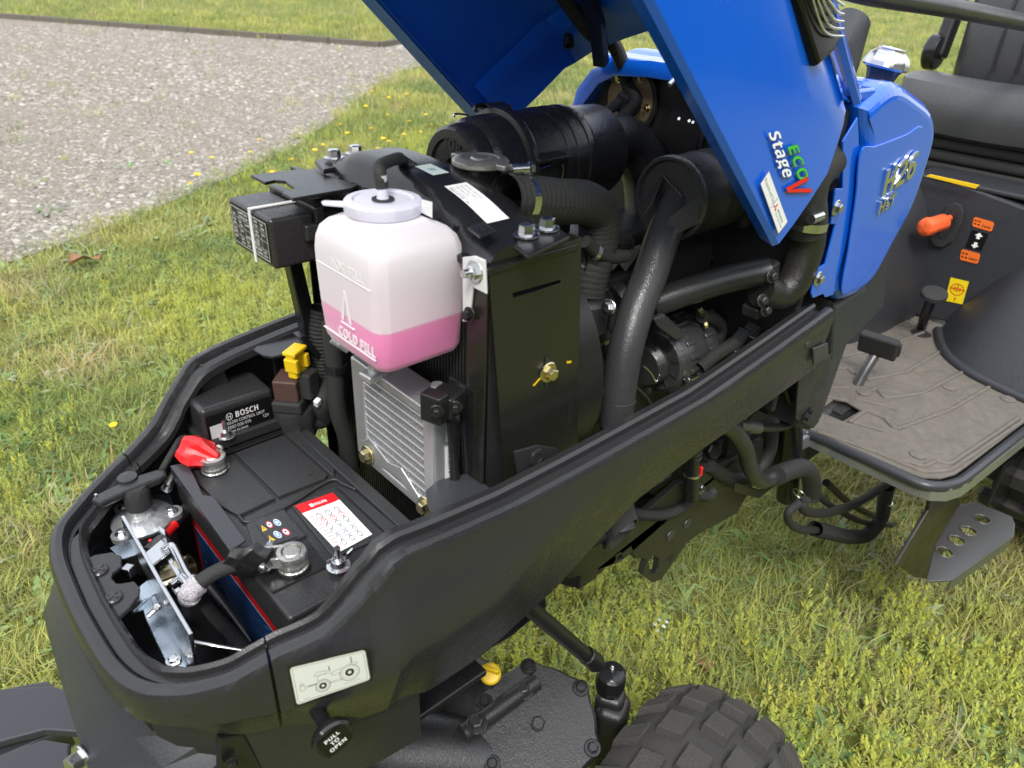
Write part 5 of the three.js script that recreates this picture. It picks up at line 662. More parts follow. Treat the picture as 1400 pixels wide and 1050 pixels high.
  part('pressure_cap', [lathe(cp, [0, 1, 0], [[0, 0], [.031, 0], [.033, .002], [.033, .006], [.030, .0085], [.022, .0095], [.02, .008], [.012, .008], [.010, .010], [.0, .0105]], 48), box(.014, .007, .016, add(cp, [.004, .0045, .034]), [0, .2, 0], .002), box(.014, .007, .016, add(cp, [-.004, .0045, -.034]), [0, .2, 0], .002)], mat(.42, .40, .37, .5, { metalness: .8, roughnessMap: wear, bumpMap: castT, bumpScale: .0002 }), rad, 'bare metal radiator cap');
  part('overflow_spigot', [cyl(add(cp, [-.025, -.012, -.002]), add(cp, [-.055, -.02, -.01]), .005), cyl(add(cp, [-.04, -.016, -.006]), add(cp, [-.047, -.018, -.008]), .0075)], M.zinc, rad);
  const cx0 = .391; part('overflow_hose', tube([add(cp, [-.05, -.018, -.008]), [.475, 1.228, -.02], [.44, 1.244, .02], [cx0 + .012, 1.247, .045], [cx0 + .004, 1.243, .056], [cx0 + .004, 1.228, .0585]], .0065, 12), M.hose, rad);
  part('fan_shroud', [lathe([.548, .96, -.005], [1, 0, 0], [[.15, .012], [.186, .014], [.186, .022], [.183, .024], [.18, .082], [.176, .084], [.172, .024], [.15, .022]], 64)], M.paint, rad, 'round black fan shroud');
  part('fan', Array.from({ length: 7 }, (_, i) => box(.012, .15, .05, [.59, .96 + Math.cos(i * .898) * .1, -.005 + Math.sin(i * .898) * .1], [i * .898, .5, 0], .003)), M.dark, rad);
  // upper hose with worm clamp
  const hp = [...[[0.5299,1.2035,0.09],[0.5627,1.1983,0.09],[0.6096,1.1874,0.09],[0.6656,1.1753,0.085],[0.6959,1.156,0.08],[0.7019,1.1233,0.08],[0.6912,1.0787,0.08],[0.6863,1.051,0.08]]];
  part('upper_hose', ribbed(hp, .0265, .0075, .012, 28), M.hose, rad, 'thick grey-black radiator hose');
  const hd = V(hp[1]).sub(V(hp[0])).normalize().toArray(), hm = mixp(hp[0], hp[1], .75);
  part('hose_clamp', [lathe(add(hm, hd, -.005), hd, [[.027, 0], [.0282, 0], [.0282, .010], [.027, .010]], 40), ...Array.from({ length: 10 }, (_, i) => { const m = ring(hm, hd, .0284, 40)[(i + 27) % 40]; return box(.002, .0075, .0022, m, [0, 0, 0], .0005); })], M.zinc, rad, 'worm-drive hose clamp');
  part('clamp_screw', [cyl(add(hm, [-.013, .033, -.004]), add(hm, [.006, .033, .002]), .0062, .0062, 16), hexBolt(add(hm, [.006, .033, .002]), [1, 0, .3], .0075, .005, false)], M.zinc, rad);
  part('hose_neck', lathe([.54, 1.19, .09], hd, [[.026, 0], [.026, .04]], 24), M.gloss, rad);
  // oil cooler ahead of the core
  const oc = group('oil_cooler', tractor, 'bare aluminium oil cooler');
  const ya = 1.005, yb = .862, za = -.018, zb = .142, X0 = .392, X1 = .43;
  part('cooler_tank', span([X0, yb, za - .012], [X1, ya, za + .016], .004), M.alu, oc); part('cooler_tank', span([X0, yb, zb - .022], [X1, ya + .004, zb], .004), M.alu, oc);
  part('cooler_rail', span([X0 - .002, ya - .010, za], [X1, ya + .002, zb - .01], .002), M.alu, oc); part('cooler_rail', span([X0, yb - .004, za], [X1, yb + .008, zb - .01], .002), M.alu, oc);
  part('cooler_core', span([X0 + .006, yb + .005, za + .01], [X1 - .004, ya - .008, zb - .016], .001), mat(.20, .20, .20, .6, { metalness: .5 }), oc);
  const nb = 11; for (let i = 0; i < nb; i++) { const y = yb + .014 + i * (ya - yb - .030) / (nb - 1); part('cooler_tube', span([X0 + .001, y - .0016, za + .014], [X1, y + .0016, zb - .02], .001), M.alu, oc);
    if (i < nb - 1) { const f = []; for (let k = 0; k < 46; k++) f.push(box(.008, (ya - yb - .03) / (nb - 1) - .003, .0007, [X0 + .006, y + (ya - yb - .03) / (nb - 1) / 2, za + .016 + k * .0027], [k % 2 ? .35 : -.35, 0, 0], .0002)); const m = part('cooler_fins', f, M.alu, oc); m.userData.kind = 'stuff'; } }
  part('cooler_lug', [plate([[0.391,0.8864,-0.017],[0.391,0.9018,0.0056],[0.391,0.8886,0.046],[0.391,0.8965,0.0751],[0.391,0.8738,0.1134],[0.391,0.8843,0.137],[0.391,0.8764,0.1482],[0.391,0.8603,0.1334],[0.391,0.8602,0.1128],[0.391,0.8766,0.0691],[0.391,0.8731,0.0364],[0.391,0.8595,0.0028],[0.391,0.8646,-0.0107]], [.003, 0, 0], .001)], M.alu, oc, 'aluminium mounting lug along the bottom');
  for (const q of [[0.389,0.8764,0.0026],[0.389,0.8731,0.1279]]) part('bolt', hexBolt(q, [-1, .1, .1], .0085, .007), M.yellowZinc, oc);
  for (const q of [[0.3875,1.008,0.0338],[0.4172,1.008,0.1156]]) part('cooler_boss', [box(.03, .01, .022, q, [0, .1, 0], .003), lathe(q, [0, 1, 0], [[0, 0], [.007, 0], [.007, .014], [0, .015]], 20)], M.alu, oc);
  part('pipe_joint', [cyl([0.385,1.0209,-0.0549], [0.4,1.0072,-0.0426], .0075), hexBolt([0.39,1.0163,-0.045], [.3, .5, .6], .009, .010, false)], M.alu, oc, 'hose joint above the oil cooler');
  const mt = printed(64, 256, (x, w, h) => { x.fillStyle = '#eee'; x.fillRect(0, 0, w, h); x.save(); x.translate(50, 240); x.rotate(-Math.PI / 2); x.fillStyle = '#111'; x.font = 'bold 46px sans-serif'; x.fillText('M. AUTO', 0, 0, 210); x.restore(); });
  sticker('maker_label', [[.406, .898, zb + .0006], [.424, .898, zb + .0006], [.424, .958, zb + .0006], [.406, .958, zb + .0006]], mt, oc, { label: 'white label reading M. AUTO' });
  sticker('silver_label', [[.408, .963, zb + .0006], [.423, .963, zb + .0006], [.423, .985, zb + .0006], [.408, .985, zb + .0006]], printed(32, 32, (x) => { x.fillStyle = '#b7c6c4'; x.fillRect(0, 0, 32, 32); }), oc, {});
  part('pressure_sensor', [box(.03, .026, .03, [0.4054,1.0212,0.15], [0, .3, 0], .003), box(.018, .034, .026, [0.3846,1.0243,0.155], [0, .3, 0], .003)], M.gloss, tractor, 'black sensor block beside the oil cooler');
  for (const q of [[0.3755,1.0289,0.17],[0.4013,1.0233,0.168]]) part('bolt', hexBolt(q, [-.5, 0, .8], .0055, .004), M.gloss, tractor);
  part('cooler_pipe', [cyl([0.4112,0.9941,0.15], [0.415,0.9132,0.15], .006), cyl([0.4273,0.9877,0.15], [0.4344,0.8987,0.15], .0045), span([.43, .84, .12], [.434, 1.03, .165], .001)], M.gloss, tractor);
  part('air_guide', plate([[0.376,0.915,0.1475],[0.3972,0.915,0.1406],[0.4359,0.915,0.152],[0.4353,0.915,0.1779],[0.4345,0.915,0.2143],[0.3509,0.915,0.2059],[0.3624,0.915,0.1692]], [0, -.004, 0], .002), M.bumper, tractor, 'grey-black air guide plate beside the battery');
  part('side_gusset', plate([[0.4542,0.9641,0.205],[0.4909,0.957,0.205],[0.5201,0.9404,0.205],[0.5759,0.8865,0.205],[0.4671,0.9076,0.205]], [0, 0, -.003], .001), M.plastic, tractor);
  part('screw', lathe([0.4893,0.9419,0.2055], [0, 0, 1], [[0, 0], [.011, 0], [.0105, .002], [.006, .003], [.006, .002], [0, .002]], 20), M.plastic, tractor);
}
{ // coolant reservoir, milky plastic with pink coolant standing in it
  const rs = group('coolant_reservoir', tractor, 'milky plastic coolant reservoir half filled with pink coolant');
  const cx = .391, cz = .071, hx = .055, hz = .0635, yb = 1.058, yt = 1.205;
  const sq = (y, sx, sz, r, n = 8) => { const o = []; for (const [qx, qz, a0] of [[1, 1, 0], [-1, 1, Math.PI / 2], [-1, -1, Math.PI], [1, -1, Math.PI * 1.5]]) for (let i = 0; i <= n; i++) { const a = a0 + i / n * Math.PI / 2; o.push([cx + qx * (sx - r) + Math.cos(a) * r, y, cz + qz * (sz - r) + Math.sin(a) * r]); } return o; };
  const lev = 1.110;
  const prof = [[yb, .03, .03], [yb + .002, .013, .014], [yb + .007, .006, .006], [yb + .014, .003, .003], [lev, .001, .001], [1.15, 0, 0], [1.168, 0, 0], [1.18, .0015, .0015], [1.19, .005, .005], [1.197, .011, .012], [1.201, .018, .02], [1.204, .026, .03]];
  const rows = prof.map(([y, dx, dz]) => sq(y, hx - dx, hz - dz, Math.max(.006, .015 - dx * .2)));
  const milk = mat(.91, .89, .905, .5, { cls: PH, transmission: .45, thickness: 0 });
  milk.roughness = .85;
  // where coolant wets the wall the plastic lets more light through
  const wet = mat(.93, .92, .925, .5, { cls: PH, transmission: .82, thickness: 0 }); wet.roughness = .8;
  part('bottle', loft(rows.slice(4), false, false, .9), milk, rs, 'milky upper bottle'); part('bottle_base', loft([rows[0].map((p) => mixp(p, [cx, yb, cz], .98)), ...rows.slice(0, 5)], false, false, .9), wet, rs, 'lower bottle wall with coolant behind it');
  part('bottle_top', plate(rows[rows.length - 1], [0, -.002, 0], 0), milk, rs);
  const pink = mat(1, .05, .52, .35);
  const liq = [[yb + .0015, .032, .032], [yb + .0035, .0145, .0155], [yb + .008, .0075, .0075], [yb + .0145, .0045, .0045], [lev - .002, .0027, .0027], [lev, .0027, .0027]].map(([y, dx, dz]) => sq(y, hx - dx, hz - dz, Math.max(.005, .0135 - dx * .2)));
  part('coolant', loft(liq, true, true, .6), pink, rs, 'pink coolant');
  const ct = [cx + .004, 1.2045, cz - .012];
  part('bottle_neck', lathe(ct, [0, 1, 0], [[.036, -.008], [.034, .0], [.033, .006], [0, .006]], 48), milk, rs);
  const lil = mat(.86, .86, .96, .4, { cls: PH, transmission: .4, thickness: 0 }); lil.roughness = .5;
  const cap = part('reservoir_cap', [lathe(add(ct, [0, .001, 0]), [0, 1, 0], [[.030, 0], [.0385, 0], [.0395, .002], [.0395, .0105], [.038, .0125], [.031, .0135], [.029, .0115], [.012, .0105], [.009, .0105], [.008, .013], [.0, .013]], 56), plate([add(ct, [-.03, .008, -.022]), add(ct, [-.046, .008, -.036]), add(ct, [-.05, .008, -.034]), add(ct, [-.052, .008, -.028]), add(ct, [-.048, .008, -.022]), add(ct, [-.036, .008, -.008])], [0, .003, 0], .001)], lil, rs, 'lilac cap with a pull tab');
  part('cap_spout', [lathe(add(ct, [0, .013, 0]), [0, 1, 0], [[.0085, 0], [.0065, .001], [.0055, .004], [.005, .024], [0, .024]], 20)], lil, cap);
  part('spout_seal', lathe(add(ct, [0, .0128, 0]), [0, 1, 0], [[.0055, 0], [.0115, 0], [.0115, .0012], [.0055, .0012]], 28), M.rubber, cap);
  // moulded marks on the front face
  const fx = cx - hx + .0003, Z = [0, 0, 1], Yu = [0, 1, 0];
  part('level_mark', span([fx - .001, 1.1535, cz - .05], [fx + .001, 1.155, cz + .052], .0004), milk, rs); part('level_mark', span([fx - .0002, 1.079, cz - .05], [fx + .002, 1.0805, cz + .052], .0004), milk, rs);
  part('level_lettering', [raisedText('HOT FILL', .0105, .001, [fx + .0002, 1.157, cz - .022], Z, Yu), raisedText('COLD FILL', .0105, .001, [fx + .0008, 1.083, cz - .018], Z, Yu), plate([[fx, 1.104, cz - .008], [fx, 1.138, cz + .0005], [fx, 1.138, cz + .0035], [fx, 1.104, cz + .012], [fx, 1.104, cz + .007], [fx, 1.128, cz + .002], [fx, 1.104, cz - .003]], [-.0008, 0, 0], .0002), span([fx - .0008, 1.0995, cz - .01], [fx + .001, 1.101, cz + .016], .0003)], milk, rs);
  // metal ear to the radiator plate and its bolts
  const ear = part('mounting_ear', plate([[0.427,1.1756,0.1467],[0.427,1.1825,0.1648],[0.427,1.1827,0.1802],[0.427,1.1495,0.1834],[0.427,1.1495,0.1631],[0.427,1.1104,0.1579],[0.427,1.1064,0.1471]], [.003, 0, 0], .001), mat(.62, .62, .64, .45, { cls: PH }), rs, 'pale mounting ear');
  part('bolt', [hexBolt([0.427,1.1676,0.1673], [-1, .1, .1], .0078, .006), cyl([0.427,1.1676,0.1673], add([0.427,1.1676,0.1673], [-.016, .001, .001]), .0042)], M.zinc, ear);
  part('bolt', [hexBolt([0.427,1.1189,0.1589], [-1, .1, .1], .0055, .006)], M.gloss, ear);
  sticker('code_tag', [[0.42,1.2075,0.0891],[0.42,1.2066,0.1088],[0.42,1.2227,0.1093],[0.42,1.2212,0.0909]], printed(32, 32, (x) => { x.fillStyle = '#dcdcdc'; x.fillRect(0, 0, 32, 32); }), rs, {});
}
// ---------- air cleaner ----------
{
  const y = 1.178, z = -.105, A = (x) => [x, y, z];
  const ac = group('air_cleaner', tractor, 'black drum-shaped air cleaner');
  part('cleaner_cover', [lathe(A(.605), [1, 0, 0], [[0, .012], [.02, .012], [.022, .006], [.045, .004], [.047, 0], [.058, 0], [.062, .004], [.064, .014], [.064, .03], [.070, .038], [.0715, .07], [.0715, .082], [.0, .082]], 64)], M.plastic, ac, 'stepped front cover');
  part('clamp_ring', lathe(A(.685), [1, 0, 0], [[.0715, -.004], [.078, -.002], [.0795, .002], [.0795, .008], [.077, .012], [.0715, .014]], 64), M.plastic, ac);
  part('cleaner_drum', lathe(A(.695), [1, 0, 0], [[.0, 0], [.0715, 0], [.0715, .06], [.073, .062], [.073, .07], [.0715, .072], [.0715, .08], [.073, .082], [.073, .092], [.0715, .094], [.0715, .104], [.073, .106], [.073, .116], [.0715, .118], [.069, .125], [.067, .19], [.064, .195], [0, .195]], 64), M.plastic, ac);
  part('cover_lettering', raisedText('TOP', .014, .0012, [.6065, y + .035, z - .018], [0, -.12, 1], [0, 1, 0]), M.plastic, ac);
  for (const [dy, dz, s] of [[.012, .074, 1], [.058, -.046, 1]]) { part('clip', [box(.055, .006, .022, A(.705).map((v, i) => v + [.01, dy + .012, dz][i]), [.2, 0, 0], .002), box(.03, .01, .012, A(.73).map((v, i) => v + [0, dy + .006, dz][i]), [.2, 0, 0], .002)], M.plastic, ac); part('clip_wire', tube([[.695, 0, 0], [.70, -.045, .002], [.735, -.045, .003], [.738, 0, 0], [.695, 0, 0]].map(([x, a, b]) => [x, y + dy + a * (dz > 0 ? 1 : .2), z + dz + b + .002 - (dz > 0 ? a * a * 4 : 0)]), .0016, 6), M.chrome, ac); }
  part('clip', [tube([[0.6636,1.2501,-0.13],[0.6686,1.2563,-0.13],[0.6814,1.2571,-0.13],[0.6894,1.2518,-0.13]], .003, 6)], M.gloss, ac);
  part('clip_wire', tube([[0.6364,1.2424,-0.14],[0.6389,1.2469,-0.14],[0.6514,1.2458,-0.14],[0.6615,1.243,-0.14]], .0015, 6), M.chrome, ac);
  part('intake_duct', tube([[.9, 1.188, -.105], [.96, 1.18, -.1], [.99, 1.13, -.08], [.98, 1.04, -.05]], .04, 24), M.plastic, ac);
  part('cleaner_bracket', span([.74, 1.05, -.16], [.80, 1.12, -.06], .006), M.gloss, tractor);
}
// ---------- muffler and tailpipe ----------
{
  const m0 = [0.8361,1.1518,0.082], X = m0[0], mf = group('muffler', tractor, 'matt black muffler with a curved tailpipe');
  part('muffler_body', [lathe([X, m0[1], m0[2]], [1, 0, 0], [[0, .006], [.05, .006], [.053, 0], [.057, 0], [.0585, .003], [.0585, .012], [.056, .016], [.056, .06], [.0575, .066], [.056, .072], [.056, .082], [.0575, .088], [.056, .094], [.056, .104], [.0575, .11], [.056, .116], [.056, .24], [0, .25]], 64)], M.exhaust, mf);
  const pp = [[0.8707,1.1576,0.082],[0.8497,1.1439,0.088],[0.8065,1.1095,0.104],[0.7712,1.0692,0.118],[0.7356,1.0293,0.13],[0.7107,0.9863,0.14],[0.6985,0.9317,0.147],[0.6942,0.8768,0.152]];
  part('tailpipe', tube([add(pp[0], [.02, .004, 0]), ...pp], .0235, 32), M.exhaust, mf);
  part('tailpipe_lower', [tube([[0.6987,0.9147,0.148],[0.695,0.8649,0.153],[0.6943,0.8052,0.158],[0.6932,0.7468,0.17],[0.6867,0.7168,0.19]], .0225, 28)], M.exhaust, mf);
  part('weld_bead', tube(ring([0.6974,0.9142,0.1485], V(pp[7]).sub(V(pp[6])).normalize().toArray(), .0234, 22).map((p, i) => add(p, [0, Math.sin(i * 3.1) * .0006, 0])), .0012, 6, true), M.exhaust, mf);
  part('gusset', slab([[X + .003, m0[1] + .028, m0[2] - .014], [X + .003, m0[1] + .004, m0[2] - .03], [X - .03, m0[1] - .02, m0[2] - .012], [X - .022, m0[1] - .004, m0[2] - .004]], .003, .0008), M.exhaust, mf); part('gusset', [slab([[X + .003, m0[1] + .02, m0[2] + .05], [X + .003, m0[1] - .02, m0[2] + .05], [X - .04, m0[1] - .04, m0[2] + .034], [X - .028, m0[1] - .014, m0[2] + .024]], .003, .0008)], M.exhaust, mf);
  part('weld_bead', tube(Array.from({ length: 12 }, (_, i) => [X + .001, m0[1] + .03 - i * .002 + (i % 2) * .0012, m0[2] - .016 + i * .0036]), .0016, 6), M.exhaust, mf);
  const oc = [0.6869,0.7538,0.176], od = V([.03, -.95, .30]).normalize().toArray(), slash = (r, d) => ring(oc, od, r * 1.12, 36).map((p) => add(p, od, d - (p[2] - oc[2]) * 1.25));
  part('tail_outlet', loft([ring(add(oc, od, -.03), od, .0235, 36), ring(add(oc, od, -.012), od, .0245, 36), slash(.0255, .052), slash(.0238, .052), slash(.0225, .01)], true, false, .5), M.exhaust, mf, 'slash-cut pipe end');
  part('outlet_bore', loft([slash(.0226, .012), ring(add(oc, od, -.028), od, .021, 36)], true, true), M.dark, mf);
}
// ---------- engine ----------
{
  const en = group('engine', tractor, 'black diesel engine');
  part('engine_block', [span([.64, .62, -.15], [1.0, .93, .06], .02), span([.66, .93, -.13], [.99, 1.03, .03], .015)], M.engine, en);
  part('valve_cover', [span([.68, 1.03, -.11], [.98, 1.075, .0], .015)], M.engine, en);
  part('oil_filler_cap', [lathe([0.8274,1.0737,0.01], [0, 1, 0], [[0, -.03], [.016, -.03], [.016, -.008], [.022, -.007], [.0235, .004], [.02, .009], [.012, .010], [0, .010]], 28), ...Array.from({ length: 10 }, (_, i) => { const a = i * .628; return box(.005, .012, .004, add([0.8274,1.0737,0.01], [Math.cos(a) * .0225, -.001, Math.sin(a) * .0225]), [0, -a, 0], .001); })], M.rubber, en, 'ribbed oil filler cap');
  part('heat_mat', plate([[0.7676,1.0826,0.03],[0.7876,1.0731,0.03],[0.8269,1.0672,0.03],[0.8604,1.0659,0.03],[0.8499,1.0498,0.03],[0.8296,1.0323,0.03],[0.8121,1.0489,0.03],[0.7989,1.0405,0.03],[0.7867,1.0578,0.03],[0.7723,1.061,0.03]], [0, 0, -.004], .001), mat(.28, .29, .28, .9, { bumpMap: castT, bumpScale: .001 }), en, 'torn pale grey insulating mat');
  part('injection_cap', cyl([0.7024,1.0905,0.06], [0.7012,1.0999,0.06], .009), mat(.35, .33, .12, .5), en, 'small olive yellow cap');
  part('thermostat_housing', [lathe([0.6976,1.0448,0.07], [0, 1, 0], [[.035, -.05], [.035, -.01], [.028, 0], [.026, .02], [.0, .02]], 28), box(.06, .03, .05, [0.7322,1.007,0.05], [0, .4, 0], .008)], M.engine, en);
  part('bolt', [hexBolt([0.7295,1.0482,0.075], [-.3, 1, .3], .006), hexBolt([0.6706,1.092,0.085], [-.4, .5, .6], .004), hexBolt([0.7111,1.0255,0.08], [-.5, .3, .8], .006)], M.gloss, en);
  part('water_pump_pulley', lathe([0.7984,0.9666,0.02], [-1, 0, 0], [[0, .012], [.03, .012], [.034, 0], [.05, 0], [.055, -.006], [.05, -.012], [.055, -.018], [0, -.018]], 48), M.engine, en);
  part('bolt', [hexBolt([0.68,1.0486,0.1277], [-1, .3, .2], .007, .006)], M.zinc, en);
  part('crank_pulley', lathe([.665, .76, .0], [-1, 0, 0], [[0, .014], [.04, .014], [.05, 0], [.07, 0], [.075, -.006], [.07, -.012], [.075, -.018], [0, -.018]], 48), M.engine, en);
  part('drive_belt', tube([[.67, .93, .045], [.67, .96, .02], [.67, .93, -.04], [.67, .80, -.07], [.67, .70, -.03], [.67, .70, .04], [.67, .8, .09], [.68, .9, .135], [.68, .93, .13]].map((p) => p), .006, 8, true), M.rubber, en);
  part('engine_hose', tube([[0.7018,1.0113,0.07],[0.724,0.9769,0.07],[0.7425,0.9539,0.07],[0.7613,0.9337,0.07]], .010, 12), M.hose, en);
  part('engine_hose', tube([[0.715,1.0585,0.06],[0.7481,1.0332,0.06],[0.7717,1.0001,0.06],[0.7741,0.9643,0.06]], .006, 10), M.hose, en);
  part('hose_end', lathe([0.7,0.9347,0.1061], [-.8, .1, .6], [[.008, 0], [.013, 0], [.013, .012], [.008, .012]], 24), M.gloss, en);
  part('glow_rail', [plate([[0.9386,1.0436,0.045],[1.0478,1.0384,0.045],[1.059,1.0222,0.045],[0.9433,1.0245,0.045]], [0, 0, -.002], .0005)], M.bumper, en, 'dull grey plate on the engine cover');
  part('engine_cover', span([.85, .98, .0], [1.0, 1.06, .07], .012), M.engine, en);
  // inlet manifold pipe, elbow and hose clip at the rear
  part('manifold', [tube([[0.8069,1.0096,0.1],[0.8552,1.0263,0.125],[0.9053,1.0394,0.15],[0.9386,1.0498,0.175],[0.9548,1.0553,0.19]], .0205, 20), box(.03, .055, .03, [0.9563,1.0421,0.185], [0, 0, .2], .006), box(.06, .02, .03, [0.9695,0.9964,0.18], [0, 0, .25], .005)], M.engine, en, 'glossy black inlet manifold');
  for (const q of [[0.9361,1.0555,0.205],[0.9243,1.0215,0.205],[0.9412,1.0022,0.205]]) part('bolt', hexBolt(q, [-.3, .3, 1], .0065, .006), M.engine, en);
  part('elbow', tube([[0.9415,1.0291,0.19],[0.9728,1.0178,0.2],[0.9941,1.0314,0.208],[1.0053,1.0636,0.21],[1.0068,1.0965,0.21],[0.9896,1.1297,0.21]], .025, 28), mat(.020, .019, .017, .3, { roughnessMap: wear2, bumpMap: castT, bumpScale: .0003 }), en, 'black cast intake elbow');
  part('elbow_hose', tube([[0.9981,1.1112,0.21],[0.9897,1.1339,0.21],[0.9723,1.1634,0.21],[0.9742,1.1929,0.21],[1.0076,1.213,0.21]], .027, 24), M.hose, en);
  part('hose_clamp', [lathe([0.9917,1.1251,0.21], [0, .99, .05], [[.0275, -.006], [.029, -.006], [.029, .006], [.0275, .006]], 36), cyl([0.9484,1.1435,0.235], [0.9755,1.1437,0.235], .007)], M.zinc, en);
  part('grease_fitting', cyl([1.0628,1.1605,0.19], [1.0589,1.1769,0.19], .018), M.alu, en);
  // alternator
  const ac = [0.9075,0.8985,0.09], ax = [1, 0, 0], P = (x) => add(ac, [x, 0, 0]);
  const al = group('alternator', tractor, 'black alternator with slotted casing');
  const am = mat(.085, .085, .088, .3, { metalness: .5, roughnessMap: wear2, bumpMap: castT, bumpScale: .0002 });
  part('alternator_case', [lathe(P(-.055), ax, [[.0, .004], [.03, .002], [.046, 0], [.054, .006], [.056, .014], [.056, .03], [.05, .032], [.05, .062], [.056, .064], [.0565, .075], [.056, .09], [.048, .104], [.03, .11], [0, .11]], 60)], am, al);
  for (const [x, w] of [[-.03, .02], [.018, .022]]) for (let i = 0; i < 16; i++) { const a = i / 16 * 6.283; part('case_rib', box(w, .006, .008, add(P(x), [0, Math.cos(a) * .0565, Math.sin(a) * .0565]), [a, 0, 0], .002), am, al); }
  part('stator', lathe(P(-.028), ax, [[.05, 0], [.0525, .002], [.0525, .032], [.05, .034]], 60), mat(.03, .03, .03, .6), al);
  for (let i = 0; i < 4; i++) { const a = .2 + i * 1.57; part('bolt', [cyl(add(P(-.05), [0, Math.cos(a) * .059, Math.sin(a) * .059]), add(P(.06), [0, Math.cos(a) * .059, Math.sin(a) * .059]), .0035), hexBolt(add(P(-.05), [0, Math.cos(a) * .059, Math.sin(a) * .059]), [-1, 0, 0], .0055)], M.zinc, al); }
  for (let i = 0; i < 10; i++) { const a = i * .628; part('cooling_slot', box(.003, .014, .006, add(P(-.0535), [0, Math.cos(a) * .038, Math.sin(a) * .038]), [a, 0, 0], .001), M.dark, al); }
  part('alternator_pulley', lathe(P(-.085), ax, [[0, .0], [.03, 0], [.033, .004], [.027, .010], [.033, .016], [.033, .02], [.02, .022], [.02, .032]], 40), M.engine, al);
  part('terminal_boot', [tube([[0.9129,0.9694,0.12],[0.9453,0.9555,0.12],[0.9718,0.9327,0.12],[0.9703,0.9045,0.12]], .0105, 16)], M.hose, al, 'rubber terminal boot');
  part('terminal_stud', [hexBolt([0.9074,0.9758,0.12], [.4, .8, .4], .007), hexBolt([0.9137,0.9551,0.125], [.6, .3, .6], .0055)], M.yellowZinc, al);
  part('adjuster_bracket', [plate([[0.7756,1.0064,0.13],[0.8032,1.0055,0.13],[0.8533,0.9659,0.13],[0.8603,0.9518,0.13],[0.8407,0.9529,0.13],[0.7903,0.9899,0.13]], [0, 0, -.01], .003)], am, al);
  // wiring and small pipes between radiator, pump and engine
  for (const q of [[[0.6986,1.1429,0.06],[0.7168,1.1098,0.06],[0.7151,1.0794,0.06],[0.7339,1.0486,0.06],[0.768,1.0238,0.06]], [[0.6608,1.1294,0.09],[0.6744,1.1054,0.09],[0.6722,1.0802,0.09],[0.6918,1.0572,0.09]], [[0.8515,1.0054,0.05],[0.9225,1.0064,0.05],[1.0015,0.998,0.05],[1.0823,1.0059,0.05],[1.151,1.0006,0.05]], [[0.8586,1.002,0.08],[0.9206,0.9677,0.08],[0.9888,0.9522,0.08],[1.0647,0.9226,0.08],[1.1478,0.8786,0.08]], [[0.998,0.9413,0.1],[1.0486,0.9139,0.1],[1.0914,0.8851,0.1],[1.1407,0.8765,0.1]]]) part('wire', tube(q, .0034, 8), M.gloss, tractor);
  for (const q of [[[0.9458,1.0367,0.055],[1.0017,1.0084,0.055],[1.0484,0.9889,0.055],[1.1038,0.9842,0.055]], [[0.9917,1.034,0.05],[1.0507,1.0049,0.05],[1.1058,0.9876,0.05],[1.1546,0.9903,0.05]], [[1.0433,1.0294,0.05],[1.0931,1.0062,0.05],[1.1411,0.9959,0.05],[1.1735,1.0026,0.05]]]) part('injector_pipe', tube(q, .0030, 8), M.zinc, tractor);
  part('coolant_hose', tube([[0.6551,1.1333,0.1],[0.6774,1.1146,0.1],[0.7069,1.1015,0.1],[0.7378,1.0969,0.1]], .0085, 12), M.hose, tractor); part('coolant_hose', tube([[0.6874,1.008,0.08],[0.7112,0.9924,0.08],[0.7356,0.9693,0.08],[0.7572,0.9295,0.08]], .011, 12), M.hose, tractor);
  part('hose_clip', lathe([0.6774,1.1146,0.1], [.5, -.3, .2], [[.0085, -.003], [.0105, -.003], [.0105, .003], [.0085, .003]], 20), M.zinc, tractor); part('hose_clip', lathe([0.7356,0.9693,0.08], [.4, -.6, .1], [[.011, -.003], [.0125, -.003], [.0125, .003], [.011, .003]], 20), M.zinc, tractor);
  part('connector_plug', [box(.05, .022, .024, [0.9793,0.9164,0.15], [.2, .2, .5], .004), box(.03, .026, .028, [1.0055,0.9261,0.155], [.2, .2, .5], .004)], M.gloss, tractor, 'black wiring plug above the skirt');
  part('wiring_conduit', ribbed([[0.8813,0.9001,0.15],[0.9161,0.9104,0.15],[0.944,0.9143,0.15],[0.969,0.9169,0.15]], .0105, .0045, .1), M.rubber, tractor);
  part('wire', tube([[0.7279,0.9614,0.16],[0.747,0.9437,0.16],[0.7622,0.9245,0.16],[0.7682,0.9342,0.16]], .0015, 6), M.zinc, tractor);
  part('wire', tube([[0.732,0.9211,0.15],[0.7615,0.8925,0.15],[0.7799,0.8669,0.15]], .0025, 6), M.rubber, tractor);
}
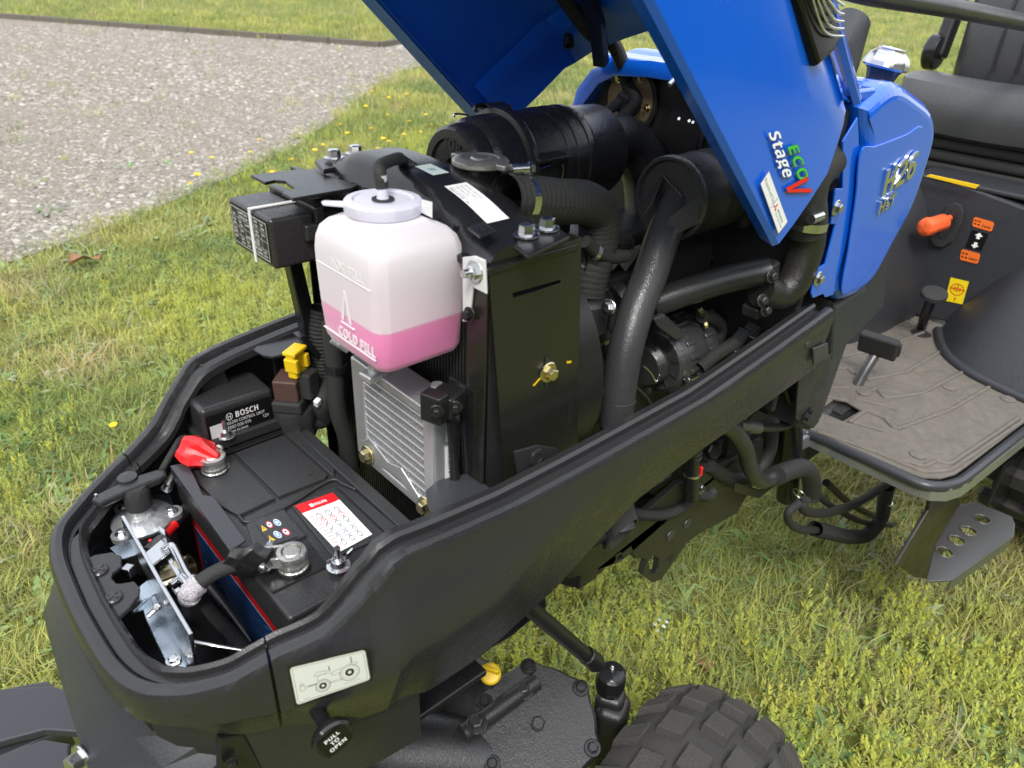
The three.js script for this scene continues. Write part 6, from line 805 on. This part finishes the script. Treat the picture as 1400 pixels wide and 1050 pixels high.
// ---------- below the skirt: frame plates, hoses, hydraulics ----------
{
  const rail = part('frame_rail', plate([[0.4934,0.6366,0.16],[0.5434,0.6711,0.16],[0.5782,0.6633,0.16],[0.6506,0.6653,0.16],[0.7495,0.6681,0.16],[0.8731,0.6946,0.16],[1.0618,0.6705,0.16],[1.1334,0.6723,0.16],[1.1524,0.5874,0.16],[1.127,0.5518,0.16],[1.0977,0.5125,0.16],[0.9788,0.5298,0.16],[0.9346,0.5301,0.16],[0.8725,0.4793,0.16],[0.8463,0.4869,0.16],[0.8081,0.5297,0.16],[0.8134,0.5615,0.16],[0.7791,0.5834,0.16],[0.7618,0.6187,0.16],[0.7325,0.6141,0.16],[0.7218,0.605,0.16],[0.6761,0.6173,0.16],[0.6487,0.6297,0.16],[0.6062,0.6486,0.16],[0.5738,0.646,0.16],[0.5292,0.6087,0.16]], [0, 0, -.012], .002, [[[0.8211,0.5519,0.16],[0.8313,0.5592,0.16],[0.851,0.5409,0.16],[0.8516,0.5098,0.16],[0.8349,0.5132,0.16]], [[0.7262,0.6209,0.16],[0.7367,0.6209,0.16],[0.7468,0.6026,0.16],[0.7362,0.6026,0.16]]]), mat(.022, .022, .018, .38, { roughnessMap: wear2, bumpMap: castT, bumpScale: .0004 }), tractor, 'black frame side plate');
  for (const q of [[0.8734,0.5817,0.1605],[0.9207,0.5823,0.1605]]) part('hole_plug', lathe(q, [0, 0, 1], [[0, 0], [.011, 0], [.0105, .001], [0, .0015]], 24), M.bumper, rail);
  for (const q of [[1.042,0.5065,0.161],[0.8898,0.5169,0.161],[0.8491,0.5155,0.161],[0.6092,0.6833,0.161],[0.6312,0.6887,0.161]]) part('rail_hole', lathe(q, [0, 0, 1], [[0, 0], [.006, 0], [.006, .0006], [0, .0006]], 18), M.dark, rail);
  for (const q of [[0.6727,0.6706,0.161],[0.7016,0.6628,0.161],[0.6545,0.6637,0.161]]) part('bolt', hexBolt(q, [0, 0, 1], .0065, .005), M.paint, rail);
  part('frame_bracket', [plate([[0.5729,0.733,0.185],[0.6166,0.7278,0.185],[0.6555,0.7304,0.185],[0.6883,0.6612,0.185],[0.6442,0.6557,0.185],[0.6182,0.6659,0.185],[0.5872,0.6767,0.185]], [0, 0, -.004], .001), span([.62, .63, .17], [.66, .72, .18], .002)], M.gloss, tractor);
  part('engine_mount', loft([[.69, .56, .1, .03], [.7, .6, .12, .035], [.72, .64, .12, .04]].map(([x, y, z, r]) => ring([x, y, z], [.1, 1, .1], r, 20)), true, true), M.engine, tractor);
  part('wire_loom', ribbed([[0.6233,0.7164,0.18],[0.6415,0.7157,0.18],[0.6663,0.7156,0.18]], .008, .004, .12), M.rubber, tractor);
  part('drain_conduit', ribbed([[0.7412,0.7021,0.165],[0.7866,0.6754,0.165],[0.8281,0.6536,0.165],[0.8696,0.6412,0.165],[0.903,0.6446,0.165],[0.9077,0.6734,0.165]], .0088, .004, .06), M.rubber, tractor, 'ribbed drain hose along the frame plate');
  part('breather_hose', [tube([[0.8183,0.8718,0.19],[0.8315,0.8282,0.19],[0.8412,0.7839,0.19],[0.8644,0.6872,0.19]], .0125, 16), ...[600, 606, 612, 618, 624].map((y) => lathe(on947(y), [0, 1, 0], [[.0125, -.0022], [.0142, -.001], [.0142, .001], [.0125, .0022]], 20))], M.gloss, tractor, 'vertical hose with a ribbed collar');
  part('hose_clip_ring', lathe([0.8523,0.7412,0.19], [0, 1, 0], [[.0128, -.002], [.0138, -.002], [.0138, .002], [.0128, .002]], 24), M.zinc, tractor);
  part('red_tag', box(.006, .018, .006, [0.8598,0.7478,0.2], [0, 0, .1], .002), M.red, tractor, 'small red tag on the hose clip');
  part('hose_elbow', tube([[0.8773,0.6972,0.18],[0.903,0.6679,0.18],[0.9351,0.6488,0.18],[0.9492,0.6514,0.18]], .0095, 14), M.rubber, tractor);
  part('ball_fitting', hexBolt([0.8861,0.6945,0.19], [0, .6, 1], .006), M.zinc, tractor);
  part('lower_engine_parts', [tube([[0.8365,0.6762,0.1],[0.9071,0.6181,0.1],[0.9633,0.6021,0.1],[0.9945,0.609,0.1]], .012), box(.08, .05, .05, [0.9279,0.6369,0.08], [0, 0, .3], .012), lathe([0.8789,0.6178,0.09], [.3, 1, .2], [[0, -.03], [.04, -.03], [.042, 0], [.02, .012], [0, .012]], 28), tube([[0.7957,0.69,0.12],[0.8521,0.6685,0.12],[0.9001,0.6734,0.12]], .006), box(.05, .03, .03, [1.0325,0.7326,0.12], [0, 0, .4], .008)], M.engine, tractor);
  part('lever', [plate([[0.7614,0.7252,0.15],[0.807,0.7275,0.15],[0.8276,0.725,0.15],[0.8335,0.7149,0.15],[0.8113,0.7153,0.15],[0.7669,0.7139,0.15]], [0, 0, .004], .001)], M.zinc, tractor);
  part('bolt', [hexBolt([0.7485,0.736,0.155], [0, .3, 1], .005), hexBolt([0.823,0.7358,0.14], [0, .5, 1], .006), hexBolt([1.0171,0.8288,0.2], [0, .4, 1], .0095), hexBolt([0.9621,0.7163,0.15], [-.4, .5, 1], .015)], M.paint, tractor);
  part('hydraulic_pump', [lathe([1.0529,0.6653,0.12], [.3, .2, 1], [[0, -.06], [.03, -.06], [.032, 0], [.022, .008], [0, .008]], 32), box(.07, .06, .05, [1.1001,0.7267,0.13], [0, 0, .45], .008), box(.03, .05, .04, [1.0952,0.774,0.16], [0, 0, .45], .006)], M.paint, tractor, 'hydraulic pump under the skirt');
  part('hydraulic_pipe', tube([[0.889,0.8259,0.2],[0.9323,0.7948,0.2],[0.9845,0.7384,0.2],[1.023,0.6786,0.2],[1.0743,0.6272,0.2],[1.1244,0.6119,0.2],[1.1733,0.5993,0.2]], .0145, 18), mat(.030, .030, .031, .42, { roughnessMap: wear2 }), tractor, 'bent black hydraulic pipe');
  part('pipe_sleeve', [tube([[1.1236,0.6186,0.205],[1.1749,0.6067,0.205],[1.2329,0.5852,0.205],[1.2815,0.5409,0.205],[1.3116,0.4887,0.205],[1.3132,0.4724,0.205]], .0185, 20)], M.hose, tractor, 'rubber sleeve on the hydraulic pipe');
  part('sleeve_ring', tube(ring([1.2687,0.4991,0.2], [.3, 1, .3], .016, 16), .0018, 6, true), M.zinc, tractor);
  part('hydraulic_pipe', tube([[1.0613,0.8409,0.2],[1.1006,0.7909,0.2],[1.1386,0.7418,0.2],[1.1272,0.7277,0.2],[1.079,0.7394,0.2],[1.011,0.7685,0.2]], .0075, 14), M.paint, tractor);
  part('pipe_union', [cyl([0.9479,0.7968,0.2], [0.9831,0.7798,0.2], .008), cyl([0.9831,0.7798,0.2], [1.0142,0.7657,0.2], .0105)], mat(.16, .16, .16, .4, { metalness: .8 }), tractor);
  part('hydraulic_hose', tube([[1.152,0.6892,0.16],[1.166,0.6332,0.16],[1.1371,0.5946,0.16],[1.0567,0.6152,0.16],[0.9988,0.6539,0.16],[0.9494,0.697,0.16]], .013, 16), M.hose, tractor);
  part('hydraulic_hose', tube([[1.1843,0.7757,0.15],[1.2555,0.6507,0.15],[1.3051,0.5204,0.15],[1.3278,0.4309,0.15]], .022, 18), M.gloss, tractor);
  part('hose_bracket', plate([[1,0.6519,0.19],[1.1062,0.5839,0.19],[1.1653,0.5762,0.19],[1.164,0.5663,0.19],[1.1095,0.5613,0.19],[1.0021,0.6315,0.19]], [0, 0, -.003], .001), M.paint, tractor);
  // loose hoses hanging below the footplate
  part('brake_hose', tube([[1.298,0.5246,0.2],[1.3837,0.4341,0.2],[1.5405,0.3115,0.2],[1.7615,0.1588,0.2],[2.0439,-0.0013,0.2],[2.3414,-0.1747,0.2]], .0075, 12), M.rubber, tractor);
  part('brake_hose', tube([[1.2523,0.5084,0.22],[1.2529,0.4817,0.22],[1.347,0.4211,0.22],[1.4713,0.3689,0.22],[1.6204,0.3283,0.22],[1.7444,0.3134,0.22]], .010, 14), M.hose, tractor);
  part('hose_tail', tube([[1.2223,0.5124,0.22],[1.185,0.5094,0.22],[1.2073,0.4696,0.22],[1.2734,0.4163,0.22],[1.3605,0.3666,0.22]], .0085, 12), M.rubber, tractor);
  part('bellows_hose', ribbed([[1.3493,0.3769,0.22],[1.4501,0.3109,0.22],[1.6137,0.2064,0.22],[1.7481,0.1467,0.22],[1.7968,0.1709,0.22],[1.764,0.2566,0.22],[1.7552,0.2965,0.22]], .0165, .009, .10), M.rubber, tractor, 'ribbed bellows hose below the footplate');
  part('cable_tie', lathe([1.7775,0.2353,0.22], [.1, 1, 0], [[.017, -.002], [.019, -.002], [.019, .002], [.017, .002]], 24), M.zinc, tractor);
  part('cross_tube', tube([[1.5048,0.3922,0.16],[1.7303,0.2116,0.16],[2.0262,0.0101,0.16],[2.4854,-0.2665,0.16]], .0095, 12), M.paint, tractor);
  part('gearbox_case', [span([1.0, .45, -.16], [1.6, .75, .08], .03), span([1.3, .48, -.2], [1.9, .6, .15], .03)], M.dark, tractor, 'dark transmission case under the footplate');
}
function on947(y) { return [[600, 606, 612, 618, 624].indexOf(y)].map((i) => [[0.8354,0.8134,0.19],[0.8377,0.8043,0.19],[0.8401,0.7952,0.19],[0.8425,0.7861,0.19],[0.8449,0.7768,0.19]][i])[0]; }

// ---------- footplate, pedals, seat, fender, step ----------
{
  const Y = .60;
  const fp = group('footplate', tractor, 'footplate with a worn grey-brown rubber mat');
  const edge = [[1.2948,0.6,0.1447],[1.3436,0.6,0.1484],[1.3503,0.6,0.3602],[1.3571,0.6,0.3889],[1.3816,0.6,0.4115],[1.419,0.6,0.4239],[1.4731,0.6,0.4281],[1.8189,0.6,0.4479],[2.1164,0.6,0.4793],[2.5344,0.6,0.3772],[2.415,0.6,0.2259],[2.3189,0.6,0.1415],[2.2464,0.6,0.0685],[2.2225,0.6,0.0057],[2.042,0.6,-0.1156],[1.6346,0.6,0.016]];
  const M0 = mat(.13, .115, .098, .8, { roughnessMap: wear, bumpMap: castT, bumpScale: .0006 });
  M0.map = (() => { const t = printed(512, 512, (x, w, h) => { const r = rng(31); x.fillStyle = '#88837d'; x.fillRect(0, 0, w, h); for (let i = 0; i < 5200; i++) { const g = r(), a = .03 + .12 * r(), s = 2 + r() * r() * 46; x.fillStyle = g < .5 ? `rgba(60,55,50,${a * .5})` : `rgba(178,168,150,${a * .55})`; x.save(); x.translate(r() * w, r() * h); x.rotate(r() * 3); x.fillRect(-s, -s * .2, s * 2, s * .4 * r() + 1); x.restore(); } }); t.wrapS = t.wrapT = THREE.RepeatWrapping; t.repeat.set(1.6, 1.6); return t; })(); M0.color.setRGB(.60, .575, .545);
  const hole1 = [[1.4246,0.603,0.1264],[1.52,0.603,0.1222],[1.5042,0.603,0.1848],[1.4284,0.603,0.1815]];
  part('floor_mat', plate(edge.map((p, i) => [p[0] + (i > 1 && i < 8 ? .004 : 0), Y, p[2] - (i > 1 && i < 8 ? .010 : 0)]), [0, .006, 0], .002, [hole1.map((p) => [p[0], Y, p[2]])]), M0, fp, 'worn grey-brown rubber mat');
  part('footplate_edge', tube(edge.slice(0, 9).map((p) => [p[0], Y - .006, p[2] + .002]), .011, 14, false, .3), M.bumper, fp);
  part('footplate_edge', loft(edge.slice(0, 9).map((p) => [[p[0], Y - .004, p[2]], [p[0] - .002, Y - .004, p[2] + .013], [p[0] - .002, Y - .034, p[2] + .013], [p[0], Y - .034, p[2] + .008]]), true, true, .4), mat(.34, .35, .36, .34, { metalness: .7, roughnessMap: wear2 }), fp, 'painted metal rim, rubbed bright');
  part('under_plate', plate(edge.map((p) => [p[0], Y - .008, p[2]]), [0, -.006, 0], .001), M.gloss, fp);
  // moulded ribs on the mat
  const rib = (pts) => part('mat_rib', tube(pts.map((p) => [p[0], Y + .0058, p[2]]), .0052, 8, false, .1), M0, fp);
  rib([[1.5748,0.606,0.0656],[1.634,0.606,0.0527],[1.6636,0.606,0.0709],[1.6494,0.606,0.0964]]); rib([[1.4305,0.606,0.1927],[1.5078,0.606,0.1938],[1.5089,0.606,0.2322],[1.4879,0.606,0.27],[1.6667,0.606,0.3103],[1.876,0.606,0.329]]);
  rib([[1.4381,0.606,0.1987],[1.457,0.606,0.2562]]); rib([[1.5644,0.606,0.1509],[1.6223,0.606,0.1626],[1.5988,0.606,0.1939],[1.6873,0.606,0.2381],[1.8548,0.606,0.2547],[1.9571,0.606,0.2679]]); rib([[1.5417,0.606,0.1536],[1.5676,0.606,0.2328]]);
  rib([[1.3458,0.606,0.1688],[1.3657,0.606,0.2717],[1.3942,0.606,0.3635],[1.4356,0.606,0.3717],[1.4485,0.606,0.3944],[1.7481,0.606,0.4197]]); rib([[1.6454,0.606,0.1289],[1.7681,0.606,0.1696],[1.9672,0.606,0.1764]]); rib([[1.5326,0.606,0.0846],[1.5766,0.606,0.1187]]); rib([[1.4944,0.606,0.1087],[1.5163,0.606,0.1458]]);
  rib([[1.7825,0.606,-0.0054],[1.8635,0.606,0.0135],[2.0645,0.606,0.0407]]); rib([[1.6962,0.606,0.0296],[1.8271,0.606,0.0698],[2.0281,0.606,0.0995]]); rib([[1.9298,0.606,-0.0604],[2.0462,0.606,-0.0332],[2.0519,0.606,-0.0046],[2.1383,0.606,-0.0018]]); rib([[1.3673,0.606,0.2859],[1.3767,0.606,0.3707],[1.4278,0.606,0.4024],[1.7424,0.606,0.4301]]);
  for (const q of [[1.4268,0.6062,0.3398],[1.7684,0.6062,0.2677],[1.582,0.6062,0.1526],[1.821,0.6062,0.3753],[2.1705,0.6062,0.0725]]) part('mat_button', lathe(q, [0, 1, 0], [[0, 0], [.016, 0], [.016, .002], [.013, .0035], [.009, .003], [.008, .004], [0, .004]], 24), M0, fp);
  // pedals
  const pd = group('pedal', tractor, 'square pedal on a bright stalk');
  part('pedal_arm', tube([[1.6502,0.4561,0.1],[1.5992,0.5467,0.12],[1.6225,0.6278,0.125],[1.6654,0.6962,0.13]], .0115, 16), mat(.16, .16, .165, .38, { metalness: .7, roughnessMap: wear2 }), pd);
  { const c = [1.6398,0.7011,0.132]; part('pedal_pad', [box(.022, .055, .085, c, [0, .12, .35], .006), box(.012, .035, .03, add(c, [.012, 0, .03]), [0, .12, .35], .003)], M.rubber, pd); }
  part('pedal_well', span([1.47, .52, .05], [1.62, .596, .16], .002), M.dark, tractor);
  const pd2 = group('pedal', tractor, 'round pedal on a black stalk');
  part('pedal_arm', tube([[2.088,0.5722,0.075],[2.0127,0.6536,0.095],[1.9506,0.7366,0.115]], .0125, 14), M.gloss, pd2);
  { const c = [1.9578,0.7388,0.115]; part('pedal_pad', lathe(c, [-.25, 1, .1], [[0, -.008], [.026, -.008], [.031, -.004], [.031, .006], [.028, .009], [0, .01]], 30), M.rubber, pd2); part('pedal_hole', lathe([2.0172,0.6065,0.0981], [0, 1, 0], [[0, 0], [.026, 0], [.026, .0008], [0, .001]], 24), M.dark, tractor); }
  // seat pedestal panel with stickers and lever gate
  const PX = 2.12, pl = [[2.12,0.9808,-0.0772],[2.12,0.9834,0.0151],[2.12,0.9569,0.1944],[2.12,0.9418,0.2627],[2.12,0.74,0.3344],[2.12,0.5014,0.263],[2.12,0.6174,0.1127],[2.12,0.5972,-0.0653],[2.12,0.6702,-0.1189]];
  const ped = part('seat_pedestal', plate(pl, [.04, 0, 0], .008), M.fender, tractor, 'dark pedestal panel below the seat');
  part('pedestal_top', plate([pl[0], pl[3], add(pl[3], [.6, .03, 0]), add(pl[0], [.6, .03, 0])].map((p) => add(p, [0, .0, 0])), [0, -.012, 0], .004), M.fender, tractor);
  const gt = [[2.112,0.8754,0.0453],[2.112,0.9221,0.07],[2.112,0.8939,0.0863],[2.112,0.8342,0.0676],[2.112,0.8107,0.0415],[2.112,0.8221,0.0247]];
  part('lever_gate', [plate([[2.116,0.9214,0.0309],[2.116,0.9322,0.0438],[2.116,0.9292,0.0627],[2.116,0.9128,0.0734],[2.116,0.8832,0.0776],[2.116,0.834,0.0698],[2.116,0.813,0.0524],[2.116,0.8108,0.0305],[2.116,0.8264,0.0141],[2.116,0.8501,0.0125]], [-.008, 0, 0], .003)], M.rubber, ped);
  part('gate_slot', plate([[2.107,0.9098,0.0399],[2.107,0.9202,0.0511],[2.107,0.9117,0.0628],[2.107,0.8873,0.0652],[2.107,0.8482,0.0577],[2.107,0.8349,0.0453],[2.107,0.8412,0.0321]], [-.001, 0, 0], .0003), M.dark, ped);
  part('lever', [cyl([2.1,0.8937,0.0478], [2.04,0.8961,0.0524], .008), lathe([2.06,0.8926,0.0528], V([1.98,0.8851,0.0335]).sub(V([2.06,0.8926,0.0528])).normalize().toArray(), [[0, 0], [.016, 0], [.021, .008], [.021, .05], [.024, .065], [.021, .078], [.012, .084], [0, .085]], 28)], M.orange, tractor, 'orange lever knob');
  const o1 = (t) => printed(160, 100, (x, w, h) => { x.fillStyle = '#e8702c'; x.beginPath(); x.roundRect(0, 0, w, h, 20); x.fill(); x.fillStyle = '#1c1208'; x.font = 'bold 34px sans-serif'; x.fillText(t, 70, 80, 84); x.fillRect(10, 60, 14, 16); x.fillRect(42, 60, 14, 16); x.fillRect(10, 26, 14, 16); x.fillRect(42, 26, 14, 16); x.fillRect(24, 66, 18, 4); x.fillRect(24, 32, 18, 4); });
  sticker('drive_label', [[2.1188,0.8827,0.0999],[2.1188,0.8803,0.1477],[2.1188,0.9045,0.1464],[2.1188,0.9069,0.0972]], o1('2WD'), ped, { label: 'orange drive-mode label above the arrows' });
  sticker('drive_label', [[2.1188,0.7918,0.0988],[2.1188,0.7934,0.1434],[2.1188,0.8205,0.1415],[2.1188,0.8207,0.0949]], o1('4WD'), ped, { label: 'orange drive-mode label below the arrows' });
  sticker('arrow_label', [[2.1188,0.8267,0.102],[2.1188,0.8281,0.1407],[2.1188,0.8733,0.1431],[2.1188,0.8739,0.1028]], printed(96, 120, (x) => { x.fillStyle = '#0c0c0d'; x.fillRect(0, 0, 96, 120); x.fillStyle = '#eee'; for (const s of [1, -1]) { x.beginPath(); x.moveTo(48, 60 - s * 54); x.lineTo(72, 60 - s * 32); x.lineTo(58, 60 - s * 32); x.lineTo(58, 60 - s * 12); x.lineTo(38, 60 - s * 12); x.lineTo(38, 60 - s * 32); x.lineTo(24, 60 - s * 32); x.fill(); } }), ped, { label: 'black label with two white arrows' });
  sticker('warning_label', [[2.1188,0.6754,0.0986],[2.1188,0.6801,0.1422],[2.1188,0.7433,0.1382],[2.1188,0.7409,0.0929]], printed(100, 128, (x) => { x.fillStyle = '#ecd01a'; x.fillRect(0, 0, 100, 128); x.strokeStyle = '#c8661a'; x.fillStyle = '#c8661a'; x.lineWidth = 6; x.beginPath(); x.ellipse(50, 56, 36, 30, 0, 0, 7); x.stroke(); x.fillRect(8, 48, 84, 10); x.fillRect(32, 40, 8, 26); x.fillRect(60, 40, 8, 26); x.fillRect(46, 30, 8, 40); x.fillRect(47, 100, 6, 22); x.beginPath(); x.moveTo(40, 108); x.lineTo(50, 96); x.lineTo(60, 108); x.fill(); }), ped, { label: 'yellow warning label with orange symbol' });
  part('yellow_strip', plate([[2.1,0.9821,-0.0389],[2.1,0.9897,-0.0301],[2.1,0.9883,0.091],[2.1,0.9777,0.0843]], [-.003, 0, 0], .001), M.yellow, ped, 'yellow strip on the pedestal edge');
  // transmission tunnel bulge
  part('tunnel_cover', loft([[1.75, .085, .30], [1.8, .12, .34], [1.9, .14, .37], [2.05, .15, .39], [2.12, .15, .40]].map(([x, r, h]) => Array.from({ length: 17 }, (_, i) => { const a = i / 16 * Math.PI; return [x, Y - .02 + Math.sin(a) * h, -.11 + Math.cos(a) * r]; })), false, false, .9), M.fender, tractor, 'rounded tunnel cover');
  // rear fender and rear wheel
  const fb = smoothPoly([[2.0764,0.607,0.1217],[1.9977,0.607,0.1604],[1.9323,0.607,0.2076],[1.8858,0.607,0.2763],[1.8646,0.607,0.3483],[1.8511,0.607,0.4287],[1.8424,0.607,0.5436]], 24, false), ft = [2.252,0.8408,0.19], fd = add(ft, fb[0], -1);
  part('rear_fender', loft(Array.from({ length: 13 }, (_, i) => { const t = i / 12; return fb.map((p) => [p[0] + fd[0] * t + .05 * Math.sin(t * 1.57) * 0 + fd[0] * .18 * (t * t - t), p[1] + fd[1] * t * (1 + .1 * (1 - t)), p[2] + fd[2] * t]); }), false), M.fender, tractor, 'black left rear fender');
  part('fender_lip', tube(fb.map((p) => add(p, [-.012, .004, 0])), .012, 10, false, .4), M.fender, tractor);
  const rw = group('rear_wheel', tractor, 'left rear wheel with deep lugs'); rw.position.set(2.45, .44, .48);
  const R = .44; part('tyre', lathe([0, 0, -.12], [0, 0, 1], [[.26, 0], [.34, -.01], [.40, .01], [.42, .05], [.425, .12], [.42, .19], [.40, .23], [.34, .25], [.26, .24]], 72), M.tyre, rw);
  for (let i = 0; i < 20; i++) for (const s of [-1, 1]) { const a = i / 20 * 6.283 + (s > 0 ? .157 : 0); part('lug', box(.034, .055, .13, [Math.cos(a) * .43, Math.sin(a) * .43, s * .06], [0, s * .0, a + Math.PI / 2 * 0], .008).rotateZ(0), M.tyre, rw); }
  part('rim', lathe([0, 0, 0], [0, 0, 1], [[.02, 0], [.12, .02], [.25, .06], [.27, .1], [.27, -.1]], 48), M.gloss, rw);
  // step
  const st = group('step', tractor, 'hanging metal step with round holes');
  const SY = .42, tread = [[1.3211,0.42,0.4568],[1.4436,0.42,0.4239],[1.5892,0.42,0.4072],[1.6254,0.42,0.4043],[1.6668,0.42,0.4245],[1.6748,0.42,0.4951],[1.6525,0.42,0.5081],[1.6051,0.42,0.5204],[1.3659,0.42,0.4884]];
  const holes = [[1.6113,0.42,0.4563],[1.5459,0.42,0.4519],[1.4941,0.42,0.4479],[1.4362,0.42,0.4457]].map((c) => ring(c, [0, 1, 0], .0155, 18));
  part('step_tread', plate(tread, [0, -.005, 0], .0015, holes), mat(.15, .15, .15, .42, { metalness: .7, roughnessMap: wear2 }), st, 'scuffed tread with a row of holes');
  part('step_flange', [...[[8, 7], [9, 8], [0, 9]].filter(([a]) => tread[a]).map(([a, b]) => slab([tread[a], tread[b % tread.length], add(tread[b % tread.length], [0, -.032, 0]), add(tread[a], [0, -.032, 0])], .003, .001)), ...holes.map((h) => tube(h.map((p) => add(p, [0, .0005, 0])), .0014, 6, true))], mat(.14, .14, .14, .42, { metalness: .6, roughnessMap: wear2 }), st);
  const hg = [[1.4015,0.5853,0.385],[1.568,0.5005,0.385],[1.7508,0.3438,0.385],[1.7957,0.2704,0.385],[1.7873,0.1477,0.385],[1.7336,0.113,0.385],[1.6023,0.1998,0.385],[1.3874,0.3707,0.385],[1.4246,0.4175,0.385],[1.4711,0.471,0.385]];
  part('step_hanger', plate(hg, [0, 0, -.008], .002), M.paint, st);
  part('step_hanger', plate([[1.8728,0.4156,0.42],[2.1373,0.3891,0.42],[3.1171,-0.4414,0.42],[2.3046,0.022,0.42],[1.8609,0.3099,0.42]], [0, 0, -.008], .002), M.gloss, st);
  // seat
  const se = group('seat', tractor, 'grey-black vinyl seat with stitched channels');
  const c0 = [2.25,1.2072,-0.2374], cz0 = c0[2], cw = .50, sx = 2.25, sy = c0[1];
  const cush = []; for (let i = 0; i <= 24; i++) { const t = i / 24, z = cz0 + t * cw, e = Math.min(1, Math.min(t, 1 - t) / .09), q = Math.sqrt(1 - (1 - e) * (1 - e)); const sag = -.012 * Math.sin(t * Math.PI); cush.push([[.02, -.145], [-.015, -.13], [-.03, -.09], [-.03, -.05], [-.01, -.012], [.04, .004], [.12, 0], [.36, -.03], [.4, -.06], [.4, -.145]].map(([x, y]) => [sx + x * (x < .1 ? q : 1) + (1 - q) * .03, sy - .07 + (y + .07) * (.75 + .25 * q) + sag, z])); }
  part('cushion', loft(cush, true, true, .7), M.vinyl, se);
  part('piping', tube([0, .1, .3, .5, .7, .9, 1].map((t) => [sx - .02, sy - .115 + .006 * Math.sin(t * 9), cz0 + .012 + t * (cw - .024)]), .003, 6), mat(.10, .10, .10, .5), se);
  const bz0 = cz0 - .0, bx = sx + .34, back = []; for (let i = 0; i <= 30; i++) { const t = i / 30, z = bz0 + t * cw, e = Math.min(1, Math.min(t, 1 - t) / .12), q = Math.sqrt(1 - (1 - e) * (1 - e)); back.push([[0, -.05], [-.03, .02], [-.035, .12], [-.01, .3], [.03, .46], [.08, .46], [.09, .2], [.08, -.05]].map(([x, y]) => [bx + x * (.3 + .7 * q) + (1 - q) * .04, sy - .01 + y, z])); }
  part('backrest', loft(back, true, true, .7), M.vinyl, se);
  for (let i = 0; i < 6; i++) { const z = bz0 + .14 + i * .05 + (i % 2) * .012 - .012; part('seam', tube([[bx - .031, sy - .005, z], [bx - .037, sy + .11, z], [bx - .012, sy + .29, z], [bx + .028, sy + .45, z]], .0035, 6), M.dark, se); }
  for (let i = 0; i < 4; i++) part('bellows_fold', box(.36, .03, .40 - (i % 2) * .02, [sx + .2, sy - .17 - i * .032, cz0 + .26], [0, 0, 0], .013), M.rubber, se);
  part('seat_base', [box(.40, .03, .42, [sx + .2, sy - .295, cz0 + .26], [0, 0, 0], .006), box(.3, .03, .5, [sx + .22, sy - .32, cz0 + .26], [0, 0, 0], .006)], M.gloss, se);
  part('recline_strut', [box(.05, .30, .04, [sx + .34, sy + .16, cz0 - .03], [0, 0, -.2], .012), lathe([sx + .30, sy + .03, cz0 - .06], [0, 0, 1], [[0, 0], [.045, 0], [.05, .006], [.05, .03], [.045, .036], [0, .036]], 28)], M.gloss, se);
  // steering column shroud, grab rail
  part('column_shroud', loft([[1.32, 1.24, .06], [1.37, 1.30, .05], [1.42, 1.36, .03]].map(([x, y, r]) => ring([x, y, .0], [.6, .7, 0], r, 24)), true, true), M.fender, tractor);
  part('grab_rail', tube([[1.1282,1.4171,0.1],[1.2721,1.4029,0.1],[1.534,1.3866,0.1],[1.9825,1.3539,0.1],[2.6016,1.3071,0.1]], .0165, 16), M.bumper, tractor, 'dark tubular grab rail');
}

renderer.render(scene, camera);
